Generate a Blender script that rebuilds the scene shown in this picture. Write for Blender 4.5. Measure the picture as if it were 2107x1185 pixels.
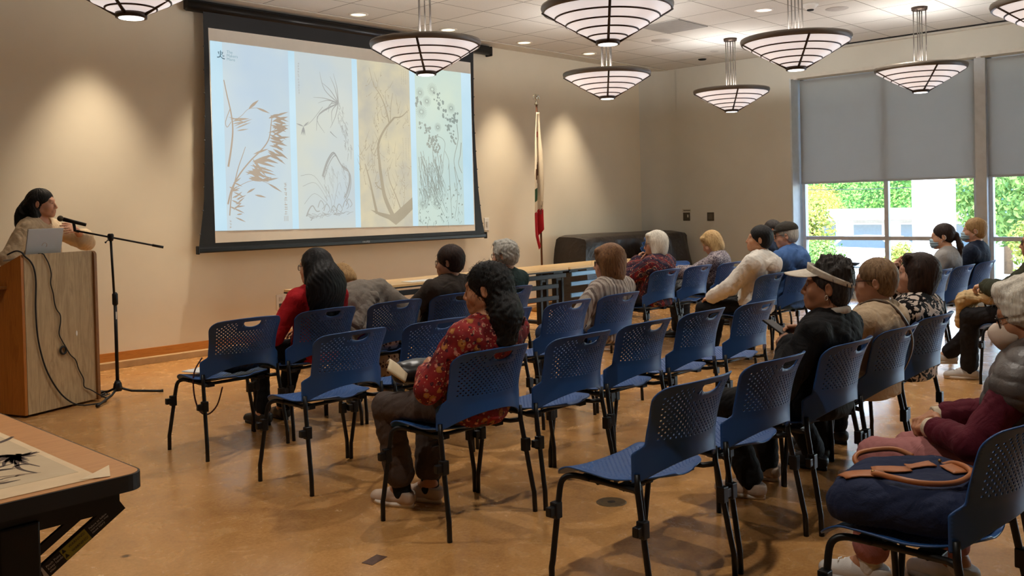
import bpy, bmesh, math, random
import numpy as np
from mathutils import Vector, Matrix

# ------------------------------------------------------------------ scene, camera, world, sun, exposure
for _o in list(bpy.data.objects):
    bpy.data.objects.remove(_o)
SC = bpy.context.scene
COL = SC.collection
PI = math.pi
random.seed(7)
RNG = np.random.default_rng(7)

CAM_H, F_PX, CY_PX = 1.44, 1885.63, 456.92
YAW, PITCH, ROLL = 0.8115395, -0.01506398, 0.02370945
cam_data = bpy.data.cameras.new('camera')
cam = bpy.data.objects.new('camera', cam_data)
COL.objects.link(cam)
cam_data.sensor_fit = 'HORIZONTAL'
cam_data.sensor_width = 36.0
cam_data.lens = 36.0 * F_PX / 2107.0
cam_data.shift_x = 0.0
cam_data.shift_y = -(592.5 - CY_PX) / 2107.0
cam_data.clip_start = 0.05
cam_data.clip_end = 400
_f = Vector((math.cos(PITCH) * math.sin(YAW), math.cos(PITCH) * math.cos(YAW), math.sin(PITCH)))
_r = Vector((math.cos(YAW), -math.sin(YAW), 0))
_d = -_r.cross(_f)
_r2 = math.cos(ROLL) * _r + math.sin(ROLL) * _d
_d2 = -math.sin(ROLL) * _r + math.cos(ROLL) * _d
_m = Matrix((_r2, -_d2, -_f)).transposed()
cam.matrix_world = Matrix.Translation((0, 0, CAM_H)) @ _m.to_4x4()
SC.camera = cam

SC.view_settings.view_transform = 'Standard'
SC.view_settings.look = 'None'
SC.view_settings.gamma = 1.0
SC.view_settings.use_curve_mapping = False
SC.view_settings.exposure = 0.58
SC.cycles.use_denoising = True
SC.cycles.max_bounces = 8
SC.cycles.diffuse_bounces = 4
SC.cycles.glossy_bounces = 4
SC.cycles.transmission_bounces = 6
SC.cycles.transparent_max_bounces = 10
SC.cycles.sample_clamp_indirect = 6.0
SC.cycles.caustics_reflective = False
SC.cycles.caustics_refractive = False

world = bpy.data.worlds.new('sky')
SC.world = world
world.use_nodes = True
_nt = world.node_tree
_sky = _nt.nodes.new('ShaderNodeTexSky')
_sky.sky_type = 'NISHITA'
_sky.sun_disc = False
_sky.sun_elevation = math.radians(48)
_sky.sun_rotation = math.radians(250)
_nt.links.new(_sky.outputs[0], _nt.nodes['Background'].inputs[0])
_nt.nodes['Background'].inputs[1].default_value = 1.35


def add_light(name, kind, loc, energy, color, **kw):
    ld = bpy.data.lights.new(name, kind)
    ld.energy = energy
    ld.color = color
    o = bpy.data.objects.new(name, ld)
    o.location = loc
    COL.objects.link(o)
    for k, v in kw.items():
        if k == 'aim':
            dv = Vector(v) - Vector(loc)
            o.rotation_euler = dv.to_track_quat('-Z', 'Y').to_euler()
        else:
            setattr(ld, k, v)
    return o


# the sun stands behind this building, high over the camera's side, and lights what is seen outdoors
add_light('sun', 'SUN', (0, 0, 30), 7.5, (1.0, 0.95, 0.86), aim=(0.62, 0.30, 30 - 0.80), angle=0.01)

# daylight through the low window openings: portals that guide the sky's light
for _y0, _y1 in ((3.9, 6.36), (1.2, 3.75), (-1.5, 1.05), (-3.9, -1.65)):
    _p = add_light('window_portal', 'AREA', (13.35, (_y0 + _y1) / 2, 0.92), 1.0, (1, 1, 1),
                   aim=(0, (_y0 + _y1) / 2, 0.92), shape='RECTANGLE', size=_y1 - _y0, size_y=1.6)
    _p.data.cycles.is_portal = True

WARM = (1.0, 0.83, 0.62)
CEIL = 3.663
# recessed downlights washing the front wall, and those over the seats: (x, y, watts, colour)
WASH = [(3.55, 8.33), (4.95, 8.33), (6.35, 8.33), (7.72, 8.33), (9.10, 8.33), (10.49, 8.33)]
for _x, _y in WASH:
    add_light('downlight_beam', 'SPOT', (_x, _y, CEIL - 0.03), 210, WARM, aim=(_x, _y + 0.05, 0),
              spot_size=math.radians(66), spot_blend=1.0, shadow_soft_size=0.07)
ROOM_DOWN = [(9.745, 5.157), (10.15, 4.0), (4.3, 1.6), (1.2, 5.0), (4.3, 5.0), (7.2, 5.0), (7.2, 2.4), (1.5, 1.6)]
for _x, _y in ROOM_DOWN:
    add_light('downlight_beam', 'SPOT', (_x, _y, CEIL - 0.03), 95, (1.0, 0.93, 0.83), aim=(_x, _y, 0),
              spot_size=math.radians(105), spot_blend=0.6, shadow_soft_size=0.05)


# ------------------------------------------------------------------ helpers: colour and materials
def lin(c):
    c = c / 255.0
    return c / 12.92 if c <= 0.04045 else ((c + 0.055) / 1.055) ** 2.4


def rgb(*c):
    if len(c) == 1:
        c = c[0]
    return tuple(lin(v) for v in c) + (1.0,)


class NT:
    """small wrapper to wire a material's nodes"""

    def __init__(self, name):
        self.m = bpy.data.materials.new(name)
        self.m.use_nodes = True
        self.t = self.m.node_tree
        self.b = self.t.nodes['Principled BSDF']
        self.out = self.t.nodes['Material Output']

    def n(self, typ, **kw):
        nd = self.t.nodes.new(typ)
        for k, v in kw.items():
            if k.startswith('i_'):
                key = k[2:]
                key = int(key) if key.isdigit() else key.replace('_', ' ')
                nd.inputs[key].default_value = v
            else:
                setattr(nd, k, v)
        return nd

    def l(self, a, b):
        self.t.links.new(a, b)

    def coords(self, kind='Object', scale=(1, 1, 1), rot=(0, 0, 0), loc=(0, 0, 0)):
        tc = self.n('ShaderNodeTexCoord')
        mp = self.n('ShaderNodeMapping')
        mp.inputs['Scale'].default_value = scale
        mp.inputs['Rotation'].default_value = rot
        mp.inputs['Location'].default_value = loc
        self.l(tc.outputs[kind], mp.inputs[0])
        return mp.outputs[0]

    def noise(self, vec, scale, detail=4, rough=0.55, dist=0.0):
        nd = self.n('ShaderNodeTexNoise')
        nd.inputs['Scale'].default_value = scale
        nd.inputs['Detail'].default_value = detail
        nd.inputs['Roughness'].default_value = rough
        nd.inputs['Distortion'].default_value = dist
        if vec is not None:
            self.l(vec, nd.inputs['Vector'])
        return nd.outputs['Fac']

    def ramp(self, fac, stops, interp='LINEAR'):
        r = self.n('ShaderNodeValToRGB')
        r.color_ramp.interpolation = interp
        e = r.color_ramp.elements
        while len(e) > 1:
            e.remove(e[0])
        e[0].position = stops[0][0]
        e[0].color = stops[0][1]
        for p, c in stops[1:]:
            x = e.new(p)
            x.color = c
        self.l(fac, r.inputs[0])
        return r.outputs[0]

    def mix(self, fac, a, b, mode='MIX'):
        nd = self.n('ShaderNodeMix', data_type='RGBA', blend_type=mode)
        for s, v in ((0, fac), (6, a), (7, b)):
            if hasattr(v, 'links') or hasattr(v, 'is_output'):
                self.l(v, nd.inputs[s])
            else:
                nd.inputs[s].default_value = v
        return nd.outputs[2]

    def math(self, op, a, b=0.0):
        nd = self.n('ShaderNodeMath', operation=op)
        for s, v in ((0, a), (1, b)):
            if hasattr(v, 'is_output'):
                self.l(v, nd.inputs[s])
            else:
                nd.inputs[s].default_value = v
        return nd.outputs[0]

    def bump(self, h, strength=0.2, dist=0.01):
        nd = self.n('ShaderNodeBump')
        nd.inputs['Strength'].default_value = strength
        nd.inputs['Distance'].default_value = dist
        self.l(h, nd.inputs['Height'])
        self.l(nd.outputs[0], self.b.inputs['Normal'])

    def color(self, c):
        if hasattr(c, 'is_output'):
            self.l(c, self.b.inputs['Base Color'])
        else:
            self.b.inputs['Base Color'].default_value = c

    def set(self, rough=0.5, metal=0.0, spec=0.5, **kw):
        self.b.inputs['Roughness'].default_value = rough
        self.b.inputs['Metallic'].default_value = metal
        self.b.inputs['Specular IOR Level'].default_value = spec
        for k, v in kw.items():
            self.b.inputs[k.replace('_', ' ')].default_value = v


_MATS = {}


def M(name, col=(200, 200, 200), rough=0.5, metal=0.0, spec=0.4, var=0.06, scale=12.0, bump=0.0, bscale=60.0, stretch=(1, 1, 1), sheen=0.0):
    """plain material with a soft procedural variation of its own colour"""
    if name in _MATS:
        return _MATS[name]
    t = NT(name)
    v = t.coords('Object', stretch)
    a = tuple(max(0, c * (1 - var)) for c in rgb(col)[:3]) + (1,)
    b = tuple(min(1, c * (1 + var)) for c in rgb(col)[:3]) + (1,)
    t.color(t.ramp(t.noise(v, scale), [(0.3, a), (0.7, b)]))
    t.set(rough, metal, spec)
    if sheen:
        t.b.inputs['Sheen Weight'].default_value = sheen
    if bump:
        t.bump(t.noise(v, bscale, 3), bump, 0.004)
    _MATS[name] = t.m
    return t.m


def emit(name, col, strength, base=None):
    if name in _MATS:
        return _MATS[name]
    t = NT(name)
    t.color(rgb(base or col))
    t.b.inputs['Emission Color'].default_value = rgb(col)
    t.b.inputs['Emission Strength'].default_value = strength
    t.set(0.5)
    _MATS[name] = t.m
    return t.m


# ------------------------------------------------------------------ helpers: objects and tags
def tag(o, label=None, cat=None, group=None, kind=None):
    if label:
        o['label'] = label
    if cat:
        o['category'] = cat
    if group:
        o['group'] = group
    if kind:
        o['kind'] = kind
    return o


def empty(name, loc=(0, 0, 0), rz=0.0):
    o = bpy.data.objects.new(name, None)
    o.empty_display_size = 0.1
    o.location = loc
    o.rotation_euler = (0, 0, rz)
    COL.objects.link(o)
    return o


def kids(o):
    return [c for c in o.children]


def copy_tree(o, parent=None):
    c = o.copy()
    COL.objects.link(c)
    if parent is not None:
        c.parent = parent
    for ch in kids(o):
        copy_tree(ch, c)
    return c


def link_mesh(name, me, mats, parent=None, smooth=True):
    if not isinstance(mats, (list, tuple)):
        mats = [mats]
    for m in mats:
        me.materials.append(m)
    if smooth and len(me.polygons):
        me.polygons.foreach_set('use_smooth', [True] * len(me.polygons))
    o = bpy.data.objects.new(name, me)
    COL.objects.link(o)
    if parent is not None:
        o.parent = parent
    return o


class MB:
    """collects shapes; build() links them as ONE mesh object"""

    def __init__(self):
        self.v, self.f, self.mi, self.sm = [], [], [], []
        self.cur = 0

    def add(self, verts, faces, smooth=False):
        b = len(self.v)
        self.v.extend([tuple(p) for p in verts])
        for f in faces:
            self.f.append(tuple(b + i for i in f))
            self.mi.append(self.cur)
            self.sm.append(smooth)
        return self

    def box(self, c, s, rot=None, bev=0.0):
        hx, hy, hz = s[0] / 2, s[1] / 2, s[2] / 2
        if bev <= 0:
            vs = [Vector((x, y, z)) for x in (-hx, hx) for y in (-hy, hy) for z in (-hz, hz)]
            fs = [(0, 1, 3, 2), (4, 6, 7, 5), (0, 4, 5, 1), (2, 3, 7, 6), (0, 2, 6, 4), (1, 5, 7, 3)]
            sm = False
        else:
            bm = bmesh.new()
            bmesh.ops.create_cube(bm, size=1.0)
            for v in bm.verts:
                v.co = Vector((v.co.x * s[0], v.co.y * s[1], v.co.z * s[2]))
            bmesh.ops.bevel(bm, geom=list(bm.edges), offset=min(bev, min(s) * 0.49), segments=2, profile=0.5, affect='EDGES')
            bm.verts.index_update()
            vs = [v.co.copy() for v in bm.verts]
            fs = [tuple(v.index for v in f.verts) for f in bm.faces]
            bm.free()
            sm = False
        if rot is not None:
            R = rot if isinstance(rot, Matrix) else Matrix.Rotation(rot, 3, 'Z')
            vs = [R @ v for v in vs]
        cc = Vector(c)
        self.add([v + cc for v in vs], fs, sm)
        return self

    def tube(self, pts, r, n=10, caps=True, closed=False, flat=None, smooth=True):
        """sweep a circle (or an ellipse: flat=(vector, factor)) along points; r a number or a list"""
        P = [Vector(p) for p in pts]
        N = len(P)
        rs = r if isinstance(r, (list, tuple)) else [r] * N
        rings = []
        up = None
        for i in range(N):
            if closed:
                t = (P[(i + 1) % N] - P[i - 1])
            else:
                t = P[min(i + 1, N - 1)] - P[max(i - 1, 0)]
            if t.length < 1e-9:
                t = Vector((0, 0, 1))
            t.normalize()
            if up is None:
                a = Vector((0, 0, 1)) if abs(t.z) < 0.9 else Vector((1, 0, 0))
                up = (a - t * a.dot(t)).normalized()
            else:
                up = up - t * up.dot(t)
                if up.length < 1e-6:
                    up = t.orthogonal()
                up.normalize()
            sd = t.cross(up)
            ring = []
            for k in range(n):
                a = 2 * PI * k / n
                o = (up * math.cos(a) + sd * math.sin(a)) * rs[i]
                if flat is not None:
                    fv = Vector(flat[0])
                    o = o + fv * (o.dot(fv)) * (flat[1] - 1)
                ring.append(P[i] + o)
            rings.append(ring)
        vs = [p for ring in rings for p in ring]
        fs = []
        m = N if closed else N - 1
        for i in range(m):
            a, b = i * n, ((i + 1) % N) * n
            for k in range(n):
                fs.append((a + k, a + (k + 1) % n, b + (k + 1) % n, b + k))
        if caps and not closed:
            fs.append(tuple(reversed(range(n))))
            fs.append(tuple((N - 1) * n + k for k in range(n)))
        self.add(vs, fs, smooth)
        return self

    def lathe(self, prof, c=(0, 0, 0), n=32, R=None, smooth=True, cap=True):
        """profile of (radius, z) turned about the z axis"""
        vs, fs = [], []
        for (r, z) in prof:
            for k in range(n):
                a = 2 * PI * k / n
                vs.append(Vector((r * math.cos(a), r * math.sin(a), z)))
        for i in range(len(prof) - 1):
            for k in range(n):
                a, b = i * n, (i + 1) * n
                fs.append((a + k, a + (k + 1) % n, b + (k + 1) % n, b + k))
        if cap:
            if prof[0][0] > 1e-6:
                fs.append(tuple(reversed(range(n))))
            if prof[-1][0] > 1e-6:
                fs.append(tuple((len(prof) - 1) * n + k for k in range(n)))
        if R is not None:
            vs = [R @ v for v in vs]
        cc = Vector(c)
        self.add([v + cc for v in vs], fs, smooth)
        return self

    def prism(self, outline, d0, d1, axis='z', smooth=False):
        """extrude a 2-D outline between d0 and d1 along an axis; the outline lies in the other two axes"""
        def p3(u, v, d):
            return (u, v, d) if axis == 'z' else ((u, d, v) if axis == 'y' else (d, u, v))
        n = len(outline)
        vs = [p3(u, v, d0) for u, v in outline] + [p3(u, v, d1) for u, v in outline]
        fs = [tuple(reversed(range(n))), tuple(range(n, 2 * n))]
        fs += [(i, (i + 1) % n, n + (i + 1) % n, n + i) for i in range(n)]
        self.add(vs, fs, smooth)
        return self

    def grid(self, fn, nu, nv, smooth=True):
        vs = [fn(i / nu, j / nv) for j in range(nv + 1) for i in range(nu + 1)]
        fs = [(j * (nu + 1) + i, j * (nu + 1) + i + 1, (j + 1) * (nu + 1) + i + 1, (j + 1) * (nu + 1) + i) for j in range(nv) for i in range(nu)]
        self.add(vs, fs, smooth)
        return self

    def ball(self, c, r, n=12, m=8, R=None):
        rx, ry, rz = r if isinstance(r, (list, tuple)) else (r, r, r)
        vs = [Vector((0, 0, -rz))]
        for j in range(1, m):
            t = -PI / 2 + PI * j / m
            for k in range(n):
                a = 2 * PI * k / n
                vs.append(Vector((rx * math.cos(t) * math.cos(a), ry * math.cos(t) * math.sin(a), rz * math.sin(t))))
        vs.append(Vector((0, 0, rz)))
        fs = [(0, 1 + (k + 1) % n, 1 + k) for k in range(n)]
        for j in range(m - 2):
            a, b = 1 + j * n, 1 + (j + 1) * n
            fs += [(a + k, a + (k + 1) % n, b + (k + 1) % n, b + k) for k in range(n)]
        top = len(vs) - 1
        a = 1 + (m - 2) * n
        fs += [(a + k, a + (k + 1) % n, top) for k in range(n)]
        if R is not None:
            vs = [R @ v for v in vs]
        cc = Vector(c)
        self.add([v + cc for v in vs], fs, True)
        return self

    def build(self, name, mats, parent=None, loc=None, solid=0.0, fixn=True):
        me = bpy.data.meshes.new(name)
        me.from_pydata(self.v, [], self.f)
        if not isinstance(mats, (list, tuple)):
            mats = [mats]
        for m in mats:
            me.materials.append(m)
        me.polygons.foreach_set('material_index', self.mi)
        me.polygons.foreach_set('use_smooth', self.sm)
        if fixn:
            bm = bmesh.new()
            bm.from_mesh(me)
            bmesh.ops.recalc_face_normals(bm, faces=bm.faces)
            bm.to_mesh(me)
            bm.free()
        me.update()
        o = bpy.data.objects.new(name, me)
        COL.objects.link(o)
        if parent is not None:
            o.parent = parent
        if loc is not None:
            o.location = loc
        return o


def bake_solidify(o, thick, offset=0.0):
    """give a sheet a real thickness and keep the result as plain mesh data"""
    md = o.modifiers.new('solid', 'SOLIDIFY')
    md.thickness = thick
    md.offset = offset
    dg = bpy.context.evaluated_depsgraph_get()
    dg.update()
    me = bpy.data.meshes.new_from_object(o.evaluated_get(dg))
    o.modifiers.clear()
    old = o.data
    o.data = me
    bpy.data.meshes.remove(old)
    return o


def text_mesh(name, s, size, mat, parent, M4, extrude=0.0006, align='LEFT', space=1.0):
    """lettering as a thin solid mesh"""
    cu = bpy.data.curves.new(name, 'FONT')
    cu.body = s
    cu.size = size
    cu.extrude = extrude
    cu.align_x = align
    cu.space_line = space
    t = bpy.data.objects.new(name + '_tmp', cu)
    COL.objects.link(t)
    dg = bpy.context.evaluated_depsgraph_get()
    dg.update()
    me = bpy.data.meshes.new_from_object(t.evaluated_get(dg))
    bpy.data.objects.remove(t)
    bpy.data.curves.remove(cu)
    me.transform(M4)
    me.materials.clear()
    me.name = name
    return link_mesh(name, me, mat, parent, smooth=False)


def frame(o, x, y):
    """4x4 matrix from an origin, an x direction (reading) and a y direction (up)"""
    x = Vector(x).normalized()
    y = Vector(y)
    y = (y - x * y.dot(x)).normalized()
    z = x.cross(y)
    return Matrix.Translation(Vector(o)) @ Matrix((x, y, z)).transposed().to_4x4()


def spline(pts, n=8):
    """Catmull-Rom through points"""
    P = [Vector(p) for p in pts]
    out = []
    for i in range(len(P) - 1):
        p0, p1, p2, p3 = P[max(i - 1, 0)], P[i], P[i + 1], P[min(i + 2, len(P) - 1)]
        for k in range(n):
            t = k / n
            out.append(0.5 * ((2 * p1) + (p2 - p0) * t + (2 * p0 - 5 * p1 + 4 * p2 - p3) * t * t + (3 * p1 - p0 - 3 * p2 + p3) * t ** 3))
    out.append(P[-1])
    return out

# ------------------------------------------------------------------ the room
YW, YC = 8.844, 8.754          # front wall face, front of the kerb under it
XC = 12.42                     # where the front wall turns
XR, XG = 12.85, 13.15          # side wall face, window plane
X0, Y0 = -4.5, -4.2            # the two walls behind the camera


def mat_floor():
    t = NT('stained_concrete')
    v = t.coords('Object')
    big = t.noise(v, 0.9, 6, 0.6, 0.6)
    mid = t.noise(v, 5.0, 6, 0.65, 1.2)
    fine = t.noise(v, 60.0, 4, 0.7)
    v2 = t.coords('Object', (1.0, 4.5, 1), (0, 0, 0.25))
    streak = t.noise(v2, 3.2, 6, 0.7, 1.5)
    c = t.ramp(big, [(0.30, rgb(152, 106, 58)), (0.5, rgb(182, 132, 76)), (0.70, rgb(198, 150, 92))])
    c = t.mix(0.45, c, t.ramp(mid, [(0.3, rgb(134, 90, 48)), (0.5, rgb(182, 130, 74)), (0.72, rgb(206, 162, 104))]))
    c = t.mix(t.ramp(streak, [(0.62, (0, 0, 0, 1)), (0.80, (0.55, 0.55, 0.55, 1))]), c, rgb(104, 64, 34))
    c = t.mix(0.25, c, t.ramp(fine, [(0.3, rgb(110, 70, 36)), (0.7, rgb(222, 172, 110))]))
    vor = t.n('ShaderNodeTexVoronoi', feature='F1')
    vor.inputs['Scale'].default_value = 1.6
    t.l(v, vor.inputs['Vector'])
    spots = t.ramp(vor.outputs['Distance'], [(0.020, (1, 1, 1, 1)), (0.045, (0, 0, 0, 1))])
    c = t.mix(spots, c, rgb(62, 38, 22))
    t.color(c)
    r = t.ramp(mid, [(0.3, (0.16, 0.16, 0.16, 1)), (0.75, (0.34, 0.34, 0.34, 1))])
    t.set(0.25, 0, 0.5)
    t.l(r, t.b.inputs['Roughness'])
    t.bump(t.mix(0.5, mid, big), 0.05, 0.01)
    return t.m


def mat_wall(name, c):
    t = NT(name)
    v = t.coords('Object')
    a = rgb(c)
    b = tuple(x * 0.94 for x in a[:3]) + (1,)
    t.color(t.ramp(t.noise(v, 1.3, 4), [(0.35, a), (0.7, b)]))
    t.set(0.75, 0, 0.25)
    t.bump(t.noise(v, 220, 2), 0.06, 0.002)
    return t.m


def mat_tiles():
    t = NT('ceiling_tiles')
    v = t.coords('Object', (1 / 0.685, 1 / 0.6175, 1), (0, 0, 0), (0.302, 0.142, 0))
    br = t.n('ShaderNodeTexBrick', offset=0.0, squash=1.0)
    br.inputs['Scale'].default_value = 1.0
    br.inputs['Mortar Size'].default_value = 0.012
    br.inputs['Mortar Smooth'].default_value = 0.3
    br.inputs['Bias'].default_value = 0.0
    br.inputs['Brick Width'].default_value = 1.0
    br.inputs['Row Height'].default_value = 1.0
    br.inputs['Color1'].default_value = rgb(222, 220, 214)
    br.inputs['Color2'].default_value = rgb(214, 212, 206)
    br.inputs['Mortar'].default_value = rgb(140, 137, 130)
    t.l(v, br.inputs['Vector'])
    vo = t.coords('Object')
    sp = t.noise(vo, 90, 2, 0.8)
    c = t.mix(0.5, br.outputs['Color'], t.ramp(sp, [(0.36, rgb(150, 146, 138)), (0.46, rgb(212, 208, 200))]), 'MULTIPLY')
    c = t.mix(0.35, br.outputs['Color'], c)
    t.color(c)
    t.set(0.85, 0, 0.2)
    inv = t.math('SUBTRACT', 1.0, br.outputs['Fac'])
    t.bump(inv, 0.35, 0.006)
    return t.m


def mat_wood(name, c0, c1, sc=1.0, axis=(9, 9, 0.8), rough=0.45, coord='Object'):
    t = NT(name)
    v = t.coords(coord, tuple(a * sc for a in axis))
    n1 = t.noise(v, 2.2, 5, 0.6, 1.6)
    n2 = t.noise(v, 14, 4, 0.7, 0.4)
    c = t.ramp(n1, [(0.32, rgb(c0)), (0.52, rgb(c1)), (0.60, rgb(c0)), (0.72, rgb(c1))])
    c = t.mix(0.35, c, t.ramp(n2, [(0.35, rgb(c0)), (0.65, rgb(c1))]))
    t.color(c)
    t.set(rough, 0, 0.4)
    t.bump(n2, 0.05, 0.002)
    return t.m


wall_cream = mat_wall('wall_paint', (224, 215, 194))
wall_far = mat_wall('side_wall_light_tint', (208, 206, 194))  # dimmer, cooler light on this side is put into the wall colour
trim_paint = M('white_trim', (206, 202, 190), 0.6)
alu = M('window_aluminium', (196, 202, 206), 0.5, 0.1)
dark_gap = M('dark_gap', (16, 15, 15), 0.8)

SS = {}


def struct(name, mb, m):
    o = mb.build(name, m)
    tag(o, kind='structure')
    SS[name] = o
    return o


struct('floor', MB().box(((X0 + 13.6) / 2, (Y0 + YW + 0.2) / 2, -0.1), (13.6 - X0, YW + 0.2 - Y0, 0.2)), mat_floor())
struct('ceiling', MB().box(((X0 + 13.3) / 2, (Y0 + YW + 0.2) / 2, CEIL + 0.1), (13.3 - X0, YW + 0.2 - Y0, 0.2)), mat_tiles())
struct('wall_front', MB().box(((X0 + XC) / 2, YW + 0.1, CEIL / 2), (XC - X0, 0.2, CEIL)), wall_cream)
# the wall turns a shallow corner before it meets the side wall
_cv = [(XC, YW), (12.56, 8.822), (12.68, 8.775), (12.77, 8.70), (12.83, 8.60), (12.85, 8.50), (12.85, 8.40)]
_mb = MB()
_mb.add([(x, y, z) for z in (0, CEIL) for x, y in _cv], [(i, i + 1, i + 8, i + 7) for i in range(6)], True)
_mb.prism([(13.0, 8.4), (13.3, 8.4), (13.3, 9.05), (XC, 9.05), (XC, 8.95), (12.95, 8.95)], 0, CEIL)
struct('wall_corner', _mb, wall_far)
sw = MB()
sw.box((XR + 0.185, (6.39 + 8.42) / 2, CEIL / 2), (0.37, 8.42 - 6.39, CEIL))
struct('wall_right', sw, wall_far)
struct('wall_over_windows', MB().box((XR + 0.25, (Y0 + 6.39) / 2, (3.27 + CEIL) / 2), (0.5, 6.39 - Y0, CEIL - 3.27)), wall_far)
struct('wall_back', MB().box(((X0 + 13.4) / 2, Y0 - 0.1, CEIL / 2), (13.4 - X0, 0.2, CEIL)), wall_cream)
struct('wall_left', MB().box((X0 - 0.1, (Y0 + YW) / 2, CEIL / 2), (0.2, YW - Y0 + 0.4, CEIL)), wall_cream)
# plain border of the ceiling along the front wall and the shadow gap along the side wall
struct('trim_1', MB().box(((X0 + 12.9) / 2, (8.56 + YW) / 2, CEIL - 0.004), (12.9 - X0, YW - 8.56, 0.012)), trim_paint)
struct('trim_2', MB().box((12.745, (Y0 + 5.55) / 2, CEIL - 0.006), (0.05, 5.55 - Y0, 0.014)), dark_gap)
struct('trim_3', MB().box((12.81, (Y0 + 6.3) / 2, CEIL - 0.02), (0.08, 6.3 - Y0, 0.04)), trim_paint)
struct('trim_4', MB().box((XR + 0.02, (Y0 + 6.39) / 2, 3.29), (0.06, 6.39 - Y0, 0.05)), trim_paint)
# stepped base of the front wall: wood board above a concrete kerb with a light ledge
struct('baseboard_front', MB().box(((X0 + XC) / 2, YW - 0.008, 0.105), (XC - X0, 0.016, 0.082)), mat_wood('base_board_wood', (172, 106, 40), (196, 128, 56), 1, (0.8, 9, 9)))
struct('baseboard_kerb', MB().box(((X0 + XC) / 2, (YC + YW) / 2, 0.032), (XC - X0, YW - YC, 0.064), bev=0.004), M('kerb_concrete', (178, 146, 104), 0.6, var=0.15, scale=9))
struct('baseboard_right', MB().box((XR - 0.008, 7.5, 0.06), (0.016, 2.2, 0.12)), mat_wood('base_board_wood_side', (150, 96, 42), (176, 116, 56), 1, (9, 0.8, 9)))

# ------------------------------------------------------------------ windows with half drawn roller shades
glass = NT('window_glass')
glass.b.inputs['Base Color'].default_value = (0.93, 0.98, 0.98, 1)
glass.set(0.0, 0, 0.5)
glass.b.inputs['Transmission Weight'].default_value = 1.0
glass.b.inputs['IOR'].default_value = 1.0
glass.b.inputs['Alpha'].default_value = 0.25
glass = glass.m
t = NT('shade_fabric')
_v = t.coords('Object')
_c = t.ramp(t.noise(_v, 4), [(0.3, rgb(176, 180, 181)), (0.7, rgb(180, 184, 185))])
t.color(_c)
t.set(0.8, 0, 0.2)
_tr = t.n('ShaderNodeBsdfTranslucent')
_tr.inputs[0].default_value = rgb(220, 215, 206)
_mx = t.n('ShaderNodeMixShader')
_mx.inputs[0].default_value = 0.33
t.l(t.b.outputs[0], _mx.inputs[1])
t.l(_tr.outputs[0], _mx.inputs[2])
t.l(_mx.outputs[0], t.out.inputs[0])
shade_fab = t.m
ZS = 1.70
BAYS = [(3.89, 6.365), (1.28, 3.755), (-1.33, 1.145), (-3.94, -1.465)]
struct('window_jamb', MB().box(((XR + 13.21) / 2, 6.40, 1.64), (13.21 - XR + 0.002, 0.028, 3.28), bev=0.002), M('jamb_paint', (196, 204, 206), 0.5))
SHADE_LABEL = ['wide grey roller shade beside the window jamb, half drawn', 'grey roller shade right of the wide post, half drawn']
for i, (a, b) in enumerate(BAYS):
    w = MB()
    g = 0.05
    # outer frame
    w.box((XG, a + g / 2, 1.64), (0.09, g, 3.28)).box((XG, b - g / 2, 1.64), (0.09, g, 3.28))
    w.box((XG, (a + b) / 2, 0.07), (0.10, b - a, 0.14)).box((XG, (a + b) / 2, 3.25), (0.09, b - a, 0.06))
    w.box((XG, (a + b) / 2, 0.885), (0.06, b - a, 0.055))
    mid = (a + b) / 2 - 0.02
    w.box((XG + 0.002, mid, 1.64), (0.07, 0.06, 3.2))
    o = struct('window_%d' % (i + 1), w, alu)
    gl = MB().box((XG + 0.01, (a + b) / 2, 1.64), (0.006, b - a - 0.06, 3.2)).build('glass', glass, o)
    if i < 2:
        s = empty('roller_shade', (XG - 0.07, (a + b) / 2, ZS))
        tag(s, SHADE_LABEL[i], 'roller shade', 'grey roller shades in the windows')
        MB().box((0, 0, (3.24 - ZS) / 2 + 0.015), (0.006, b - a - 0.01, 3.24 - ZS)).build('fabric', shade_fab, s)
        MB().box((0, 0, 0.012), (0.022, b - a - 0.01, 0.03), bev=0.004).build('hem_bar', M('hem_bar_metal', (176, 184, 190), 0.4, 0.3), s)
    else:
        MB().box((XG - 0.07, (a + b) / 2, (3.24 + 2.4) / 2), (0.006, b - a - 0.01, 3.24 - 2.4)).build('roller_shade_fabric', shade_fab, o)
for k, y in enumerate((3.822, 1.2125, -1.3975)):
    struct('window_post_%d' % (k + 1), MB().box((XG - 0.02, y, 1.64), (0.22, 0.138, 3.28), bev=0.003), M('post_paint', (196, 202, 206), 0.55))
for k, y in enumerate((6.36, 3.82)):
    lt = MB().lathe([(0.03, 0), (0.03, -0.012), (0.02, -0.014)], (XR - 0.03 + 0.06, y - 0.03, 3.266), 16).build('guide_stud', M('stud_white', (240, 240, 240), 0.4))
    tag(lt, ['small white stud above the window jamb', 'small white stud above the wide window post'][k], 'stud')

# ------------------------------------------------------------------ outdoors


def gz(x):
    """the ground outside falls away gently from the window"""
    return -0.60 - (x - 16.2) * 0.0372



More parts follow.
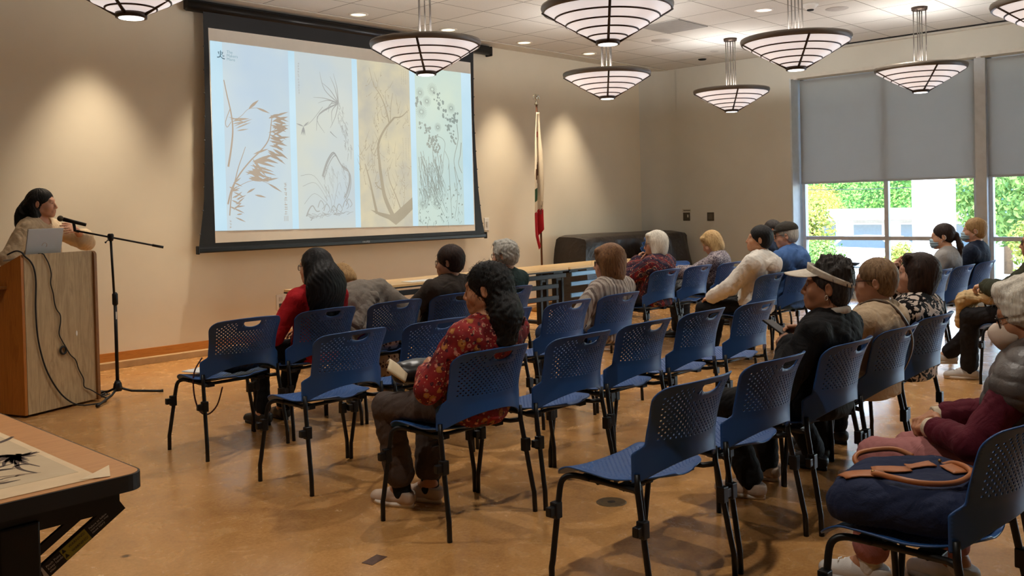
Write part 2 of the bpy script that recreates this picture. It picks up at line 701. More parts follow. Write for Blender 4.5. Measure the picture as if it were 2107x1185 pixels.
def leafy(name, n, fn, size, col0, col1, parent=None, seed=1):
    """n small leaves; fn(rng) gives a place and a facing"""
    rng = random.Random(seed)
    vs, fs = [], []
    for i in range(n):
        p, nrm = fn(rng)
        nrm = (Vector(nrm) + Vector((rng.uniform(-.8, .8), rng.uniform(-.8, .8), rng.uniform(-.5, .8)))).normalized()
        a = nrm.orthogonal().normalized()
        a = Matrix.Rotation(rng.uniform(0, 6.28), 3, nrm) @ a
        b = nrm.cross(a)
        s = size * rng.uniform(0.6, 1.3)
        k = len(vs)
        p = Vector(p)
        vs += [p - a * s, p + b * s * 0.5, p + a * s, p - b * s * 0.5 + nrm * s * 0.15]
        fs.append((k, k + 1, k + 2, k + 3))
    me = bpy.data.meshes.new(name)
    me.from_pydata([tuple(v) for v in vs], [], fs)
    t = NT(name + '_leaves')
    gi = t.n('ShaderNodeNewGeometry')
    c = t.ramp(gi.outputs['Random Per Island'], [(0, rgb(col0)), (1, rgb(col1))])
    t.color(c)
    t.set(0.6, 0, 0.3)
    tr = t.n('ShaderNodeBsdfTranslucent')
    t.l(c, tr.inputs[0])
    mx = t.n('ShaderNodeMixShader')
    mx.inputs[0].default_value = 0.35
    t.l(t.b.outputs[0], mx.inputs[1])
    t.l(tr.outputs[0], mx.inputs[2])
    t.l(mx.outputs[0], t.out.inputs[0])
    return link_mesh(name, me, t.m, parent, smooth=False)


pale = M('pale_paving', (176, 174, 168), 0.8, var=0.06, scale=2)
struct('ground_outside', MB().prism([(16.0, gz(16)), (95, gz(95)), (95, gz(95) - 0.4), (16.0, gz(16) - 0.4)], -40, 80, 'y'), pale)
struct('sidewalk_outside', MB().box((14.8, 2, -0.36), (2.9, 30, 0.60), bev=0.01), pale)


def bank(rng):
    y = rng.uniform(-10, 46)
    u = rng.random()
    z = -2.2 + u * 9.5
    x = 62 + u * 5.0 + 0.5 * math.sin(y * 1.3 + z) + rng.uniform(-0.4, 0.4)
    return (x, y, z), (-1, 0, 0.35)


hb = MB().grid(lambda a, b: (62.6 + b * 5.0, -12 + a * 60, -2.4 + b * 9.7), 30, 8).build('ivy_bank', M('ivy_soil', (58, 92, 40), 0.9))
tag(hb, 'tall bank covered in bright green ivy beyond the low building', 'hedge')
leafy('ivy_leaves', 60000, bank, 0.12, (58, 116, 52), (132, 176, 82), hb, 3)


def tree(label, x, y, r, h, cols, n, seed, parts=3, lf=0.14, name='tree'):
    n, lf = int(n * 2.6), lf * 0.58
    t = empty(name, (x, y, gz(x)))
    tag(t, label, 'tree' if name == 'tree' else 'shrub')
    rng = random.Random(seed)
    blobs = [(rng.uniform(-.5, .5) * r, rng.uniform(-.6, .6) * r, h * (0.35 + 0.5 * rng.random()), r * rng.uniform(.5, .8)) for _ in range(parts)]
    blobs.append((0, 0, h * 0.6, r * 0.8))

    def fn(rg):
        bx, by, bz, br = rg.choice(blobs)
        d = Vector((rg.gauss(0, 1), rg.gauss(0, 1), rg.gauss(0, 1))).normalized()
        q = br * rg.uniform(0.7, 1.05)
        return (bx + d.x * q, by + d.y * q, max(0.1, bz + d.z * q)), d
    leafy('foliage', n, fn, lf, cols[0], cols[1], t, seed)
    tk = MB()
    tk.tube([(0, 0, 0), (0.03, 0.02, h * 0.35), (0.0, 0.05, h * 0.7)], [0.10 * r, 0.08 * r, 0.03 * r], 8)
    for (bx, by, bz, br) in blobs[:3]:
        tk.tube([(0.02, 0.02, h * 0.3), (bx * .6, by * .6, bz * 0.8), (bx, by, bz)], [0.05 * r, 0.035 * r, 0.015 * r], 6)
    tk.build('trunk', M('bark', (84, 68, 50), 0.9, var=0.2), t)
    return t


Y1, Y2 = ((112, 142, 62), (186, 180, 92)), ((78, 122, 60), (152, 180, 100))
B1 = ((46, 86, 78), (118, 152, 130))  # bluish shade among the trees is put into these leaf colours
tree('leafy yellow green shrub close to the left window jamb', 24.0, 11.35, 0.75, 2.5, Y1, 1500, 11, lf=0.10)
tree('small bush with yellow blossom above the low roof', 56, 26.0, 1.9, 5.2, ((176, 150, 62), (214, 184, 92)), 1500, 12, lf=0.13)
tree('tall green tree right of the white column', 28.0, 8.1, 1.9, 5.2, Y2, 3200, 13)
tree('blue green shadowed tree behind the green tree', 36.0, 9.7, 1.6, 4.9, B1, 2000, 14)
tree('bright tree filling the second window', 22.5, 4.9, 1.6, 4.6, Y2, 3400, 15)
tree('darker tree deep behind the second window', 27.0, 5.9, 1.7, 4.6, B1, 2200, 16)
tree('low yellow green shrub under the second window tree', 19.0, 4.35, 0.8, 1.55, Y1, 1500, 17, lf=0.09, name='shrub')
tree('slim young bush in front of the low building', 21.5, 8.12, 0.40, 1.45, Y1, 700, 18, lf=0.07, name='shrub')
tree('broad shrub low beside the parked white car', 23.0, 10.6, 0.7, 1.3, Y2, 1200, 19, lf=0.08, name='shrub')

bl = empty('low_building', (46, 17.55, gz(46)))
bl.scale = (1.4375, 1.4375, 1.4375)
tag(bl, 'low white building with a flat overhanging roof and dark windows', 'building')
bw = M('stucco_white', (176, 174, 168), 0.8)
MB().box((2.0, -0.3, 0.75), (4.0, 7.0, 1.55)).build('wall', bw, bl)
MB().box((1.8, -0.3, 1.72), (5.2, 7.8, 0.26), bev=0.01).build('roof', M('roof_white', (196, 194, 190), 0.7), bl)
MB().box((-0.82, -0.3, 1.56), (0.1, 7.8, 0.10)).build('fascia', M('fascia_tan', (176, 132, 104), 0.7), bl)
for wy in (2.55, 0.9, -0.75, -2.4):
    f = MB().box((-0.01, wy, 0.78), (0.06, 1.12, 1.2)).build('window', M('window_frame_pale', (206, 212, 214), 0.5), bl)
    MB().box((-0.045, wy, 0.78), (0.01, 1.0, 1.08)).build('pane', M('dark_pane', (74, 92, 104), 0.15, 0, 0.6), f)
tag(MB().box((17.3, 5.88, 1.4), (0.58, 0.58, 4.6), bev=0.02).build('white_column', M('column_white', (232, 232, 230), 0.7)), 'square white column standing outside the window', 'column')
for k, (z, dz) in enumerate(((2.25, 0.0), (1.90, 0.0))):
    w = MB().tube(spline([(44, 31, z + 0.55), (39, 17.5, z + 0.02), (36, 5, z + 0.10), (35, -6, z + 0.5)], 6), 0.014, 6).build('overhead_wire', M('wire_black', (40, 44, 44), 0.6))
    tag(w, ['upper overhead wire crossing in front of the ivy', 'lower overhead wire crossing in front of the ivy'][k], 'wire')
car = empty('parked_car', (38, 15.4, gz(38)), 1.45)
tag(car, 'white parked car seen low through the window', 'car')
MB().prism([(-2.1, 0.25), (-2.15, 0.7), (-1.5, 0.85), (-0.9, 1.32), (0.8, 1.36), (1.5, 0.9), (2.1, 0.75), (2.15, 0.3)], -0.85, 0.85, 'y').build('body', M('car_white', (232, 234, 236), 0.25), car)
MB().prism([(-1.35, 0.88), (-0.84, 1.27), (0.74, 1.30), (1.3, 0.92)], -0.86, 0.86, 'y').build('windows', M('car_glass', (60, 76, 88), 0.1), car)
for wx in (-1.3, 1.3):
    for wy in (-0.8, 0.8):
        MB().lathe([(0.3, -0.1), (0.32, 0), (0.3, 0.1)], (wx, wy, 0.32), 20, Matrix.Rotation(PI / 2, 3, 'X')).build('wheel', M('tyre', (30, 30, 32), 0.8), car)

# ------------------------------------------------------------------ ceiling fixtures
bronze = M('bronze_metal', (74, 62, 54), 0.45, 0.6, var=0.05)
rim_m = M('rim_metal', (112, 104, 95), 0.42, 0.5, var=0.05)
rod_m = M('rod_metal', (128, 122, 116), 0.35, 0.8)
t = NT('lamp_glass')
_v = t.coords('Object')
_c = t.ramp(t.noise(_v, 3.0, 3), [(0.3, rgb(232, 220, 216)), (0.7, rgb(246, 238, 234))])
t.color(_c)
t.l(_c, t.b.inputs['Emission Color'])
t.b.inputs['Emission Strength'].default_value = 0.50
t.set(0.35, 0, 0.5)
lamp_glass = t.m
lamp_eye = emit('lamp_eye', (255, 250, 242), 2.2)

ZR = 2.955


def make_pendant():
    root = empty('pendant_lamp')
    prof = [(0.480, -0.025), (0.400, -0.072), (0.395, -0.080), (0.318, -0.124), (0.312, -0.132), (0.236, -0.172), (0.230, -0.180), (0.152, -0.216), (0.146, -0.222), (0.078, -0.252)]
    sh = MB()
    sh.lathe(prof, n=64, cap=False)
    s = sh.build('lamp_shade', lamp_glass, root)
    bake_solidify(s, 0.006, 1.0)
    MB().lathe([(0.478, -0.03), (0.478, 0.0), (0.490, 0.018), (0.503, 0.020), (0.507, 0.004), (0.500, -0.020), (0.490, -0.034), (0.478, -0.03)], n=72, cap=False).build('rim', rim_m, root)
    for r, z in ((0.398, -0.079), (0.315, -0.131), (0.233, -0.179), (0.149, -0.222)):
        MB().tube([(r * math.cos(a), r * math.sin(a), z) for a in [2 * PI * k / 64 for k in range(64)]], 0.0085, 6, closed=True).build('ring_band', bronze, root)
    for k in range(4):
        a = math.radians(-140 + 90 * k)
        d = Vector((math.cos(a), math.sin(a), 0))
        m = MB()
        m.tube([d * 0.498 + Vector((0, 0, -0.022)), d * 0.076 + Vector((0, 0, -0.268))], 0.0115, 6)
        m.build('rib', bronze, root)
    MB().lathe([(0.074, -0.246), (0.094, -0.246), (0.092, -0.282), (0.074, -0.282), (0.074, -0.246)], n=40, cap=False).build('bottom_ring', bronze, root)
    MB().lathe([(0.0, -0.276), (0.074, -0.276), (0.074, -0.284), (0.0, -0.290)], n=32, cap=False).build('bottom_lens', lamp_eye, root)
    top = CEIL - ZR
    for x, y in ((0, 0), (0.07, 0), (-0.07, 0), (0, 0.07), (0, -0.07)):
        MB().tube([(x, y, -0.10), (x, y, top - 0.03)], 0.0065, 8).build('rod', rod_m, root)
    MB().lathe([(0.0, -0.11), (0.085, -0.11), (0.085, -0.085), (0.0, -0.085)], n=24, cap=False).build('hub', bronze, root)
    MB().lathe([(0.0, top - 0.036), (0.085, top - 0.036), (0.09, top - 0.004), (0.09, top)], n=32, cap=False).build('canopy', bronze, root)
    return root


PEND = [((2.53, 5.61), 'pendant lamp hanging left of the projection screen, cut by the photo top'),
        ((5.56, 6.31), 'pendant lamp hanging in front of the projection screen'),
        ((5.62, 4.28), 'largest looking pendant lamp, directly above and in front of a smaller one'),
        ((8.45, 6.46), 'pendant lamp hanging directly under the largest looking one, above the flag'),
        ((11.08, 6.37), 'small looking pendant lamp hanging before the bare side wall'),
        ((8.12, 3.98), 'pendant lamp hanging at the left end of the roller shades'),
        ((11.05, 3.88), 'pendant lamp hanging in front of the wide grey shade'),
        ((8.2, 1.80), 'pendant lamp cut off at the top right corner of the photo')]
_p = make_pendant()
for i, ((x, y), lb) in enumerate(PEND):
    o = _p if i == 0 else copy_tree(_p)
    o.location = (x, y, ZR)
    tag(o, lb, 'pendant lamp', 'bronze ribbed bowl pendant lamps')
    # the lamp inside the bowl throws its light up to the ceiling
    add_light('pendant_bulb', 'POINT', (x, y, ZR - 0.03), 32, (1.0, 0.97, 0.94), shadow_soft_size=0.08)

dl_ring = M('downlight_ring', (226, 222, 214), 0.4)
dl_warm = emit('downlight_warm', (255, 244, 206), 1.25)
dl_cool = emit('downlight_cool', (255, 240, 232), 1.3)


def make_downlight(mat):
    root = empty('downlight')
    MB().lathe([(0.088, 0), (0.110, 0), (0.110, -0.006), (0.088, -0.012), (0.088, 0)], n=36, cap=False).build('trim_ring', dl_ring, root)
    MB().lathe([(0, -0.004), (0.088, -0.004), (0.088, -0.0005), (0, -0.0005)], n=32, cap=False).build('lens', mat, root)
    return root


DLL = {2: 'lit warm downlight above the left half of the screen', 3: 'lit warm downlight right of the pendant before the screen',
       4: 'lit warm downlight just right of the screen casing', 5: 'lit warm downlight nearest the corner, beside the largest pendant'}
_d = make_downlight(dl_warm)
for i, (x, y) in enumerate(WASH):
    o = _d if i == 0 else copy_tree(_d)
    o.location = (x, y, CEIL)
    tag(o, DLL.get(i, 'lit warm downlight above the wall left of the screen'), 'ceiling light', 'recessed downlights')
_d2 = make_downlight(dl_cool)
RDL = ['lit white downlight between two pendants over the seats', 'lit white downlight cut by the photo top near the shades']
for i, (x, y) in enumerate(ROOM_DOWN):
    o = _d2 if i == 0 else copy_tree(_d2)
    o.location = (x, y, CEIL)
    tag(o, RDL[i] if i < 2 else 'lit recessed downlight over the rows of seats', 'ceiling light', 'recessed downlights')
sp = M('speaker_grille', (176, 172, 166), 0.7)
for (x, y, r, lb) in ((10.365, 4.564, 0.13, 'round ceiling speaker grille nearer the windows'), (10.445, 7.055, 0.13, 'round ceiling speaker grille before the corner'),
                      (11.797, 7.044, 0.06, 'small round ceiling cover by the side wall')):
    o = MB().lathe([(0, -0.008), (r * 0.85, -0.008), (r, -0.001), (r, 0)], (x, y, CEIL), 32).build('ceiling_speaker', sp)
    tag(o, lb, 'ceiling speaker')
o = MB().box((9.75, 6.40, CEIL - 0.004), (0.66, 0.59, 0.012)).build('air_vent', M('vent_grey', (148, 146, 142), 0.7))
tag(o, 'grey square air return panel in the ceiling', 'vent')
o = MB().lathe([(0, -0.016), (0.05, -0.016), (0.065, -0.004), (0.065, 0)], (12.3, 7.56, CEIL), 24).build('ceiling_sensor', dark_gap)
tag(o, 'small black disc on the ceiling near the corner', 'sensor')
sd = empty('smoke_detector', (9.884, 4.66, CEIL))
tag(sd, 'white smoke detector dome on the ceiling', 'smoke detector')
MB().lathe([(0, -0.065), (0.04, -0.062), (0.075, -0.03), (0.09, -0.018), (0.09, 0)], n=32).build('housing', M('detector_white', (222, 222, 218), 0.5), sd)
MB().lathe([(0.02, -0.074), (0.035, -0.074), (0.04, -0.062), (0.02, -0.062)], n=20).build('vent_slots', dark_gap, sd)

# ------------------------------------------------------------------ projection screen
YS = 8.724
scr = empty('projection_screen', (6.6, YS, 0))
tag(scr, 'large pulled down projection screen with black borders showing four paintings', 'projection screen')
blk = M('screen_black', (14, 14, 15), 0.55, var=0.2)
OX = -6.6


def sp3(x, z, dy=0.0):
    return (x + OX, dy, z)


m = MB()
m.tube([sp3(4.52, 3.572, 0.03), sp3(8.86, 3.572, 0.03)], 0.056, 20)
m.box(sp3(6.69, 3.59, 0.062), (4.34, 0.09, 0.10), bev=0.01)
m.build('roller_case', M('case_black', (20, 20, 21), 0.35, var=0.1), scr)
MB().box(sp3(8.865, 3.568, 0.045), (0.03, 0.12, 0.13), bev=0.012).build('end_cap', M('case_cap', (16, 16, 17), 0.4), scr)
LE = [(4.679, 3.53), (4.679, 3.2), (4.672, 2.6), (4.655, 2.09), (4.632, 1.58), (4.592, 1.31), (4.56, 1.12)]
RE = [(8.655, 1.12), (8.609, 1.29), (8.555, 1.713), (8.526, 2.203), (8.508, 2.647), (8.515, 3.1), (8.524, 3.53)]
wl = [(4.730, 3.366), (4.734, 2.4), (4.742, 1.155)]
wr = [(8.475, 1.155), (8.467, 2.4), (8.463, 3.378)]
# black border cloth around the white field
m = MB()
rows = 24


def edge(pts, z):
    pts = sorted(pts, key=lambda p: p[1])
    for a, b in zip(pts, pts[1:]):
        if a[1] <= z <= b[1]:
            k = (z - a[1]) / (b[1] - a[1])
            return a[0] + (b[0] - a[0]) * k
    return pts[0][0] if z < pts[0][1] else pts[-1][0]


zs = [1.10 + (3.54 - 1.10) * i / rows for i in range(rows + 1)]
for side in (0, 1):
    vs = []
    for z in zs:
        xo = edge(LE if side == 0 else RE, z)
        xi = edge(wl if side == 0 else wr, min(max(z, 1.156), 3.365))
        vs += [sp3(xo, z), sp3(xi + (0.01 if side == 0 else -0.01), z, 0.001)]
    m.add(vs, [(2 * i, 2 * i + 1, 2 * i + 3, 2 * i + 2) for i in range(rows)])
m.add([sp3(4.70, 3.36, 0.001), sp3(8.50, 3.36, 0.001), sp3(8.50, 3.55), sp3(4.70, 3.55)], [(0, 1, 2, 3)])
m.add([sp3(4.57, 1.08, 0.001), sp3(8.65, 1.08, 0.001), sp3(8.55, 1.165), sp3(4.66, 1.165)], [(0, 1, 2, 3)])
bake_solidify(m.build('border', blk, scr), 0.002)
bar = MB()
bar.box(sp3(6.61, 1.085, 0.0), (4.12, 0.045, 0.055), bev=0.012)
b = bar.build('weight_bar', M('bar_black', (30, 32, 35), 0.35, 0.4), scr)
for x in (4.548, 8.672):
    MB().box(sp3(x, 1.088, 0), (0.022, 0.05, 0.085), bev=0.006).build('bar_cap', blk, scr)
text_mesh('bar_badge', 'DRAPER', 0.03, M('badge_grey', (150, 154, 160), 0.4), b, frame(sp3(6.66, 1.075, -0.024), (1, 0, 0), (0, 0, 1)), align='CENTER')
# tension cord loops down both sides
for side, pts in ((-1, LE), (1, RE)):
    for k in range(9):
        z = 1.25 + k * 0.24
        MB().ball(sp3(edge(pts, z) + side * 0.004, z, -0.002), 0.008, 8, 6).build('tab_clip', M('clip_grey', (96, 98, 100), 0.5), scr)
m = MB()
m.grid(lambda u, v: sp3(edge(wl, 1.155 + 2.218 * v) * (1 - u) + edge(wr, 1.155 + 2.218 * v) * u, 1.155 + v * (2.211 * (1 - u) + 2.223 * u), -0.003), 24, 12)
m.build('screen_fabric', M('screen_white', (226, 222, 212), 0.8, var=0.02), scr)


def mat_proj(name, c0, c1, st=1.0, sc=1.2):
    t = NT(name)
    v = t.coords('Object')
    c = t.ramp(t.noise(v, sc, 3), [(0.30, rgb(c0)), (0.70, rgb(c1))])
    t.b.inputs['Base Color'].default_value = (0.02, 0.02, 0.02, 1)
    t.l(c, t.b.inputs['Emission Color'])
    t.b.inputs['Emission Strength'].default_value = st * 0.68
    t.set(0.9, 0, 0.0)
    return t.m


SZ0, SZ1 = 1.252, 3.232


def zz(x, v):
    """height on the slide: v=0 top, v=1 bottom; the projected picture is slightly keystoned"""
    k = (x - 4.745) / 3.71
    top = 3.237 - 0.009 * k
    bot = 1.279 - 0.043 * k
    return top + (bot - top) * v


slide = MB().grid(lambda u, v: sp3(4.742 + 3.716 * u, zz(4.742 + 3.716 * u, 1 - v), -0.005), 16, 8).build('projected_slide', mat_proj('slide_blue', (184, 218, 234), (206, 232, 244), 1.0, 0.8), scr)


class Art:
    def __init__(self, x0, x1, dy):
        self.x0, self.x1, self.dy, self.m = x0, x1, dy, MB()

    def p(self, u, v):
        x = self.x0 + (self.x1 - self.x0) * u
        return sp3(x, zz(x, v), self.dy)

    def stroke(self, pts, w0, w1=None, mid=None, n=5):
        """brush stroke: width w0 at the start, mid in the middle, w1 at the end (metres)"""
        P = spline([self.p(u, v) for u, v in pts], n)
        w1 = w0 if w1 is None else w1
        vs = []
        N = len(P)
        for i, q in enumerate(P):
            tt = P[min(i + 1, N - 1)] - P[max(i - 1, 0)]
            nn = Vector((-tt.z, 0, tt.x))
            if nn.length < 1e-9:
                nn = Vector((1, 0, 0))
            nn.normalize()
            k = i / (N - 1)
            w = (w0 + (w1 - w0) * k) if mid is None else (w0 * (1 - 2 * k) + mid * 2 * k if k < .5 else mid * (2 - 2 * k) + w1 * (2 * k - 1))
            vs += [q + nn * w / 2, q - nn * w / 2]
        self.m.add(vs, [(2 * i, 2 * i + 1, 2 * i + 3, 2 * i + 2) for i in range(N - 1)])

    def leaf(self, u, v, ang, ln, w):
        """pointed leaf starting at (u,v); angle in degrees on the wall, ln in metres"""
        q = Vector(self.p(u, v))
        d = Vector((math.cos(math.radians(ang)), 0, math.sin(math.radians(ang))))
        nn = Vector((-d.z, 0, d.x))
        prof = [(0, 0.06), (.25, .8), (.5, 1), (.75, .6), (1, 0.02)]
        vs = []
        for k, wd in prof:
            c = q + d * ln * k - Vector((0, 0, 0.06 * ln * k * k))
            vs += [c + nn * w * wd / 2, c - nn * w * wd / 2]
        self.m.add(vs, [(2 * i, 2 * i + 1, 2 * i + 3, 2 * i + 2) for i in range(len(prof) - 1)])

    def blob(self, u, v, r, k=7, rng=random):
        q = Vector(self.p(u, v))
        vs = [q] + [q + Vector((math.cos(6.283 * i / k), 0, math.sin(6.283 * i / k))) * r * rng.uniform(.6, 1.15) for i in range(k)]
        self.m.add(vs, [(0, 1 + i, 1 + (i + 1) % k) for i in range(k)])

    def glyphs(self, u, v0, v1, n, w, rng):
        """a column of small brush marks"""
        for i in range(n):
            v = v0 + (v1 - v0) * (i + .5) / n
            dv = (v1 - v0) / n * 0.36
            du = w / (self.x1 - self.x0)
            for _ in range(4):
                if rng.random() < .55:
                    y = v + rng.uniform(-dv, dv)
                    self.stroke([(u - du * rng.uniform(.5, 1), y), (u + du * rng.uniform(.5, 1), y + dv * rng.uniform(-.3, .3))], w * .22, w * .16, n=2)
                else:
                    x = u + du * rng.uniform(-.6, .6)
                    self.stroke([(x, v - dv), (x + du * rng.uniform(-.5, .5), v + dv)], w * .22, w * .12, n=2)

    def build(self, name, mat, parent):
        return self.m.build(name, mat, parent, fixn=False)


PAN = [(4.878, 5.669, (186, 206, 224), (208, 220, 218)), (5.750, 6.526, (192, 206, 214), (214, 216, 200)),
       (6.603, 7.400, (190, 186, 172), (222, 210, 174)), (7.488, 8.280, (188, 212, 212), (212, 226, 208))]
inks = [mat_proj('ink_brown', (168, 152, 134), (188, 172, 152)), mat_proj('ink_grey', (154, 156, 154), (178, 178, 170)),
        mat_proj('ink_umber', (162, 152, 130), (186, 174, 148)), mat_proj('ink_green_grey', (142, 156, 150), (170, 174, 162))]
panels = []
for i, (a, b_, c0, c1) in enumerate(PAN):
    pm = MB().grid(lambda u, v: sp3(a + (b_ - a) * u, zz(a + (b_ - a) * u, 1 - v), -0.0065), 6, 10).build('painting_panel', mat_proj('scroll_%d' % i, c0, c1, 1.0, 0.9 if i != 2 else 2.5), scr)
    panels.append(pm)
rg = random.Random(5)
# bamboo
A = Art(4.878, 5.669, -0.008)
A.stroke([(.01, .20), (.05, .28), (.10, .37), (.12, .46), (.09, .56), (.04, .66)], .010, .022)
A.stroke([(.09, .35), (.02, .42), (.04, .45), (.10, .42)], .008, .006)
for (u, v, an, ln, w) in ((.36, .345, 42, .17, .032), (.48, .335, -14, .17, .024)):
    A.leaf(u, v, an, ln, w)
A.stroke([(.12, .42), (.25, .385), (.36, .345), (.5, .335)], .006, .004)
for k in range(7):
    A.leaf(.06 + .02 * k, .395 + .012 * k, rg.choice((8, 14, -12, 25)), rg.uniform(.14, .26), .014)
A.stroke([(.02, .86), (.08, .78), (.20, .70), (.38, .62), (.55, .56), (.66, .50), (.70, .42), (.72, .37)], .018, .010)
A.stroke([(.10, .78), (.18, .67), (.25, .60), (.30, .55)], .012, .006)
A.stroke([(.04, .92), (.08, .80), (.16, .72)], .014, .012)
for k in range(26):
    kk = k / 25
    u = .70 - .05 * kk + rg.uniform(-.03, .06)
    v = .37 + .22 * kk
    A.leaf(u, v, rg.choice((28, 14, -6, -20, -34)) + rg.uniform(-8, 8), rg.uniform(.14, .25), rg.uniform(.02, .036))
for k in range(24):
    kk = k / 23
    A.leaf(.30 + .16 * kk + rg.uniform(-.05, .05), .70 - .1 * kk + rg.uniform(-.02, .03), rg.choice((22, 8, -10, -28, -48)), rg.uniform(.14, .30), rg.uniform(.018, .034))
for k in range(20):
    A.leaf(.04 + rg.uniform(0, .12), .74 + .2 * rg.random(), rg.choice((10, 24, 40, -20)), rg.uniform(.07, .14), .016)
A.stroke([(.10, .78), (.35, .735), (.55, .735), (.75, .77)], .006, .004)
for (u, v, an, ln) in ((.55, .735, 14, .2), (.62, .745, -26, .2), (.5, .735, 20, .16), (.30, .80, 30, .12), (.42, .81, -8, .14)):
    A.leaf(u, v, an, ln, .022)
A.glyphs(.90, .74, .92, 7, .022, rg)
for k in range(4):
    A.stroke([(.87 + .02 * k, .925), (.87 + .02 * k, .955)], .004)
A.glyphs(.05, .94, .99, 3, .014, rg)
A.build('bamboo_drawing', inks[0], panels[0])
# orchid and rock
A = Art(5.750, 6.526, -0.008)
hub = (.74, .27)
for (e, c) in (((.42, .10), (.5, .2)), ((.30, .25), (.5, .25)), ((.45, .16), (.6, .2)), ((.34, .44), (.4, .34)), ((.48, .45), (.36, .36)), ((.55, .33), (.62, .27)),
               ((.62, .40), (.62, .32)), ((.60, .12), (.68, .18)), ((.66, .10), (.72, .18)), ((.52, .32), (.6, .28)), ((.58, .42), (.68, .35)), ((.38, .28), (.55, .26))):
    A.stroke([hub, c, e], .013, .003)
A.stroke([(.46, .30), (.25, .39), (.12, .42)], .006, .004)
for an in (-95, -110, -80, 160, 40):
    A.leaf(.12, .42, an, .10, .016)
A.stroke([(.58, .44), (.64, .46), (.70, .475)], .012, .003)
for k in range(46):
    kk = rg.random()
    u, v = .76 + .16 * kk + rg.uniform(-.06, .05), .28 + .28 * kk + rg.uniform(-.02, .02)
    A.stroke([(u, v), (u + rg.uniform(-.02, .05), v + rg.uniform(.01, .05))], .007, .003, n=2)
rock = [(.42, .70), (.50, .62), (.60, .565), (.66, .57), (.76, .63), (.88, .66), (.90, .72), (.86, .78), (.80, .82)]
for q in (0, .012, .03):
    A.stroke([(u + q, v + q * .6) for u, v in rock], .016 - .2 * q, .010)
for k in range(50):
    kk = rg.random()
    u, v = .45 + .42 * kk, .62 + .2 * rg.random()
    A.stroke([(u, v), (u + rg.uniform(.0, .05), v + rg.uniform(.02, .06))], .005, .002, n=2)
for k in range(26):
    u = .10 + .85 * rg.random()
    A.stroke([(u, .90 + .05 * (1 - u) + rg.uniform(-.03, .02)), (u + .06, .89 + .05 * (1 - u) + rg.uniform(-.02, .02)), (u + .12, .90 + .04 * (1 - u))], .006, .003, n=3)
A.stroke([(.13, .93), (.18, .89), (.24, .87), (.30, .90), (.36, .90)], .016, .010)
for pts in (((.05, .70), (.28, .70), (.52, .82)), ((.08, .76), (.30, .74), (.5, .84)), ((.10, .86), (.28, .80), (.5, .86)), ((.45, .75), (.55, .82), (.58, .90)), ((.70, .74), (.64, .82), (.60, .90))):
    A.stroke(pts, .005, .004)
for (u, v) in ((.38, .86), (.48, .88), (.60, .89), (.70, .88), (.82, .86), (.88, .85)):
    A.stroke([(u - .05, v + .02), (u, v - .02), (u + .06, v + .01), (u + .02, v + .03)], .010, .006)
A.glyphs(.06, .06, .24, 12, .012, rg)
A.build('orchid_rock_drawing', inks[1], panels[1])
# flowering plum tree
A = Art(6.603, 7.400, -0.008)
A.stroke([(.60, .93), (.46, .82), (.40, .70), (.37, .60), (.36, .50), (.48, .41), (.68, .33)], .060, .022, .036)
A.stroke([(.30, .92), (.24, .82), (.18, .72), (.10, .62)], .040, .010)
A.stroke([(.76, .89), (.66, .80), (.56, .72), (.52, .64)], .016, .008)
A.stroke([(.68, .33), (.82, .32), (.95, .28)], .018, .008)
A.stroke([(.58, .37), (.52, .28), (.42, .20), (.30, .14), (.22, .04)], .018, .005)
A.stroke([(.60, .35), (.62, .26), (.66, .18)], .010, .005)
A.stroke([(.46, .78), (.34, .76), (.28, .73)], .016, .010)
A.m.add([A.p(*q) for q in ((.18, .895), (.40, .915), (.60, .93), (.78, .88), (1.0, .82), (1.0, .895), (.82, .95), (.66, .99), (.52, .955), (.34, .93))], [tuple(range(10))])
for k in range(120):
    kk = rg.random()
    base = rg.choice(((.30, .14), (.45, .22), (.60, .27), (.82, .31), (.40, .55), (.62, .60), (.20, .72), (.70, .82), (.86, .70), (.12, .60), (.40, .38), (.24, .55)))
    u, v = min(.97, max(.02, base[0] + rg.uniform(-.16, .16))), base[1] + rg.uniform(-.08, .08)
    A.stroke([(u, v), (u + rg.uniform(-.10, .10), v - rg.uniform(.02, .08))], .006, .002, n=2)
    A.blob(u + rg.uniform(-.03, .03), v + rg.uniform(-.02, .02), .008, 5, rg)
for u in (.84, .88, .92):
    A.glyphs(u, .03, .12, 8, .007, rg)
for u in (.84, .90, .95):
    A.glyphs(u, .45, .59, 12, .007, rg)
A.build('plum_tree_drawing', inks[2], panels[2])
# chrysanthemums and cliffs
A = Art(7.488, 8.280, -0.008)
for (u, v, r) in ((.10, .16, .07), (.36, .13, .085), (.24, .21, .07), (.12, .28, .09), (.46, .37, .06), (.76, .24, .07), (.22, .80, .09), (.10, .86, .08), (.40, .86, .08)):
    for k in range(22):
        a = 2 * PI * k / 22
        du = r / .79
        A.stroke([(u + du * .25 * math.cos(a), v + .4 * r * .25 * math.sin(a)), (u + du * math.cos(a + .3), v + .5 * r * math.sin(a + .3))], .005, .003, n=2)
for k in range(150):
    b0 = rg.choice(((.46, .18), (.55, .22), (.62, .28), (.68, .34), (.74, .38), (.12, .36), (.25, .40), (.38, .44), (.05, .22), (.30, .47), (.84, .30), (.80, .44), (.42, .50)))
    A.blob(min(.97, max(.02, b0[0] + rg.uniform(-.07, .07))), b0[1] + rg.uniform(-.03, .03), rg.uniform(.010, .026), 6, rg)
for k in range(90):
    u = .03 + .5 * rg.random()
    v = .52 + .25 * rg.random()
    A.stroke([(u, v), (u + .03 + rg.uniform(-.05, .05), v + .06), (u + .07 + rg.uniform(-.06, .06), v + .12)], rg.uniform(.006, .014), .003, n=3)
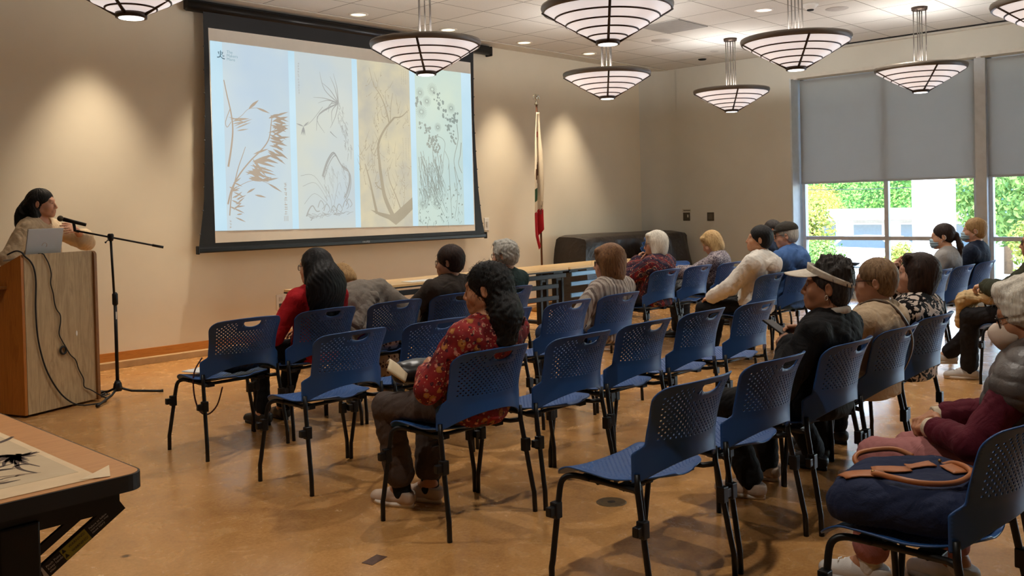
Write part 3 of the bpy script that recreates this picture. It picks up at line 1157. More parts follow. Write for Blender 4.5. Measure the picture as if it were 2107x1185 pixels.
A.stroke([(.30, .46), (.46, .43), (.60, .46), (.58, .54), (.54, .62), (.50, .70)], .008, .006)
A.stroke([(.34, .45), (.34, .55), (.36, .66)], .006, .008)
A.stroke([(.60, .52), (.68, .58), (.66, .64)], .008, .006)
A.stroke([(.88, .34), (.90, .44), (.82, .54), (.80, .60), (.88, .70), (.95, .76)], .012, .008)
A.stroke([(.97, .46), (.94, .54), (.90, .60), (.97, .66)], .014, .010)
for pts in (((.14, .64), (.36, .80), (.56, .94)), ((.20, .64), (.42, .78), (.62, .92)), ((.68, .60), (.70, .78), (.72, .96)), ((.80, .62), (.86, .80), (.78, .96))):
    A.stroke(pts, .010, .006)
for k in range(110):
    u, v = rg.uniform(.02, .96), rg.uniform(.70, .99)
    if rg.random() < .6:
        A.stroke([(u, v), (u + rg.uniform(-.05, .05), v + rg.uniform(.01, .04))], .008, .003, n=2)
    else:
        A.blob(u, v, rg.uniform(.006, .018), 5, rg)
A.build('chrysanthemum_drawing', inks[3], panels[3])
# the mark in the slide's corner
A = Art(4.742, 8.458, -0.009)
lx, lz = 4.855, 3.105


def lg(pts, w0, w1=None, mid=None):
    A.stroke([((x - A.x0) / (A.x1 - A.x0), (zz(x, 0) - z) / (zz(x, 0) - zz(x, 1))) for x, z in [(lx + 0.0021 * (a - 24), lz - 0.0021 * (b_ - 24)) for a, b_ in pts]], w0, w1, mid, n=4)


lg([(12, 11), (15, 22)], .009, .007)
lg([(13, 13), (36, 13)], .005)
lg([(37, 11), (34, 22)], .009, .007)
lg([(15, 22), (34, 22)], .005)
lg([(25, 4), (25.5, 20), (24, 31), (18, 37), (6, 39)], .008, .011)
lg([(18, 28), (26, 35), (35, 42), (47, 44)], .004, .012)
lg([(36, 27), (36.5, 33)], .007)
lg([(42, 27), (43, 33)], .009)
A.build('slide_mark', mat_proj('mark_slate', (78, 104, 116), (88, 112, 124)), slide)
text_mesh('slide_mark_text', 'The\nMakers\nMore', 0.044, mat_proj('mark_pale', (134, 164, 174), (140, 170, 180)), slide,
          frame(sp3(4.925, 3.125, -0.0095), (1, 0, -0.01), (0, 0, 1)), extrude=0.0002, space=0.85)

# ------------------------------------------------------------------ wall plates, flag, covered piano, stacked chairs come later
plate = M('plate_white', (222, 218, 208), 0.5)
bronze_plate = M('plate_bronze', (82, 74, 58), 0.45, 0.3)


def wall_plate(name, label, c, rz, w, h, m, parts):
    o = empty(name, c, rz)
    tag(o, label, 'wall plate')
    MB().box((0, -0.004, 0), (w, 0.008, h), bev=0.003).build('plate', m, o)
    for (px, pz, sx, sz, mm, nm) in parts:
        MB().box((px, -0.010, pz), (sx, 0.008, sz), bev=0.002).build(nm, mm, o)
    return o


slot = M('socket_dark', (60, 56, 52), 0.6)
wall_plate('wall_outlet', 'white double outlet low on the front wall beside the red sleeve', (5.567, YW, 0.461), 0, 0.11, 0.17, plate, [(0, 0.035, .045, .045, M('socket_face', (198, 192, 182), 0.5), 'socket'), (0, -0.035, .045, .045, slot, 'socket')])
wall_plate('wall_switch', 'small white control plate right of the screen', (8.813, YW, 1.233), 0, 0.09, 0.17, plate, [(0, 0.0, .035, .07, M('rocker_grey', (180, 176, 166), 0.5), 'rocker')])
wall_plate('switch_plate', 'dark switch plate under a paper label on the side wall', (XR, 8.25, 1.236), -PI / 2, 0.13, 0.135, bronze_plate, [(0.028, 0.01, .02, .045, plate, 'toggle')])
wall_plate('blank_plate', 'plain dark wall plate right of the switch plate', (XR, 7.80, 1.232), -PI / 2, 0.125, 0.135, bronze_plate, [(0, 0, .08, .085, M('plate_inner', (92, 84, 68), 0.5), 'insert')])
pl = empty('paper_label', (XR, 8.25, 1.335), -PI / 2)
tag(pl, 'small paper label taped above the dark switch plate', 'label')
MB().box((0, -0.001, 0), (0.165, 0.002, 0.055)).build('paper', M('label_paper', (196, 188, 168), 0.7), pl)
MB().box((0.005, -0.0025, 0), (0.13, 0.001, 0.020)).build('print_line', M('label_print', (112, 106, 92), 0.7), pl)

fl = empty('flag', (9.535, 8.50, 0))
tag(fl, 'furled white and red state flag with a brown bear on its pole', 'flag')
pole_m = mat_wood('flag_pole_wood', (74, 40, 22), (96, 56, 30), 1, (9, 9, 1), 0.35)
MB().lathe([(0, 0.0), (0.16, 0.0), (0.155, 0.03), (0.06, 0.07), (0.03, 0.12), (0, 0.12)], n=28).build('base', M('flag_base_gold', (150, 112, 52), 0.35, 0.8), fl)
MB().tube([(0.012, 0, 0.1), (0, 0, 1.5), (-0.03, 0, 2.86)], 0.0145, 12).build('pole', pole_m, fl)
fn = MB()
fn.lathe([(0.018, 0), (0.03, 0.01), (0.02, 0.03), (0.01, 0.05), (0.02, 0.06), (0.0, 0.075)], (-0.03, 0, 2.86), 16)
fn.ball((-0.03, 0, 2.965), (0.02, 0.016, 0.032), 10, 8)
fn.ball((-0.045, -0.012, 3.005), (0.012, 0.011, 0.014), 8, 6)
for s in (-1, 1):
    fn.tube([(-0.03, 0, 2.96), (-0.03 + s * 0.04, 0.0, 3.0), (-0.03 + s * 0.062, 0, 2.975), (-0.03 + s * 0.058, 0, 2.93)], [0.012, 0.016, 0.013, 0.004], 8, flat=((0, 1, 0), 0.4))
fn.build('eagle_finial', M('finial_silver', (196, 190, 172), 0.25, 0.9), fl)
# the cloth hangs in long folds: s runs round the folds, h runs down
FW = M('flag_white', (226, 214, 190), 0.8, var=0.04)
FR = M('flag_red', (172, 26, 38), 0.8)
FB = M('flag_bear', (96, 66, 44), 0.8)
FG = M('flag_green', (40, 74, 46), 0.8)


def cloth(side):
    """outer fold (side 0) or the fold behind with the red stripe (side 1)"""
    def f(u, v):
        if side == 0:
            z = 2.76 - v * (1.90 - 0.28 * u)
            w = 0.04 + 0.105 * min(1, v * 2.2) - 0.02 * max(0, v - .75) * 4
            x = -0.035 - w + u * (w + 0.025)
            y = -0.035 - 0.045 * math.sin(u * PI * 2.2 + 0.6) * min(1, v * 3) + 0.01 * math.sin(v * 9)
            if v > 0.9:
                x += (v - .9) * 0.5 * (1 - u)
        else:
            z = 2.74 - v * (1.16 - 0.12 * u)
            w = 0.02 + 0.085 * min(1, v * 1.3)
            x = -0.03 + u * w
            y = -0.02 - 0.04 * math.sin(u * PI * 1.6) * min(1, v * 2)
        return (x, y, z)
    return f


m = MB()
NU, NV = 16, 64
for side in (0, 1):
    b0 = len(m.f)
    m.grid(cloth(side), NU, NV)
    for j in range(NV):
        for i in range(NU):
            u, v = (i + .5) / NU, (j + .5) / NV
            k = 0
            if side == 0:
                z = 2.76 - v * 1.9
                du, dz = (u - 0.55), (z - 2.41) / 0.10
                if abs(du) < .22 and abs(dz) < .8 and abs(du) * 2.5 + abs(dz) < .9:
                    k = 1
                if 1.66 < z < 2.05 and (u - .42) ** 2 / .12 + ((z - 1.88) / .20) ** 2 < 1 and not (0.35 < u < 0.5 and 1.78 < z < 1.86):
                    k = 2
                if 1.52 < z < 1.70 and u < .62:
                    k = 3
                if z < 1.30 - 0.18 * (u - .4):
                    k = 1
            else:
                z = 2.74 - v * 1.16
                if z < 2.06 - .08 * u:
                    k = 1
            m.mi[b0 + j * NU + i] = k
o = m.build('cloth', [FW, FR, FB, FG], fl, fixn=False)
bake_solidify(o, 0.003)
text_mesh('flag_lettering', 'REPUBLIC', 0.044, M('flag_letter', (60, 44, 34), 0.8), fl, frame((-0.082, -0.090, 1.345), (0.06, 0, 0.26), (-0.9, 0, 0.2)), align='LEFT')

pn = MB()


def piano(u, v):
    # u along the length, v from the back bottom over the top to the front bottom
    x = 10.05 + 2.55 * u
    e = min(u, 1 - u)
    fl_ = max(0, 0.06 - e) / 0.06
    prof = [(0.36, 0.0), (0.36, 0.55), (0.34, 1.0), (0.28, 1.035), (-0.05, 1.03), (-0.26, 1.0), (-0.31, 0.94), (-0.335, 0.55), (-0.36, 0.30), (-0.37, 0.03)]
    k = v * (len(prof) - 1)
    i = min(int(k), len(prof) - 2)
    q = k - i
    y = prof[i][0] * (1 - q) + prof[i + 1][0] * q
    z = prof[i][1] * (1 - q) + prof[i + 1][1] * q
    wob = 0.012 * math.sin(x * 7.3 + z * 4) + 0.010 * math.sin(x * 17 + z * 9)
    z2 = z * (1 - 0.02 * fl_) - 0.008 * math.sin(u * PI) * (z > .9)
    xx = x + (-1 if u < .5 else 1) * 0.09 * fl_ * (1.05 - z) * 1.3
    return (xx, 8.36 + y * (1 - .12 * fl_) + wob * (z < .95), z2 + (0 if z < .9 else 0.006 * math.sin(x * 3)))


pn.grid(piano, 60, 27)
nb = 61
pn.add([piano(0, j / 27) for j in range(28)], [tuple(range(28))])
pn.add([piano(1, j / 27) for j in range(28)], [tuple(range(28))])
t = NT('piano_cover_vinyl')
_v = t.coords('Object')
t.color(t.ramp(t.noise(_v, 3, 4), [(0.3, rgb(30, 25, 22)), (0.7, rgb(42, 35, 30))]))
t.set(0.42, 0, 0.4)
t.bump(t.noise(_v, 7, 3, 0.5, 1.0), 0.5, 0.03)
tag(pn.build('covered_piano', t.m), 'long upright piano under a dark brown cover in the corner', 'piano')

# ------------------------------------------------------------------ the lectern, laptop, cables, microphone stand
LX, LY, LROT = 2.373, 7.144, math.atan2(0.342, 0.94)
lec = empty('lectern', (LX, LY, 0), LROT)
tag(lec, 'oak veneered lectern with a laptop on top at the left wall', 'lectern')
oak_pale = mat_wood('oak_pale', (150, 126, 92), (186, 162, 124), 1, (7, 7, 0.7), 0.5)
oak_warm = mat_wood('oak_warm', (146, 84, 26), (178, 112, 42), 1, (7, 7, 0.7), 0.45)
oak_edge = mat_wood('oak_edge', (112, 70, 30), (138, 92, 44), 1, (5, 5, 1), 0.4)
LW, LD, LH = 0.635, 0.52, 1.165
MB().box((LW / 2 - 0.01, 0.011, 0.02 + (LH - 0.02) / 2), (LW - 0.03, 0.022, LH - 0.02)).build('front_panel', oak_pale, lec)
side = [(0.0, 0.02), (LD, 0.02), (LD, 0.98), (0.0, 1.185)]
MB().prism([(y, z) for y, z in side], -0.022, 0.0, 'x').build('side_panel', oak_warm, lec)
m = MB()
rs = [(-0.02, 0.012), (LD, 0.012), (LD, 0.98), (0.05, 1.178)] + [(-0.02 + 0.035 - 0.035 * math.sin(a), 1.15 + 0.035 * math.cos(a)) for a in (0.2, 0.6, 1.0, 1.3, 1.57)]
m.prism(rs, LW - 0.025, LW, 'x')
m.build('side_panel', oak_edge, lec)
MB().box((LW / 2, LD / 2 + 0.02, 0.04), (LW - 0.05, LD - 0.06, 0.03)).build('plinth', M('plinth_black', (24, 20, 18), 0.6), lec)
m = MB()
m.prism([(0.0, 1.165), (LD, 0.96), (LD, 0.985), (0.0, 1.187)], -0.018, LW - 0.02, 'x')
m.build('sloped_top', oak_pale, lec)
MB().box((-0.05, 0.30, 0.945), (0.075, 0.30, 0.022), bev=0.006).build('side_ledge', oak_edge, lec)
MB().ball((0.441, -0.002, 0.558), (0.009, 0.002, 0.022), 8, 6).build('torn_sticker', plate, lec)
R20 = Matrix.Rotation(LROT, 3, 'Z')


def lw(x, y, z):
    p = R20 @ Vector((x, y, 0))
    return (LX + p.x, LY + p.y, z)


cab = M('cable_black', (18, 17, 18), 0.5)
c1 = [(-0.05, 0.10, 1.19), (-0.03, 0.04, 1.215), (-0.005, 0.01, 1.205), (0.003, -0.014, 1.175), (0.044, -0.014, 1.14), (0.074, -0.014, 1.086), (0.088, -0.014, 0.994), (0.083, -0.014, 0.879), (0.079, -0.014, 0.788), (0.084, -0.014, 0.627), (0.105, -0.014, 0.486), (0.152, -0.014, 0.328),
      (0.222, -0.02, 0.188), (0.3, -0.03, 0.085), (0.385, -0.06, 0.02), (0.48, -0.12, 0.010), (0.585, -0.12, 0.010), (0.68, -0.02, 0.012)]
o = MB().tube(spline([lw(*p) for p in c1], 5), 0.006, 8).build('power_cable', cab)
tag(o, 'thick black cable sweeping down the lectern front in one curve', 'cable')
c2 = [(0.15, 0.03, 1.187), (0.16, -0.008, 1.185), (0.176, -0.012, 1.158), (0.199, -0.012, 1.118), (0.213, -0.012, 1.077), (0.222, -0.012, 1.029), (0.214, -0.012, 0.96), (0.233, -0.012, 0.888), (0.242, -0.012, 0.817), (0.259, -0.012, 0.762), (0.289, -0.012, 0.718), (0.29, -0.012, 0.659), (0.274, -0.012, 0.578), (0.302, -0.012, 0.515), (0.326, -0.012, 0.476), (0.368, -0.012, 0.405), (0.416, -0.012, 0.355), (0.442, -0.012, 0.279), (0.483, -0.012, 0.199), (0.485, -0.014, 0.138), (0.546, -0.02, 0.10), (0.634, -0.05, 0.03), (0.70, -0.03, 0.012)]
m = MB().tube(spline([lw(*p) for p in c2], 5), 0.0042, 8)
m.tube([lw(0.306 + 0.026 * math.cos(a), -0.014, 0.448 + 0.028 * math.sin(a)) for a in [2 * PI * k / 20 for k in range(20)]], 0.008, 8, closed=True)
tag(m.build('laptop_cable', cab), 'thin wavy black cable with a coiled loop on the lectern front', 'cable')
m = MB()
for k in range(5):
    m.tube(spline([lw(0.62 + .02 * k, 0.03 + .02 * k, 0.012), lw(0.72, 0.0 + .03 * k, 0.03 + .01 * k), lw(0.80 - .02 * k, 0.08, 0.012), lw(0.68, 0.13, 0.012)], 6), 0.005, 6)
m.box(lw(0.70, 0.10, 0.03), (0.10, 0.06, 0.05), LROT, bev=0.008)
tag(m.build('cable_heap', cab), 'heap of black cables and an adapter between lectern and stand', 'cable')

lap = empty('laptop', lw(0.245, 0.10, 1.152), LROT + 0.03)
tag(lap, 'open silver laptop seen from behind on the lectern', 'laptop')
lap.rotation_euler = (-0.10, 0, LROT + 0.03)
sil = M('laptop_silver', (176, 176, 176), 0.35, 0.6, var=0.02)
MB().box((0, 0.115, 0.008), (0.315, 0.22, 0.015), bev=0.005).build('keyboard_base', sil, lap)
m = MB().box((0, 0, 0.108), (0.318, 0.009, 0.212), bev=0.004)
RL = Matrix.Rotation(0.30, 4, 'X')
lid = m.build('lid', sil, lap)
lid.data.transform(Matrix.Translation((0, -0.002, 0.010)) @ RL)
MB().box((0, 0.0052, 0.112), (0.30, 0.001, 0.185)).build('display', M('laptop_display', (30, 32, 38), 0.2), lid).data.transform(Matrix.Translation((0, -0.002, 0.010)) @ RL)
em = MB()
for a in range(7):
    t0 = -0.6 + a * 0.55
    em.tube([(0.022 * math.cos(t0 + k * .1) * (1 - .25 * math.sin(k)), -0.0052, 0.085 + 0.020 * math.sin(t0 + k * .1)) for k in range(5)], 0.0014, 5)
em.build('lid_emblem', M('emblem_bronze', (186, 150, 118), 0.3, 0.6), lid).data.transform(Matrix.Translation((0, -0.002, 0.010)) @ RL)

st = empty('microphone_stand', (3.11, 7.34, 0))
tag(st, 'black boom microphone stand between lectern and chairs', 'microphone stand')
sblk = M('stand_black', (16, 15, 16), 0.4, 0.2)
MB().tube([(0, 0, 0.08), (0, 0, 0.80)], 0.0135, 14).build('lower_tube', sblk, st)
MB().tube([(-0.005, 0, 0.78), (-0.02, 0.0, 1.27)], 0.0095, 12).build('upper_tube', sblk, st)
MB().lathe([(0.014, 0.74), (0.022, 0.75), (0.022, 0.83), (0.012, 0.845)], n=16).build('height_clutch', sblk, st)
MB().box((0.0, -0.0142, 0.66), (0.010, 0.001, 0.06)).build('stand_label', plate, st)
MB().lathe([(0.03, 0.055), (0.036, 0.075), (0.030, 0.115), (0.018, 0.14), (0.0, 0.14)], n=20).build('tripod_hub', sblk, st)
for (ex, ey) in ((-0.275, -0.272), (0.325, -0.104), (-0.12, 0.32)):
    MB().tube([(0, 0, 0.085), (ex * .3, ey * .3, 0.045), (ex * .93, ey * .93, 0.018), (ex, ey, 0.018)], [0.010, 0.010, 0.011, 0.013], 10).build('leg', sblk, st)
cl = Vector((-0.02, 0, 1.285))
dv = Vector((-0.235, 0.10, 0.062))
MB().tube([cl + dv * 1.02, cl - dv * 1.50], 0.0075, 10).build('boom', sblk, st)
MB().tube([cl - dv * 1.20, cl - dv * 1.53], 0.0105, 10).build('counter_grip', sblk, st)
m = MB().lathe([(0.016, -0.03), (0.024, -0.01), (0.024, 0.02), (0.016, 0.03)], cl, 14)
m.tube([cl, cl + Vector((-0.05, -0.03, -0.035))], 0.004, 8).ball(cl + Vector((-0.055, -0.033, -0.038)), 0.008, 8, 6)
m.build('boom_clutch', sblk, st)
tip = cl + dv
MB().tube([tip + Vector((0.03, 0, -0.01)), tip, tip + Vector((-0.008, 0, 0.062))], 0.012, 10).build('mic_clip', sblk, st)
mic = empty('microphone', (3.11 + tip.x - 0.02, 7.34 + tip.y, tip.z + 0.072))
mic.scale = (0.88, 0.88, 0.88)
tag(mic, 'black handheld microphone clipped to the boom before the speaker', 'microphone')
a0, a1 = Vector((0.105, -0.045, -0.035)), Vector((-0.085, 0.035, 0.028))
MB().tube([a0, a0 * .9, a0 * .2, a1 * .75], [0.014, 0.0155, 0.0165, 0.019], 16).build('handle', sblk, mic)
MB().ball(a1, 0.027, 16, 12).build('grille', M('mic_grille', (82, 76, 62), 0.45, 0.7, bump=0.6, bscale=500), mic)

# ------------------------------------------------------------------ the near table with a painting
nt_ = empty('folding_table', (0.2, 3.08, 0))
tag(nt_, 'near folding table with a wood top at the lower left', 'table')
lam = mat_wood('table_laminate', (188, 128, 76), (206, 148, 92), 1, (1, 9, 9), 0.35)
edge_b = M('table_edge_black', (22, 19, 18), 0.5)


def rrect(x0, x1, y0, y1, r, n=6):
    out = []
    for cx, cy, a0 in ((x1 - r, y1 - r, 0), (x0 + r, y1 - r, 90), (x0 + r, y0 + r, 180), (x1 - r, y0 + r, 270)):
        for k in range(n + 1):
            a = math.radians(a0 + 90 * k / n)
            out.append((cx + r * math.cos(a), cy + r * math.sin(a)))
    return out


MB().prism(rrect(-1.0, 0.914, -0.60, 0.66, 0.045), 0.727, 0.7408).build('tabletop', lam, nt_)
MB().prism(rrect(-1.006, 0.920, -0.606, 0.666, 0.05), 0.695, 0.7395).build('edge_band', edge_b, nt_)
tb = M('table_black', (15, 13, 13), 0.45, 0.2)
for y in (-0.53, 0.57):
    m = MB().box((0.02, y, 0.665), (1.70, 0.03, 0.065))
    m.build('apron_rail', tb, nt_)
    for x in (0.50, -0.60):
        m = MB()
        m.box((x + 0.11, y, 0.33), (0.10, 0.05, 0.66), bev=0.006).box((x - 0.02, y, 0.36), (0.05, 0.04, 0.50)).box((x + 0.04, y, 0.60), (0.16, 0.035, 0.018)).box((x + 0.04, y, 0.52), (0.16, 0.035, 0.05))
        m.box((x + 0.06, y, 0.02), (0.22, 0.06, 0.04), bev=0.01)
        m.build('leg', tb, nt_)
br = empty('brace', (0.0, 0, 0))
br.parent = nt_
bpy.data.objects.remove(br)
q0, q1 = Vector((0.63, -0.53, 0.490)), Vector((0.865, -0.53, 0.640))
dq = (q1 - q0).normalized()
ang = math.atan2(dq.z, dq.x)
RB = Matrix.Rotation(-ang, 3, 'Y')
MB().box((q0 + q1) / 2, ((q1 - q0).length + 0.03, 0.016, 0.040), RB).build('brace', tb, nt_)
MB().box(Vector((0.725, -0.53, 0.615)), (0.22, 0.012, 0.022), RB).build('brace_stay', tb, nt_)
up = Vector((-dq.z, 0, dq.x))
yq = -0.53 - 0.0086


def on_brace(s, w, h, mat, name, par, off=0.0):
    c = q0 + dq * s + Vector((0, -0.53 + 0.53, 0))
    c.y = yq - off
    return MB().box(c, (w, 0.0008, h), RB).build(name, mat, par)


lbl = on_brace(0.035, 0.036, 0.034, M('label_white', (196, 190, 184), 0.5), 'warning_label', nt_)
on_brace(0.145, 0.078, 0.036, M('label_yellow', (150, 138, 40), 0.5), 'warning_label', nt_)
wt = M('label_text_white', (186, 180, 176), 0.5)
kt = M('label_text_black', (24, 22, 16), 0.5)


def brace_text(s, h, txt, size, mat):
    o = q0 + dq * s + up * h
    o.y = yq - 0.0012
    text_mesh('label_text', txt, size, mat, nt_, frame(o, dq, up), extrude=0.0002, space=0.9)


brace_text(0.060, 0.006, 'Pinch Point\nKeep hands\nclear', 0.0095, wt)
brace_text(0.128, 0.006, 'WARNING!', 0.0100, kt)
brace_text(0.128, -0.010, 'WARNING!', 0.0100, kt)
brace_text(0.192, 0.006, 'Failure to follow\ninstructions may\ncause injury', 0.0085, wt)
m = MB()
for k in (0, 1):
    c = q0 + dq * 0.113 + up * (0.009 - 0.016 * k)
    c.y = yq - 0.0012
    m.add([c - dq * .006 - up * .004, c + dq * .006 - up * .004, c + up * .008], [(0, 1, 2)])
c = q0 + dq * 0.035
c.y = yq - 0.0012
for a0_, b0_ in (((-.012, .010), (.010, -.012)), ((-.004, .012), (.002, -.002)), ((.002, .013), (.006, .002)), ((.010, .010), (.006, -.004)), ((-.014, -.004), (-.002, -.008))):
    p, q = c + dq * a0_[0] + up * a0_[1], c + dq * b0_[0] + up * b0_[1]
    n_ = (q - p).normalized()
    w_ = Vector((-n_.z, 0, n_.x)) * 0.0022
    m.add([p + w_, q + w_, q - w_, p - w_], [(0, 1, 2, 3)])
m.build('label_symbol', kt, nt_)

pp = empty('scroll_painting', (0.60, 3.05, 0.7413))
tag(pp, 'ink painting on paper lying taped to the near table', 'painting')
t = NT('aged_paper')
_v = t.coords('Object')
t.color(t.ramp(t.noise(_v, 6, 4), [(0.3, rgb(196, 168, 128)), (0.7, rgb(208, 184, 146))]))
t.set(0.6)
aged = t.m
PX0, PX1, PY0, PY1 = -0.62, 0.41, -0.54, 0.62
MB().box(((PX0 + PX1) / 2, (PY0 + PY1) / 2, 0.0009), (PX1 - PX0, PY1 - PY0, 0.0016)).build('paper', M('paper_mount', (226, 196, 152), 0.55), pp)
MB().box(((PX0 + PX1 - 0.02) / 2, (PY0 + 0.095 + PY1) / 2, 0.0019), (PX1 - PX0 - 0.022, PY1 - PY0 - 0.095, 0.0006)).build('picture_sheet', aged, pp)
ink = M('ink_black', (84, 66, 54), 0.8)
ink2 = M('ink_wash', (140, 116, 92), 0.8)


class Flat:
    def __init__(self, z):
        self.m, self.z = MB(), z

    def stroke(self, pts, w0, w1=None, mid=None, n=5):
        P = spline([(a, b, self.z) for a, b in pts], n)
        N = len(P)
        w1 = w0 if w1 is None else w1
        vs = []
        for i, q in enumerate(P):
            t_ = P[min(i + 1, N - 1)] - P[max(i - 1, 0)]
            n_ = Vector((-t_.y, t_.x, 0))
            if n_.length < 1e-9:
                n_ = Vector((1, 0, 0))
            n_.normalize()
            k = i / (N - 1)
            w = w0 + (w1 - w0) * k if mid is None else (w0 * (1 - 2 * k) + mid * 2 * k if k < .5 else mid * (2 - 2 * k) + w1 * (2 * k - 1))
            vs += [q + n_ * w / 2, q - n_ * w / 2]
        self.m.add(vs, [(2 * i, 2 * i + 1, 2 * i + 3, 2 * i + 2) for i in range(N - 1)])


rg = random.Random(9)
A, B = Flat(0.0026), Flat(0.0024)
# leaning tufts of leaves on bending stems; rock texture strokes along the foot
for (hx, hy, s) in ((0.345, -0.12, 1.0), (0.30, 0.13, 0.9), (0.10, -0.02, 0.9)):
    for k in range(22):
        a = rg.uniform(2.2, 5.4) if k < 15 else rg.uniform(-.9, 1.6)
        L = rg.uniform(.05, .13) * s * (1 if k < 15 else .45)
        A.stroke([(hx, hy), (hx + .5 * L * math.cos(a), hy + .5 * L * math.sin(a)), (hx + L * math.cos(a + .25), hy + L * math.sin(a + .25))], 0.006, 0.002, 0.016 * s)
    A.stroke([(hx - .005, hy), (hx - .045 * s, hy - .12 * s), (hx - .050 * s, hy - .18 * s), (hx - .035 * s, hy - .245 * s)], 0.016 * s, 0.006)
    A.stroke([(hx, hy), (hx - .022 * s, hy - .08 * s), (hx - .015 * s, hy - .13 * s), (hx - .005 * s, hy - .18 * s)], 0.011 * s, 0.004)
    A.stroke([(hx, hy), (hx - .14 * s, hy + .03), (hx - .30 * s, hy + .02)], 0.014 * s, 0.004)
    A.stroke([(hx - .02, hy + .02), (hx - .12 * s, hy + .07), (hx - .28 * s, hy + .10)], 0.010 * s, 0.003)
A.stroke([(.415, .15), (.36, .10), (.24, .06), (.05, .05)], 0.010, 0.006, 0.026)
for k in range(46):
    x, y = rg.uniform(-.4, .31), rg.uniform(-.36, -.16)
    (A if k % 3 == 0 else B).stroke([(x, y), (x + rg.uniform(.01, .03), y + rg.uniform(-.01, .016)), (x + rg.uniform(.04, .07), y + rg.uniform(-.015, .015))], 0.005, 0.003, 0.014)
for k in range(110):
    x, y = rg.uniform(-.58, .22), rg.uniform(-.43, -.33)
    (A if k % 4 == 0 else B).stroke([(x, y), (x + .03, y + rg.uniform(-.012, .014)), (x + rg.uniform(.04, .1), y + rg.uniform(-.01, .01))], 0.005, 0.003, 0.015)
A.m.build('brush_drawing', ink, pp, fixn=False)
B.m.build('wash_drawing', ink2, pp, fixn=False)
tp = MB()
tp.add([(0.36, -0.53, 0.0030), (0.43, -0.555, 0.0012), (0.475, -0.44, 0.0016), (0.405, -0.50, 0.004)], [(0, 1, 2, 3)])
bake_solidify(tp.build('tape', M('tape_cream', (232, 206, 166), 0.4), pp), 0.0006)

# ------------------------------------------------------------------ the row of tables before the front wall
maple = mat_wood('maple_top', (206, 166, 110), (222, 188, 136), 1, (0.8, 9, 9), 0.35)
dk = M('frame_charcoal', (26, 26, 28), 0.45, 0.3)
rail = M('rail_blue_reflected', (106, 140, 168), 0.35, 0.35)  # blue light reflected by the rails is put into their colour


def make_flip_table(rail):
    r = empty('flip_top_table')
    MB().prism(rrect(-0.86, 0.86, -0.30, 0.30, 0.03), 0.716, 0.738).build('tabletop', maple, r)
    MB().prism(rrect(-0.863, 0.863, -0.303, 0.303, 0.033), 0.702, 0.7165).build('edge_band', dk, r)
    for z in (0.655, 0.535, 0.400):
        MB().box((0, -0.22 if z < .6 else -0.285, z), (1.50 if z < .6 else 1.62, 0.02, 0.052), bev=0.006).build('cross_rail', rail, r)
    for x in (-0.72, 0.72):
        m = MB()
        for dx in (-0.05, 0.05):
            m.box((x + dx, 0.0, 0.38), (0.045, 0.07, 0.62), bev=0.008)
        m.box((x, 0.0, 0.685), (0.16, 0.50, 0.03))
        m.box((x, 0, 0.095), (0.075, 0.56, 0.04), bev=0.01)
        m.box((x, 0, 0.60), (0.15, 0.06, 0.06))
        m.build('leg', dk, r)
        for y in (-0.26, 0.26):
            w = MB().lathe([(0.012, -0.018), (0.034, -0.014), (0.034, 0.014), (0.012, 0.018)], (x, y, 0.034), 20, Matrix.Rotation(PI / 2, 3, 'Y'))
            w.box((x, y, 0.068), (0.05, 0.03, 0.02))
            w.build('caster', sblk, r)
    return r


_t = make_flip_table(dk)
for i, (x, y, lb) in enumerate(((5.54, 7.09, 'left flip top table in the row, behind the woman in red'), (7.27, 7.12, 'middle flip top table in the row before the front wall'),
                                (9.00, 7.13, 'right flip top table of the row, beside the covered piano'))):
    o = _t if i == 0 else (copy_tree(_t) if i == 1 else make_flip_table(rail))
    o.location = (x, y, 0)
    tag(o, lb, 'table', 'flip top tables along the front')
o = MB().box((6.05, 6.95, 0.7412), (0.50, 0.16, 0.004), bev=0.001).build('paper_sheet', M('paper_white', (232, 230, 226), 0.6))
tag(o, 'white sheet of paper on the table beside the leaning woman', 'paper')

# ------------------------------------------------------------------ the floor's small things
dr = empty('floor_drain', (3.529, 2.727, 0.0))
tag(dr, 'round metal drain cover in the floor between the rows', 'drain')
MB().lathe([(0, 0.002), (0.058, 0.002), (0.066, 0.003), (0.072, 0.0015), (0.074, 0.0)], n=36).build('cover', M('drain_metal', (104, 84, 56), 0.45, 0.5, var=0.25, scale=40), dr)
MB().lathe([(0, 0.0032), (0.018, 0.0032), (0.020, 0.002)], n=20).build('plug', M('drain_dark', (52, 42, 30), 0.5, 0.4), dr)
m = MB().box((2.319, 3.03, 0.0008), (0.10, 0.055, 0.0016), 0.25)
tag(m.build('floor_patch', M('floor_patch_brown', (82, 56, 42), 0.6, var=0.3, scale=60)), 'worn square brown patch on the floor at the bottom centre', 'patch')

# ------------------------------------------------------------------ blue perforated stacking chairs
t = NT('chair_blue')
_v = t.coords('Object')
t.color(t.ramp(t.noise(_v, 4, 3), [(0.3, rgb(28, 68, 122)), (0.7, rgb(33, 76, 134))]))
t.set(0.42, 0, 0.45)
t.bump(t.noise(_v, 500, 2), 0.08, 0.001)
chair_blue = t.m
leg_blk = M('chair_leg_black', (13, 12, 13), 0.42, 0.1)


def sstep(a, b, x):
    k = min(1, max(0, (x - a) / (b - a)))
    return k * k * (3 - 2 * k)


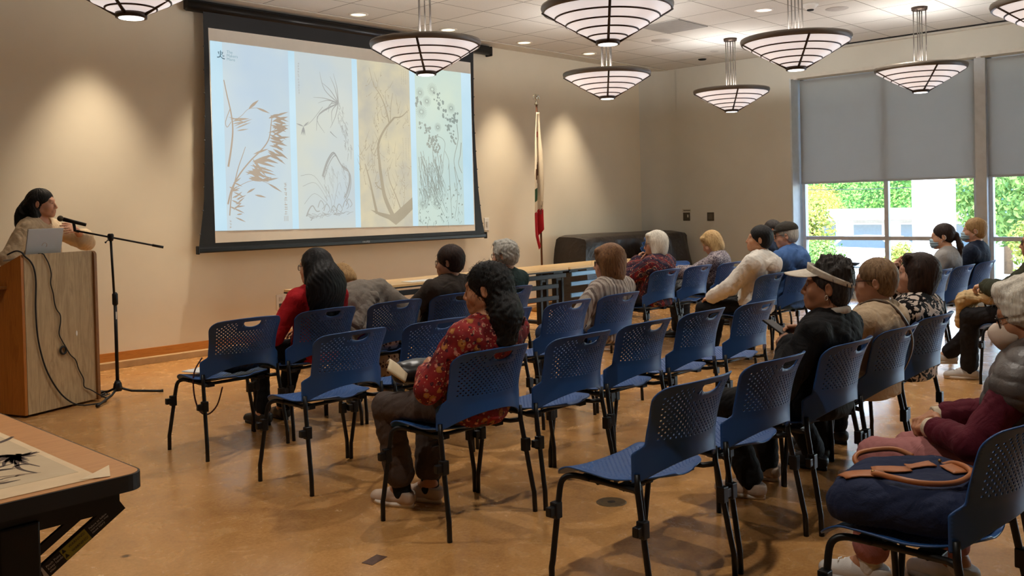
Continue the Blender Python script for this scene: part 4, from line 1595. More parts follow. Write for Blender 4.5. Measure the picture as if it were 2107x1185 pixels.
def holed_sheet(name, nu, nv, P, keep, hole, rad, mat, parent, thick, slot=None):
    """a moulded sheet over an (i,j) cell grid: P(u,v) gives 3-D points, hole(i,j) says where a round hole goes;
    slot = (cells, function(u,v)->(u,v)) is a handle opening whose rim is drawn to a smooth outline"""
    vid, vs, fs = {}, [], []
    removed = slot[0] if slot else set()

    def vert(a, b):
        # a, b in half cells
        k = (a, b)
        if k not in vid:
            u, v = a / (2 * nu), b / (2 * nv)
            if slot:
                around = [((a + da - 1) // 2 if (a + da) % 2 else (a + da) // 2 - (da < 0), (b + db - 1) // 2 if (b + db) % 2 else (b + db) // 2 - (db < 0)) for da in (-1, 1) for db in (-1, 1)]
                ins = [c in removed for c in around]
                if any(ins) and not all(ins):
                    u, v = slot[1](u, v)
            vid[k] = len(vs)
            vs.append(P(u, v))
        return vid[k]

    for j in range(nv):
        for i in range(nu):
            if (i, j) in removed or not keep(i, j):
                continue
            ring = [(2 * i, 2 * j), (2 * i + 1, 2 * j), (2 * i + 2, 2 * j), (2 * i + 2, 2 * j + 1), (2 * i + 2, 2 * j + 2), (2 * i + 1, 2 * j + 2), (2 * i, 2 * j + 2), (2 * i, 2 * j + 1)]
            if hole(i, j):
                o = [vert(*r) for r in ring]
                cu, cv = (i + .5) / nu, (j + .5) / nv
                inn = []
                for k in range(8):
                    a = math.radians(-135 + 45 * k)
                    inn.append(len(vs))
                    vs.append(P(cu + rad * math.cos(a) / nu, cv + rad * math.sin(a) / nv))
                for k in range(8):
                    fs.append((o[k], o[(k + 1) % 8], inn[(k + 1) % 8], inn[k]))
            else:
                use = [ring[0], ring[2], ring[4], ring[6]]
                near = any(hole(i + di, j + dj) for di, dj in ((1, 0), (-1, 0), (0, 1), (0, -1)) if 0 <= i + di < nu and 0 <= j + dj < nv)
                if near or slot:
                    use = ring
                fs.append(tuple(vert(*r) for r in use))
    me = bpy.data.meshes.new(name)
    me.from_pydata([tuple(v) for v in vs], [], fs)
    o = link_mesh(name, me, mat, parent)
    bake_solidify(o, thick, 0.0)
    return o


def back_y(x, z):
    """the back's surface: leaning backwards, hollow across"""
    ed = -0.158 - 0.10 * max(0, z - 0.585) - 1.15 * max(0, z - 0.585) ** 2
    hol = 0.090 - 0.015 * sstep(0.60, 0.82, z)
    return ed - hol * (1 - min(1.15, abs(x) / 0.235) ** 2.2)


def back_P(u, v):
    s = 2 * u - 1
    z = 0.468 + v * (0.826 - 0.468)
    arch = 0.070 * (1 - min(1, abs(s) / 0.93) ** 2.4)
    if v < 0.30:
        z += arch * (1 - v / 0.30) ** 1.0
    z0 = 0.468 + v * 0.358
    w = 0.224 + 0.016 * sstep(0.66, 0.82, z0) + 0.036 * (1 - sstep(0.566, 0.606, z0))
    d = 0.826 - z0
    if d < 0.062:
        w -= 0.062 - math.sqrt(max(0, 0.062 ** 2 - (0.062 - d) ** 2))
    z -= 0.010 * abs(s) ** 2 * sstep(0.6, 1, v)
    x = s * w
    return Vector((x, back_y(x, z), z))


def seat_P(u, v):
    s = 2 * u - 1
    y = -0.185 + v * 0.445
    k = max(0, (0.42 - v) / 0.42)
    w = 0.232 * math.sqrt(max(0.04, 1 - 0.93 * k ** 2.6))
    if v > 0.9:
        w -= 0.03 * ((v - .9) / .1) ** 2
    x = s * w
    z = 0.447 + 0.016 * abs(s) ** 2.5 - 0.010 * math.exp(-((y + 0.02) / 0.12) ** 2) - 0.045 * max(0, (v - 0.80) / 0.20) ** 2 + 0.010 * k
    return Vector((x, y, z))


def make_chair():
    r = empty('stacking_chair')
    NU_, NV_ = 42, 32
    cells = set()
    for i in range(16, 26):
        for j in (27, 28, 29):
            cells.add((i, j))
    HW, VT, VB = 5.3 / NU_, 30.0 / NV_, 26.8 / NV_

    def rim(u, v):
        du = max(-1, min(1, (u - 0.5) / HW))
        dep = math.sqrt(max(0, 1 - du * du))
        if v >= 29.9 / NV_:
            return (0.5 + du * HW, VT)
        if v <= 27.1 / NV_:
            return (0.5 + du * HW, VT - (VT - VB) * (0.2 + 0.8 * dep))
        k = (VT - v) / (VT - VB)
        return (0.5 + (1 if du > 0 else -1) * HW * math.sqrt(max(0.1, 1 - (k * .9) ** 2)) * 1.0, v)

    def hole(i, j):
        if not (3 <= i < 39 and 13 <= j < 30) or (i + j) % 2:
            return False
        if j >= 25 and 13 <= i <= 28:
            return False
        if j >= 28 and not (6 <= i < 36):
            return False
        return True
    holed_sheet('backrest', NU_, NV_, back_P, lambda i, j: True, hole, 0.36, chair_blue, r, 0.0055, (cells, rim))
    holed_sheet('seat', 38, 36, seat_P, lambda i, j: True, lambda i, j: 4 <= i < 34 and 5 <= j < 32 and (i + j) % 2 == 0, 0.34, chair_blue, r, 0.006)
    for sx in (-1, 1):
        f = MB()
        f.tube(spline([(sx * 0.205, 0.10, 0.427), (sx * 0.215, 0.18, 0.427), (sx * 0.235, 0.213, 0.405), (sx * 0.248, 0.219, 0.34)], 5) + [Vector((sx * 0.286, 0.222, 0.115)), Vector((sx * 0.290, 0.225, 0.09)), Vector((sx * 0.291, 0.225, 0.0))], 0.0115, 10)
        f.build('leg', leg_blk, r)
        b = MB()
        b.tube([(sx * 0.250, -0.152, 0.50), (sx * 0.250, -0.154, 0.44), (sx * 0.266, -0.210, 0.125), (sx * 0.268, -0.217, 0.09), (sx * 0.269, -0.220, 0.0)], [0.0105, 0.0115, 0.0115, 0.0115, 0.0115], 10)
        b.build('leg', leg_blk, r)
        # plastic ganging clips on the legs
        for (x, y, z) in ((0.262, 0.221, 0.30), (0.257, -0.178, 0.315)):
            g = MB().box((sx * x, y, z), (0.036, 0.034, 0.062), bev=0.004)
            if sx < 0:
                g.box((-x - 0.030, y, z), (0.034, 0.026, 0.036), bev=0.004)
            else:
                g.box((x + 0.020, y, z + 0.006), (0.014, 0.022, 0.03), bev=0.003)
            g.build('ganging_clip', leg_blk, r)
    m = MB()
    for sx in (-1, 1):
        m.tube([(sx * 0.205, 0.12, 0.427), (sx * 0.20, -0.02, 0.424), (sx * 0.215, -0.12, 0.427), (sx * 0.250, -0.155, 0.432)], 0.011, 8)
        m.box((sx * 0.17, 0.11, 0.424), (0.05, 0.07, 0.026), bev=0.004).box((sx * 0.17, -0.06, 0.420), (0.05, 0.07, 0.026), bev=0.004)
    m.tube([(-0.21, 0.06, 0.422), (0.21, 0.06, 0.422)], 0.010, 8).tube([(-0.21, -0.06, 0.422), (0.21, -0.06, 0.422)], 0.010, 8)
    m.build('seat_frame', leg_blk, r)
    return r


CHAIRS = {
    # key: (x, y, label)
    'A': (2.90, 5.21, 'empty blue chair at the left end of the front row, black bag on its seat'),
    'red': (3.49, 5.23, 'blue chair under the woman in red with long black hair'),
    'lean': (4.07, 5.22, 'blue chair behind the woman leaning over in the grey jacket'),
    'dark': (4.66, 5.25, 'blue chair behind the person in the dark brown jacket'),
    'grey': (5.30, 5.27, 'blue chair behind the grey haired person in dark green'),
    'B2': (2.91, 4.18, 'empty blue chair at the left end of the second row'),
    'c6': (3.49, 4.15, 'empty blue chair right before the woman in the floral blouse'),
    'c9': (4.08, 4.17, 'empty blue chair mostly hidden by the curly black hair'),
    'c10': (4.68, 4.17, 'empty blue chair left of the woman in the striped shirt'),
    'plaid': (5.27, 4.19, 'blue chair behind the woman in the striped shirt'),
    'flower': (2.93, 3.15, 'blue chair with the woman in the red floral blouse'),
    'c12': (3.51, 3.11, 'empty blue chair beside the woman in the floral blouse'),
    'c13': (4.09, 3.13, 'second empty blue chair from the floral blouse in its row'),
    'c14': (4.68, 3.14, 'third empty blue chair from the floral blouse in its row'),
    'c15': (5.26, 3.11, 'fourth empty blue chair from the floral blouse, before the visor'),
    'near': (2.85, 2.04, 'empty blue chair nearest the camera at the left end of its row'),
    'c22': (3.43, 2.03, 'empty blue chair between the nearest chair and the visor woman'),
    'visor': (4.00, 1.98, 'blue chair behind the woman with the visor'),
    'tan': (4.57, 1.98, 'blue chair behind the woman in the tan top'),
    'bw': (5.15, 2.00, 'blue chair behind the woman in black and white blouse'),
    'bag': (2.88, 1.00, 'blue chair at the lower right holding the navy handbag'),
    'pink': (3.48, 1.00, 'blue chair under the woman in the quilted vest'),
    'white': (7.42, 5.24, 'blue chair behind the white haired woman in the shawl'),
    'c17': (8.02, 5.25, 'empty blue chair between the white haired and the blonde woman'),
    'blonde': (8.60, 5.22, 'blue chair behind the blonde woman looking down'),
    'back': (9.75, 5.25, 'blue chair mostly hidden, under the person behind the cap'),
    'wj': (7.36, 4.12, 'blue chair behind the person in the white jacket'),
    'cap': (7.90, 4.10, 'blue chair behind the man in the blue hooded jacket'),
    'r2c': (8.50, 4.10, 'empty blue chair beside the man in the blue jacket'),
    'r3a': (7.78, 3.05, 'empty blue chair seen between two heads below the window'),
    'm1': (8.40, 3.05, 'empty blue chair left of the masked woman'),
    'pony': (9.02, 3.05, 'blue chair behind the masked woman with the ponytail'),
    'navy': (9.65, 3.05, 'blue chair behind the masked man in navy'),
    'tote': (7.86, 2.02, 'blue chair under the person holding the beige bag'),
}
_c0 = make_chair()
first = True
for key, (x, y, lb) in CHAIRS.items():
    o = _c0 if first else copy_tree(_c0)
    first = False
    o.location = (x, y, 0)
    o.rotation_euler = (0, 0, random.Random(key).uniform(-0.03, 0.03))
    tag(o, lb, 'chair', 'blue perforated stacking chairs')
for k in range(3):
    o = copy_tree(_c0)
    o.location = (11.22, 7.62 - 0.035 * k, 0.075 * k)
    o.rotation_euler = (0, 0, PI + 0.06)
    tag(o, ['lowest blue chair of the small stack before the piano', 'middle blue chair of the small stack before the piano', 'topmost blue chair of the small stack before the piano'][k], 'chair', 'blue perforated stacking chairs')

# ------------------------------------------------------------------ people: smooth bodies from blended volumes
def V(*a):
    return np.array(a if len(a) > 1 else a[0], dtype=np.float64)


def unit(v):
    v = np.asarray(v, float)
    return v / (np.linalg.norm(v) + 1e-12)


def rotx(d):
    a = math.radians(d)
    return np.array([[1, 0, 0], [0, math.cos(a), -math.sin(a)], [0, math.sin(a), math.cos(a)]])


def roty(d):
    a = math.radians(d)
    return np.array([[math.cos(a), 0, math.sin(a)], [0, 1, 0], [-math.sin(a), 0, math.cos(a)]])


def rotz(d):
    a = math.radians(d)
    return np.array([[math.cos(a), -math.sin(a), 0], [math.sin(a), math.cos(a), 0], [0, 0, 1]])


class Vol:
    """a volume made of blended round cones and ellipsoids, meshed with surface nets"""

    def __init__(self):
        self.ops = []
        self.lo, self.hi = V(9, 9, 9), V(-9, -9, -9)

    def grow(self, p, r):
        self.lo = np.minimum(self.lo, np.asarray(p) - r)
        self.hi = np.maximum(self.hi, np.asarray(p) + r)

    def rc(self, a, b, ra, rb=None, k=0.02, mode='u', flat=None):
        a, b = V(a), V(b)
        rb = ra if rb is None else rb
        if mode == 'u':
            self.grow(a, ra + .01)
            self.grow(b, rb + .01)
        if flat is not None:
            fv, s = unit(flat[0]), flat[1]

            def tr(P):
                return P + ((s - 1) * (P @ fv))[..., None] * fv
        else:
            s = 1.0

            def tr(P):
                return P
        a2, b2 = tr(a), tr(b)
        ba = b2 - a2
        bb = ba @ ba + 1e-12

        def f(P):
            q = tr(P) - a2
            h = np.clip((q @ ba) / bb, 0, 1)
            q = q - h[..., None] * ba
            return (np.sqrt((q * q).sum(-1)) - (ra + (rb - ra) * h)) / max(1.0, s)
        self.ops.append((mode, f, k))
        return self

    def ell(self, c, r, R=None, k=0.02, mode='u'):
        c, r = V(c), V(r)
        if mode == 'u':
            self.grow(c, r.max() + .01)
        R = np.eye(3) if R is None else R

        def f(P):
            q = (P - c) @ R
            a = np.sqrt(((q / r) ** 2).sum(-1))
            b = np.sqrt(((q / (r * r)) ** 2).sum(-1)) + 1e-9
            return a * (a - 1) / b
        self.ops.append((mode, f, k))
        return self

    def cut(self, f, k=0.004):
        """keep where f(P) < 0"""
        self.ops.append(('i', f, k))
        return self

    def plane(self, p, n, k=0.004):
        """cut away what lies on the side the normal points to"""
        p, n = V(p), unit(n)
        return self.cut(lambda P: (P - p) @ n, k)

    def disp(self, f):
        self.ops.append(('d', f, 0))
        return self

    @staticmethod
    def apply(D, mode, d, k):
        if mode == 'u':
            if k <= 0:
                return np.minimum(D, d)
            h = np.clip(0.5 + 0.5 * (d - D) / k, 0, 1)
            return d * (1 - h) + D * h - k * h * (1 - h)
        if mode == 's':
            d = -d
        if k <= 0:
            return np.maximum(D, d)
        h = np.clip(0.5 - 0.5 * (d - D) / k, 0, 1)
        return d * (1 - h) + D * h + k * h * (1 - h)

    def mesh(self, h):
        B = 8
        lo = self.lo - 3 * h
        nb = np.ceil((self.hi + 3 * h - lo) / (h * B)).astype(int) + 1
        g = np.stack(np.meshgrid(*[np.arange(n) for n in nb], indexing='ij'), -1).reshape(-1, 3)
        cen = lo + (g * B + (B - 1) / 2) * h
        Rr = B * h * 0.87
        D = np.full(len(g), 1.0)
        dc = []
        for mode, f, k in self.ops:
            if mode == 'd':
                D = D + np.clip(f(cen), -.03, .03)
                dc.append(None)
            else:
                d = f(cen)
                dc.append(d)
                D = self.apply(D, mode, d, k)
        act = np.where(np.abs(D) < 1.35 * Rr + 0.008)[0]
        off = np.stack(np.meshgrid(*[np.arange(B)] * 3, indexing='ij'), -1).reshape(-1, 3) * h
        P = (lo + g[act] * B * h)[:, None, :] + off[None]
        F = np.full(P.shape[:2], 1.0)
        for (mode, f, k), d0 in zip(self.ops, dc):
            if mode == 'd':
                F = F + f(P)
            elif mode == 'i':
                F = self.apply(F, mode, f(P), k)
            else:
                s = np.where(d0[act] < 2.0 * Rr + k + 0.01)[0]
                if len(s):
                    F[s] = self.apply(F[s], mode, f(P[s]), k)
        N = nb * B
        dense = np.where(D < 0, -1.0, 1.0).astype(np.float32)
        full = np.empty(tuple(nb) + (B, B, B), np.float32)
        full[:] = dense.reshape(tuple(nb))[..., None, None, None]
        full[g[act][:, 0], g[act][:, 1], g[act][:, 2]] = F.reshape(-1, B, B, B)
        G = full.transpose(0, 3, 1, 4, 2, 5).reshape(N)
        ins = G < 0
        c8 = np.zeros(tuple(N - 1), np.uint8)
        sl = [(dx, dy, dz) for dx in (0, 1) for dy in (0, 1) for dz in (0, 1)]
        for dx, dy, dz in sl:
            c8 += ins[dx:N[0] - 1 + dx, dy:N[1] - 1 + dy, dz:N[2] - 1 + dz]
        ci = np.argwhere((c8 > 0) & (c8 < 8))
        vals = np.stack([G[ci[:, 0] + a, ci[:, 1] + b, ci[:, 2] + c] for a, b, c in sl], 1)
        acc = np.zeros((len(ci), 3))
        cnt = np.zeros(len(ci))
        cor = np.array(sl, float)
        for a in range(8):
            for b in range(a + 1, 8):
                if np.abs(cor[a] - cor[b]).sum() == 1:
                    va, vb = vals[:, a], vals[:, b]
                    m = (va < 0) != (vb < 0)
                    t = np.where(m, va / np.where(m, va - vb, 1), 0)
                    acc += np.where(m[:, None], cor[a] + t[:, None] * (cor[b] - cor[a]), 0)
                    cnt += m
        verts = lo + (ci + acc / cnt[:, None]) * h
        idx = np.full(tuple(N - 1), -1, np.int32)
        idx[ci[:, 0], ci[:, 1], ci[:, 2]] = np.arange(len(ci))
        quads = []
        for ax in range(3):
            u, w = (ax + 1) % 3, (ax + 2) % 3
            sa = [slice(1, -1)] * 3
            sa[ax] = slice(0, -1)
            sb = list(sa)
            sb[ax] = slice(1, None)
            e = np.argwhere(ins[tuple(sa)] != ins[tuple(sb)])
            st = np.ones(3, int)
            st[ax] = 0
            e = e + st
            inside = ins[e[:, 0], e[:, 1], e[:, 2]]
            du, dw = np.zeros(3, int), np.zeros(3, int)
            du[u], dw[w] = 1, 1
            ok = (e < (N - 1)).all(1)
            e, inside = e[ok], inside[ok]
            cs = [e - du - dw, e - dw, e, e - du]
            q = np.stack([idx[c[:, 0], c[:, 1], c[:, 2]] for c in cs], 1)
            q[~inside] = q[~inside][:, ::-1]
            quads.append(q)
        quads = np.concatenate(quads)
        quads = quads[(quads >= 0).all(1)]
        return verts, quads


def np_mesh(name, verts, quads, extra=None):
    """mesh data from arrays, plus loose tube pieces (verts, faces) if given"""
    vs, fq = verts, quads
    if extra is not None:
        fq = np.concatenate([quads, extra[1] + len(verts)])
        vs = np.concatenate([verts, extra[0]])
    me = bpy.data.meshes.new(name)
    me.vertices.add(len(vs))
    me.vertices.foreach_set('co', vs.astype(np.float32).ravel())
    me.loops.add(len(fq) * 4)
    me.loops.foreach_set('vertex_index', fq.astype(np.int32).ravel())
    me.polygons.add(len(fq))
    me.polygons.foreach_set('loop_start', np.arange(0, len(fq) * 4, 4, dtype=np.int32))
    me.polygons.foreach_set('use_smooth', np.ones(len(fq), bool))
    me.update(calc_edges=True)
    return me


def vol_obj(name, vol, h, mat, parent, extra=None):
    v, q = vol.mesh(h)
    me = np_mesh(name, v, q, extra(v) if extra else None)
    return link_mesh(name, me, mat, parent)


def folds(amp, fx, seed=0, st=(1, 1, 1)):
    """soft cloth folds: broad waves with sharper creases on top"""
    r = np.random.default_rng(seed)
    st = np.array(st)
    W = [(unit(r.normal(size=3)) * st * fx * q, r.uniform(0, 6.28), a) for q, a in ((1, .7), (1.7, .7), (2.6, .55), (3.6, .4))]

    def f(P):
        d = 0
        for k, ph, a in W:
            w = np.sin(P @ k + ph + 1.5 * np.sin(P @ (k[[1, 2, 0]] * 0.45) + ph))
            d = d + a * (1 - 2 * np.abs(w)) * .5 + a * .3 * w
        return d * amp
    return f


def ik(a, t, l1, l2, pole):
    a, t = V(a), V(t)
    d = t - a
    L = np.linalg.norm(d)
    if L > (l1 + l2) * .995:
        t = a + d * ((l1 + l2) * .995 / L)
        d = t - a
        L = np.linalg.norm(d)
    x = (l1 * l1 - l2 * l2 + L * L) / (2 * L)
    y = math.sqrt(max(0, l1 * l1 - x * x))
    u = d / L
    p = V(pole) - u * (V(pole) @ u)
    return a + u * x + unit(p) * y, t


def hand_ops(vol, w, d, n, side, curl=(25, 30, 20), spread=1.0, thumb=0.5, s=1.0):
    """palm and five fingers: w wrist, d towards the knuckles, n out of the back of the hand, side +1 right / -1 left"""
    d = unit(d)
    n = unit(V(n) - d * (V(n) @ d))
    t = np.cross(d, n) * (-side)
    w = V(w)
    lat = [0.028, 0.0095, -0.0095, -0.027]
    fwd = [0.082, 0.088, 0.083, 0.074]
    ln = [0.072, 0.080, 0.074, 0.058]
    vol.rc(w - d * .01, w + d * .02, .024 * s, .024 * s, .012, flat=(n, 1.35))
    for i in range(4):
        kn = w + (d * fwd[i] + t * lat[i]) * s
        vol.rc(w + d * .012 + t * lat[i] * .55, kn, .0135 * s, .0108 * s, .010)
        dd, p = d + t * lat[i] * spread * 4, kn
        dd = unit(dd)
        r0 = (.0090, .0092, .0088, .0078)[i] * s
        wv = -n
        wv = unit(wv - dd * (wv @ dd))
        for j, (cf, fr) in enumerate(zip(curl, (.45, .30, .25))):
            a = math.radians(cf * (1 + .12 * (i - 1)))
            dd, wv = dd * math.cos(a) + wv * math.sin(a), wv * math.cos(a) - dd * math.sin(a)
            q = p + dd * ln[i] * fr * s
            vol.rc(p, q, r0 * (1 - .08 * j), r0 * (1 - .08 * (j + 1)), .003)
            p = q
    b = w + (d * .018 + t * .022) * s
    j1 = b + unit(t * .75 + d * .6 - n * thumb) * .042 * s
    j2 = j1 + unit(t * .25 + d * .9 - n * thumb * .8) * .032 * s
    j3 = j2 + unit(t * .0 + d * .95 - n * thumb) * .025 * s
    vol.rc(b, j1, .0150 * s, .0115 * s, .010)
    vol.rc(j1, j2, .0110 * s, .0098 * s, .003)
    vol.rc(j2, j3, .0098 * s, .0080 * s, .003)


SKINS = {
    'fair': ((196, 146, 120), (206, 158, 132)),
    'light': ((190, 142, 112), (202, 154, 122)),
    'tan': ((168, 116, 84), (182, 128, 94)),
}


def skin_mat(kind):
    nm = 'skin_' + kind
    if nm in _MATS:
        return _MATS[nm]
    t = NT(nm)
    v = t.coords('Object')
    a, b = SKINS[kind]
    c = t.ramp(t.noise(v, 22, 4), [(0.3, rgb(a)), (0.7, rgb(b))])
    t.color(c)
    t.set(0.5, 0, 0.35)
    t.b.inputs['Subsurface Weight'].default_value = 0.08
    t.b.inputs['Subsurface Radius'].default_value = (0.01, 0.004, 0.002)
    t.bump(t.noise(v, 180, 2), 0.08, 0.001)
    _MATS[nm] = t.m
    return t.m


def hair_mat(nm, c0, c1, rough=0.45):
    nm = 'hair_' + nm
    if nm in _MATS:
        return _MATS[nm]
    t = NT(nm)
    v = t.coords('Object', (70, 70, 6))
    n = t.noise(v, 1.6, 4, 0.7, 0.5)
    t.color(t.ramp(n, [(0.30, rgb(c0)), (0.68, rgb(c1))]))
    t.set(rough + .12, 0, 0.25)
    t.bump(n, 0.6, 0.006)
    _MATS[nm] = t.m
    return t.m


eye_white = M('eye_white', (214, 206, 198), 0.25, var=0.01)
eye_dark = M('eye_iris', (40, 28, 22), 0.15, var=0.05)
lip_mat = M('lips', (168, 92, 82), 0.45)
lens_m = NT('spectacle_lens')
lens_m.set(0.02, 0, 0.5)
lens_m.b.inputs['Base Color'].default_value = (0.9, 0.92, 0.95, 1)
lens_m.b.inputs['Alpha'].default_value = 0.16
lens_m = lens_m.m


class Person:
    """one figure: the body is one mesh; hair and clothing are its children.  Local frame: +y is where it faces."""

    def __init__(self, key, loc, rz, label, skin='light', th=0.93, lean=-9, side=0, twist=0, hip=(0, -0.10, 0.53), sw=0.182, girth=1.0,
                 yaw=20, pitch=0, roll=0, hs=0.96, arms=None, legs=None, standing=False, bust=0.0, h=0.0055, seat=True):
        self.key, self.h, self.girth, self.hs, self.sw = key, h, girth, hs, sw
        self.seat = seat and not standing
        P = self.P = V(hip)
        R = self.R = rotz(twist) @ roty(side) @ rotx(-lean)
        self.T = lambda x, y, z: P + R @ (V(x, y, z * th) if True else 0)
        T = self.T
        self.neck = T(0, -0.010, 0.445)
        self.Rh = rotz(yaw) @ rotx(pitch) @ roty(roll)
        self.H = self.neck + R @ V(0, 0.020, 0.066) + self.Rh @ V(0, 0.012, 0.078 * hs)
        self.sh = {s: T(s * (sw - 0.01), -0.012, 0.385) for s in (-1, 1)}
        A = {-1: dict(pos=(-0.09, 0.17, 0.63)), 1: dict(pos=(0.09, 0.17, 0.63))}
        for s, k in ((-1, 'L'), (1, 'R')):
            if arms and k in arms:
                A[s].update(arms[k])
        self.A = {}
        for s in (-1, 1):
            a = A[s]
            pole = a.get('pole', (s * 0.8, -0.7, -0.5))
            el, wr = ik(self.sh[s], a['pos'], 0.275, 0.245, pole)
            self.A[s] = dict(el=el, wr=wr, d=unit(a.get('d', V(-s * .5, .8, -.15))), n=unit(a.get('n', (s * .3, .1, 1))), curl=a.get('curl', (28, 34, 22)), thumb=a.get('thumb', .5), spread=a.get('spread', 1.0), hand=a.get('hand', True))
        Lg = {-1: dict(foot=(-0.11, 0.36, 0.0)), 1: dict(foot=(0.11, 0.36, 0.0))}
        for s, k in ((-1, 'L'), (1, 'R')):
            if legs and k in legs:
                Lg[s].update(legs[k])
        self.L = {}
        for s in (-1, 1):
            g = Lg[s]
            hp = P + rotz(twist) @ V(s * 0.088, 0.02, 0.0 if not standing else -0.02)
            an = V(g['foot']) + V(0, 0, 0.085)
            kn, an = ik(hp, an, 0.43, 0.42, g.get('pole', (s * 0.25, 1, 0.6)))
            self.L[s] = dict(hip=hp, kn=kn, an=an, dir=unit(V(*g.get('dir', (s * .15, 1, 0)))[:3]), pitch=g.get('pitch', 0))
        self.bust = bust
        self.root = None
        self.body(label, skin, loc, rz)

    def hp(self, x, y, z):
        return self.H + self.Rh @ (V(x, y, z) * self.hs)

    # --- volumes shared by body and garments
    def torso(self, v, o=0.0, k=0.05, top=True, belly=0.0):
        g, T, R = self.girth, self.T, self.R
        v.ell(T(0, 0.01, 0.02), (.165 * g + o, .128 * g + o, .115 + o), R, k)
        v.ell(T(0, 0.012 + belly * .3, 0.15), (.138 * g + o, .108 * g + o + belly, .14 + o), R, k)
        v.ell(T(0, 0.0, 0.28), (.148 * g + o, .108 * g + o, .16 + o), R, k)
        if top:
            sw = self.sw
            v.rc(T(-(sw - .035), -.012, .375), T(sw - .035, -.012, .375), .058 * (1 + .4 * (g - 1)) + o, None, .06)
            v.ell(T(0, -.018, .35), (.135 * g + o, .082 * g + o, .105 + o), R, k)
            for s in (-1, 1):
                v.rc(T(s * .105, -.018, .405), T(s * .035, -.015, .452), .038 + o, .040 + o * .6, .04)
        if self.bust:
            for s in (-1, 1):
                v.ell(T(s * .068, .088 + self.bust * .3, .265), (.062 + o, .050 + self.bust + o, .064 + o), R, .04)

    def arm(self, v, s, o=0.0, upto=1.0, k=0.03, wide=0.0):
        a = self.A[s]
        g = 1 + .5 * (self.girth - 1)
        v.rc(self.sh[s], a['el'], .050 * g + o, .039 * g + o + wide * .4, k)
        if upto > 0.5:
            e = a['el'] + (a['wr'] - a['el']) * min(1, (upto - .5) * 2)
            v.rc(a['el'], e, .039 * g + o + wide * .4, (.039 - .0135 * (upto - .5) * 2) * g + o + wide, .015)

    def leg(self, v, s, o=0.0, cuff=1.0, k=0.03, wide=0.0):
        l = self.L[s]
        g = 1 + .7 * (self.girth - 1)
        v.rc(l['hip'], l['kn'], .082 * g + o, .056 * g + o, k)
        e = l['kn'] + (l['an'] - l['kn']) * cuff
        md = l['kn'] + (e - l['kn']) * .35
        v.rc(l['kn'], md, .056 * g + o, .054 * g + o, .02)
        v.rc(md, e, .054 * g + o, (.054 - .016 * cuff) * g + o + wide, .02)

    def neckv(self, v, o=0.0):
        v.rc(self.neck + self.R @ V(0, -.004, -.03), self.hp(0, -.022, -.045), .054 + o, .050 + o, .03)

    def headv(self, v):
        hp, R, s = self.hp, self.Rh, self.hs
        e = lambda c, r, k, mode='u', rot=None: v.ell(hp(*c), np.array(r) * s, R if rot is None else R @ rot, k * s, mode)
        c = lambda a, b, ra, rb, k, mode='u': v.rc(hp(*a), hp(*b), ra * s, rb * s, k * s, mode)
        e((0, -.014, .034), (.074, .093, .086), .02)
        e((0, .030, -.020), (.062, .062, .088), .03)
        c((.047, .004, -.058), (.012, .066, -.097), .020, .016, .03)
        c((-.047, .004, -.058), (-.012, .066, -.097), .020, .016, .03)
        e((0, .072, -.098), (.020, .017, .016), .02)
        for x in (-1, 1):
            e((x * .040, .058, -.035), (.026, .024, .026), .025)
        c((-.034, .078, .022), (.034, .078, .022), .013, .013, .018)
        for x in (-1, 1):
            e((x * .032, .099, -.002), (.019, .014, .013), .012, 's')
            e((x * .031, .076, -.002), (.0125, .0125, .0125), .003)
            c((x * .019, .0885, .006), (x * .044, .080, .005), .0052, .0044, .004)
            c((x * .020, .0868, -.0105), (x * .043, .079, -.0095), .0040, .0038, .004)
        c((0, .086, .012), (0, .108, -.036), .0085, .0110, .012)
        e((0, .107, -.041), (.011, .011, .009), .006)
        for x in (-1, 1):
            e((x * .0115, .097, -.043), (.0075, .010, .0075), .005)
        e((0, .088, -.068), (.026, .014, .022), .015)
        c((-.014, .094, -.064), (.014, .094, -.064), .0058, .0058, .003)
        c((-.012, .093, -.076), (.012, .093, -.076), .0062, .0062, .003)
        v.rc(hp(-.020, .100, -.070), hp(.020, .100, -.070), .0022 * s, None, .003, 's')
        for x in (-1, 1):
            rot = rotz(-x * 22) @ rotx(-12)
            e((x * .079, -.016, -.008), (.0095, .019, .032), .008, 'u', rot)
            e((x * .089, -.012, -.006), (.007, .011, .019), .004, 's', rot)

    def body(self, label, skin, loc, rz):
        v = Vol()
        self.torso(v)
        for s in (-1, 1):
            self.arm(v, s)
            a = self.A[s]
            if a['hand']:
                hand_ops(v, a['wr'], a['d'], a['n'], s, a['curl'], a['spread'], a['thumb'])
            self.leg(v, s)
            l = self.L[s]
            v.rc(l['an'], l['an'] + l['dir'] * .10 - V(0, 0, .045), .036, .030, .02)
        self.neckv(v)
        self.headv(v)
        self.seatcut(v, .004)
        o = vol_obj('person', v, self.h, skin_mat(skin), None)
        o.location = loc
        o.rotation_euler = (0, 0, rz)
        tag(o, label, 'person')
        self.root = o
        for x in (-1, 1):
            e = MB().ball(Vector(self.hp(x * .031, .0772, -.003)), 0.0120 * self.hs, 12, 8).build('eye', eye_white, o)
            MB().ball(Vector(self.hp(x * .031 + .001 * x, .0862, -.003)), (0.0060 * self.hs, .0040, .0060 * self.hs), 10, 6, R=Matrix(self.Rh.tolist())).build('iris', eye_dark, e)

    def brows(self, mat):
        for x in (-1, 1):
            MB().tube([self.hp(x * .016, .0905, .021), self.hp(x * .032, .0885, .026), self.hp(x * .048, .078, .021)], [.0026, .0032, .0016], 6).build('eyebrow', mat, self.root)

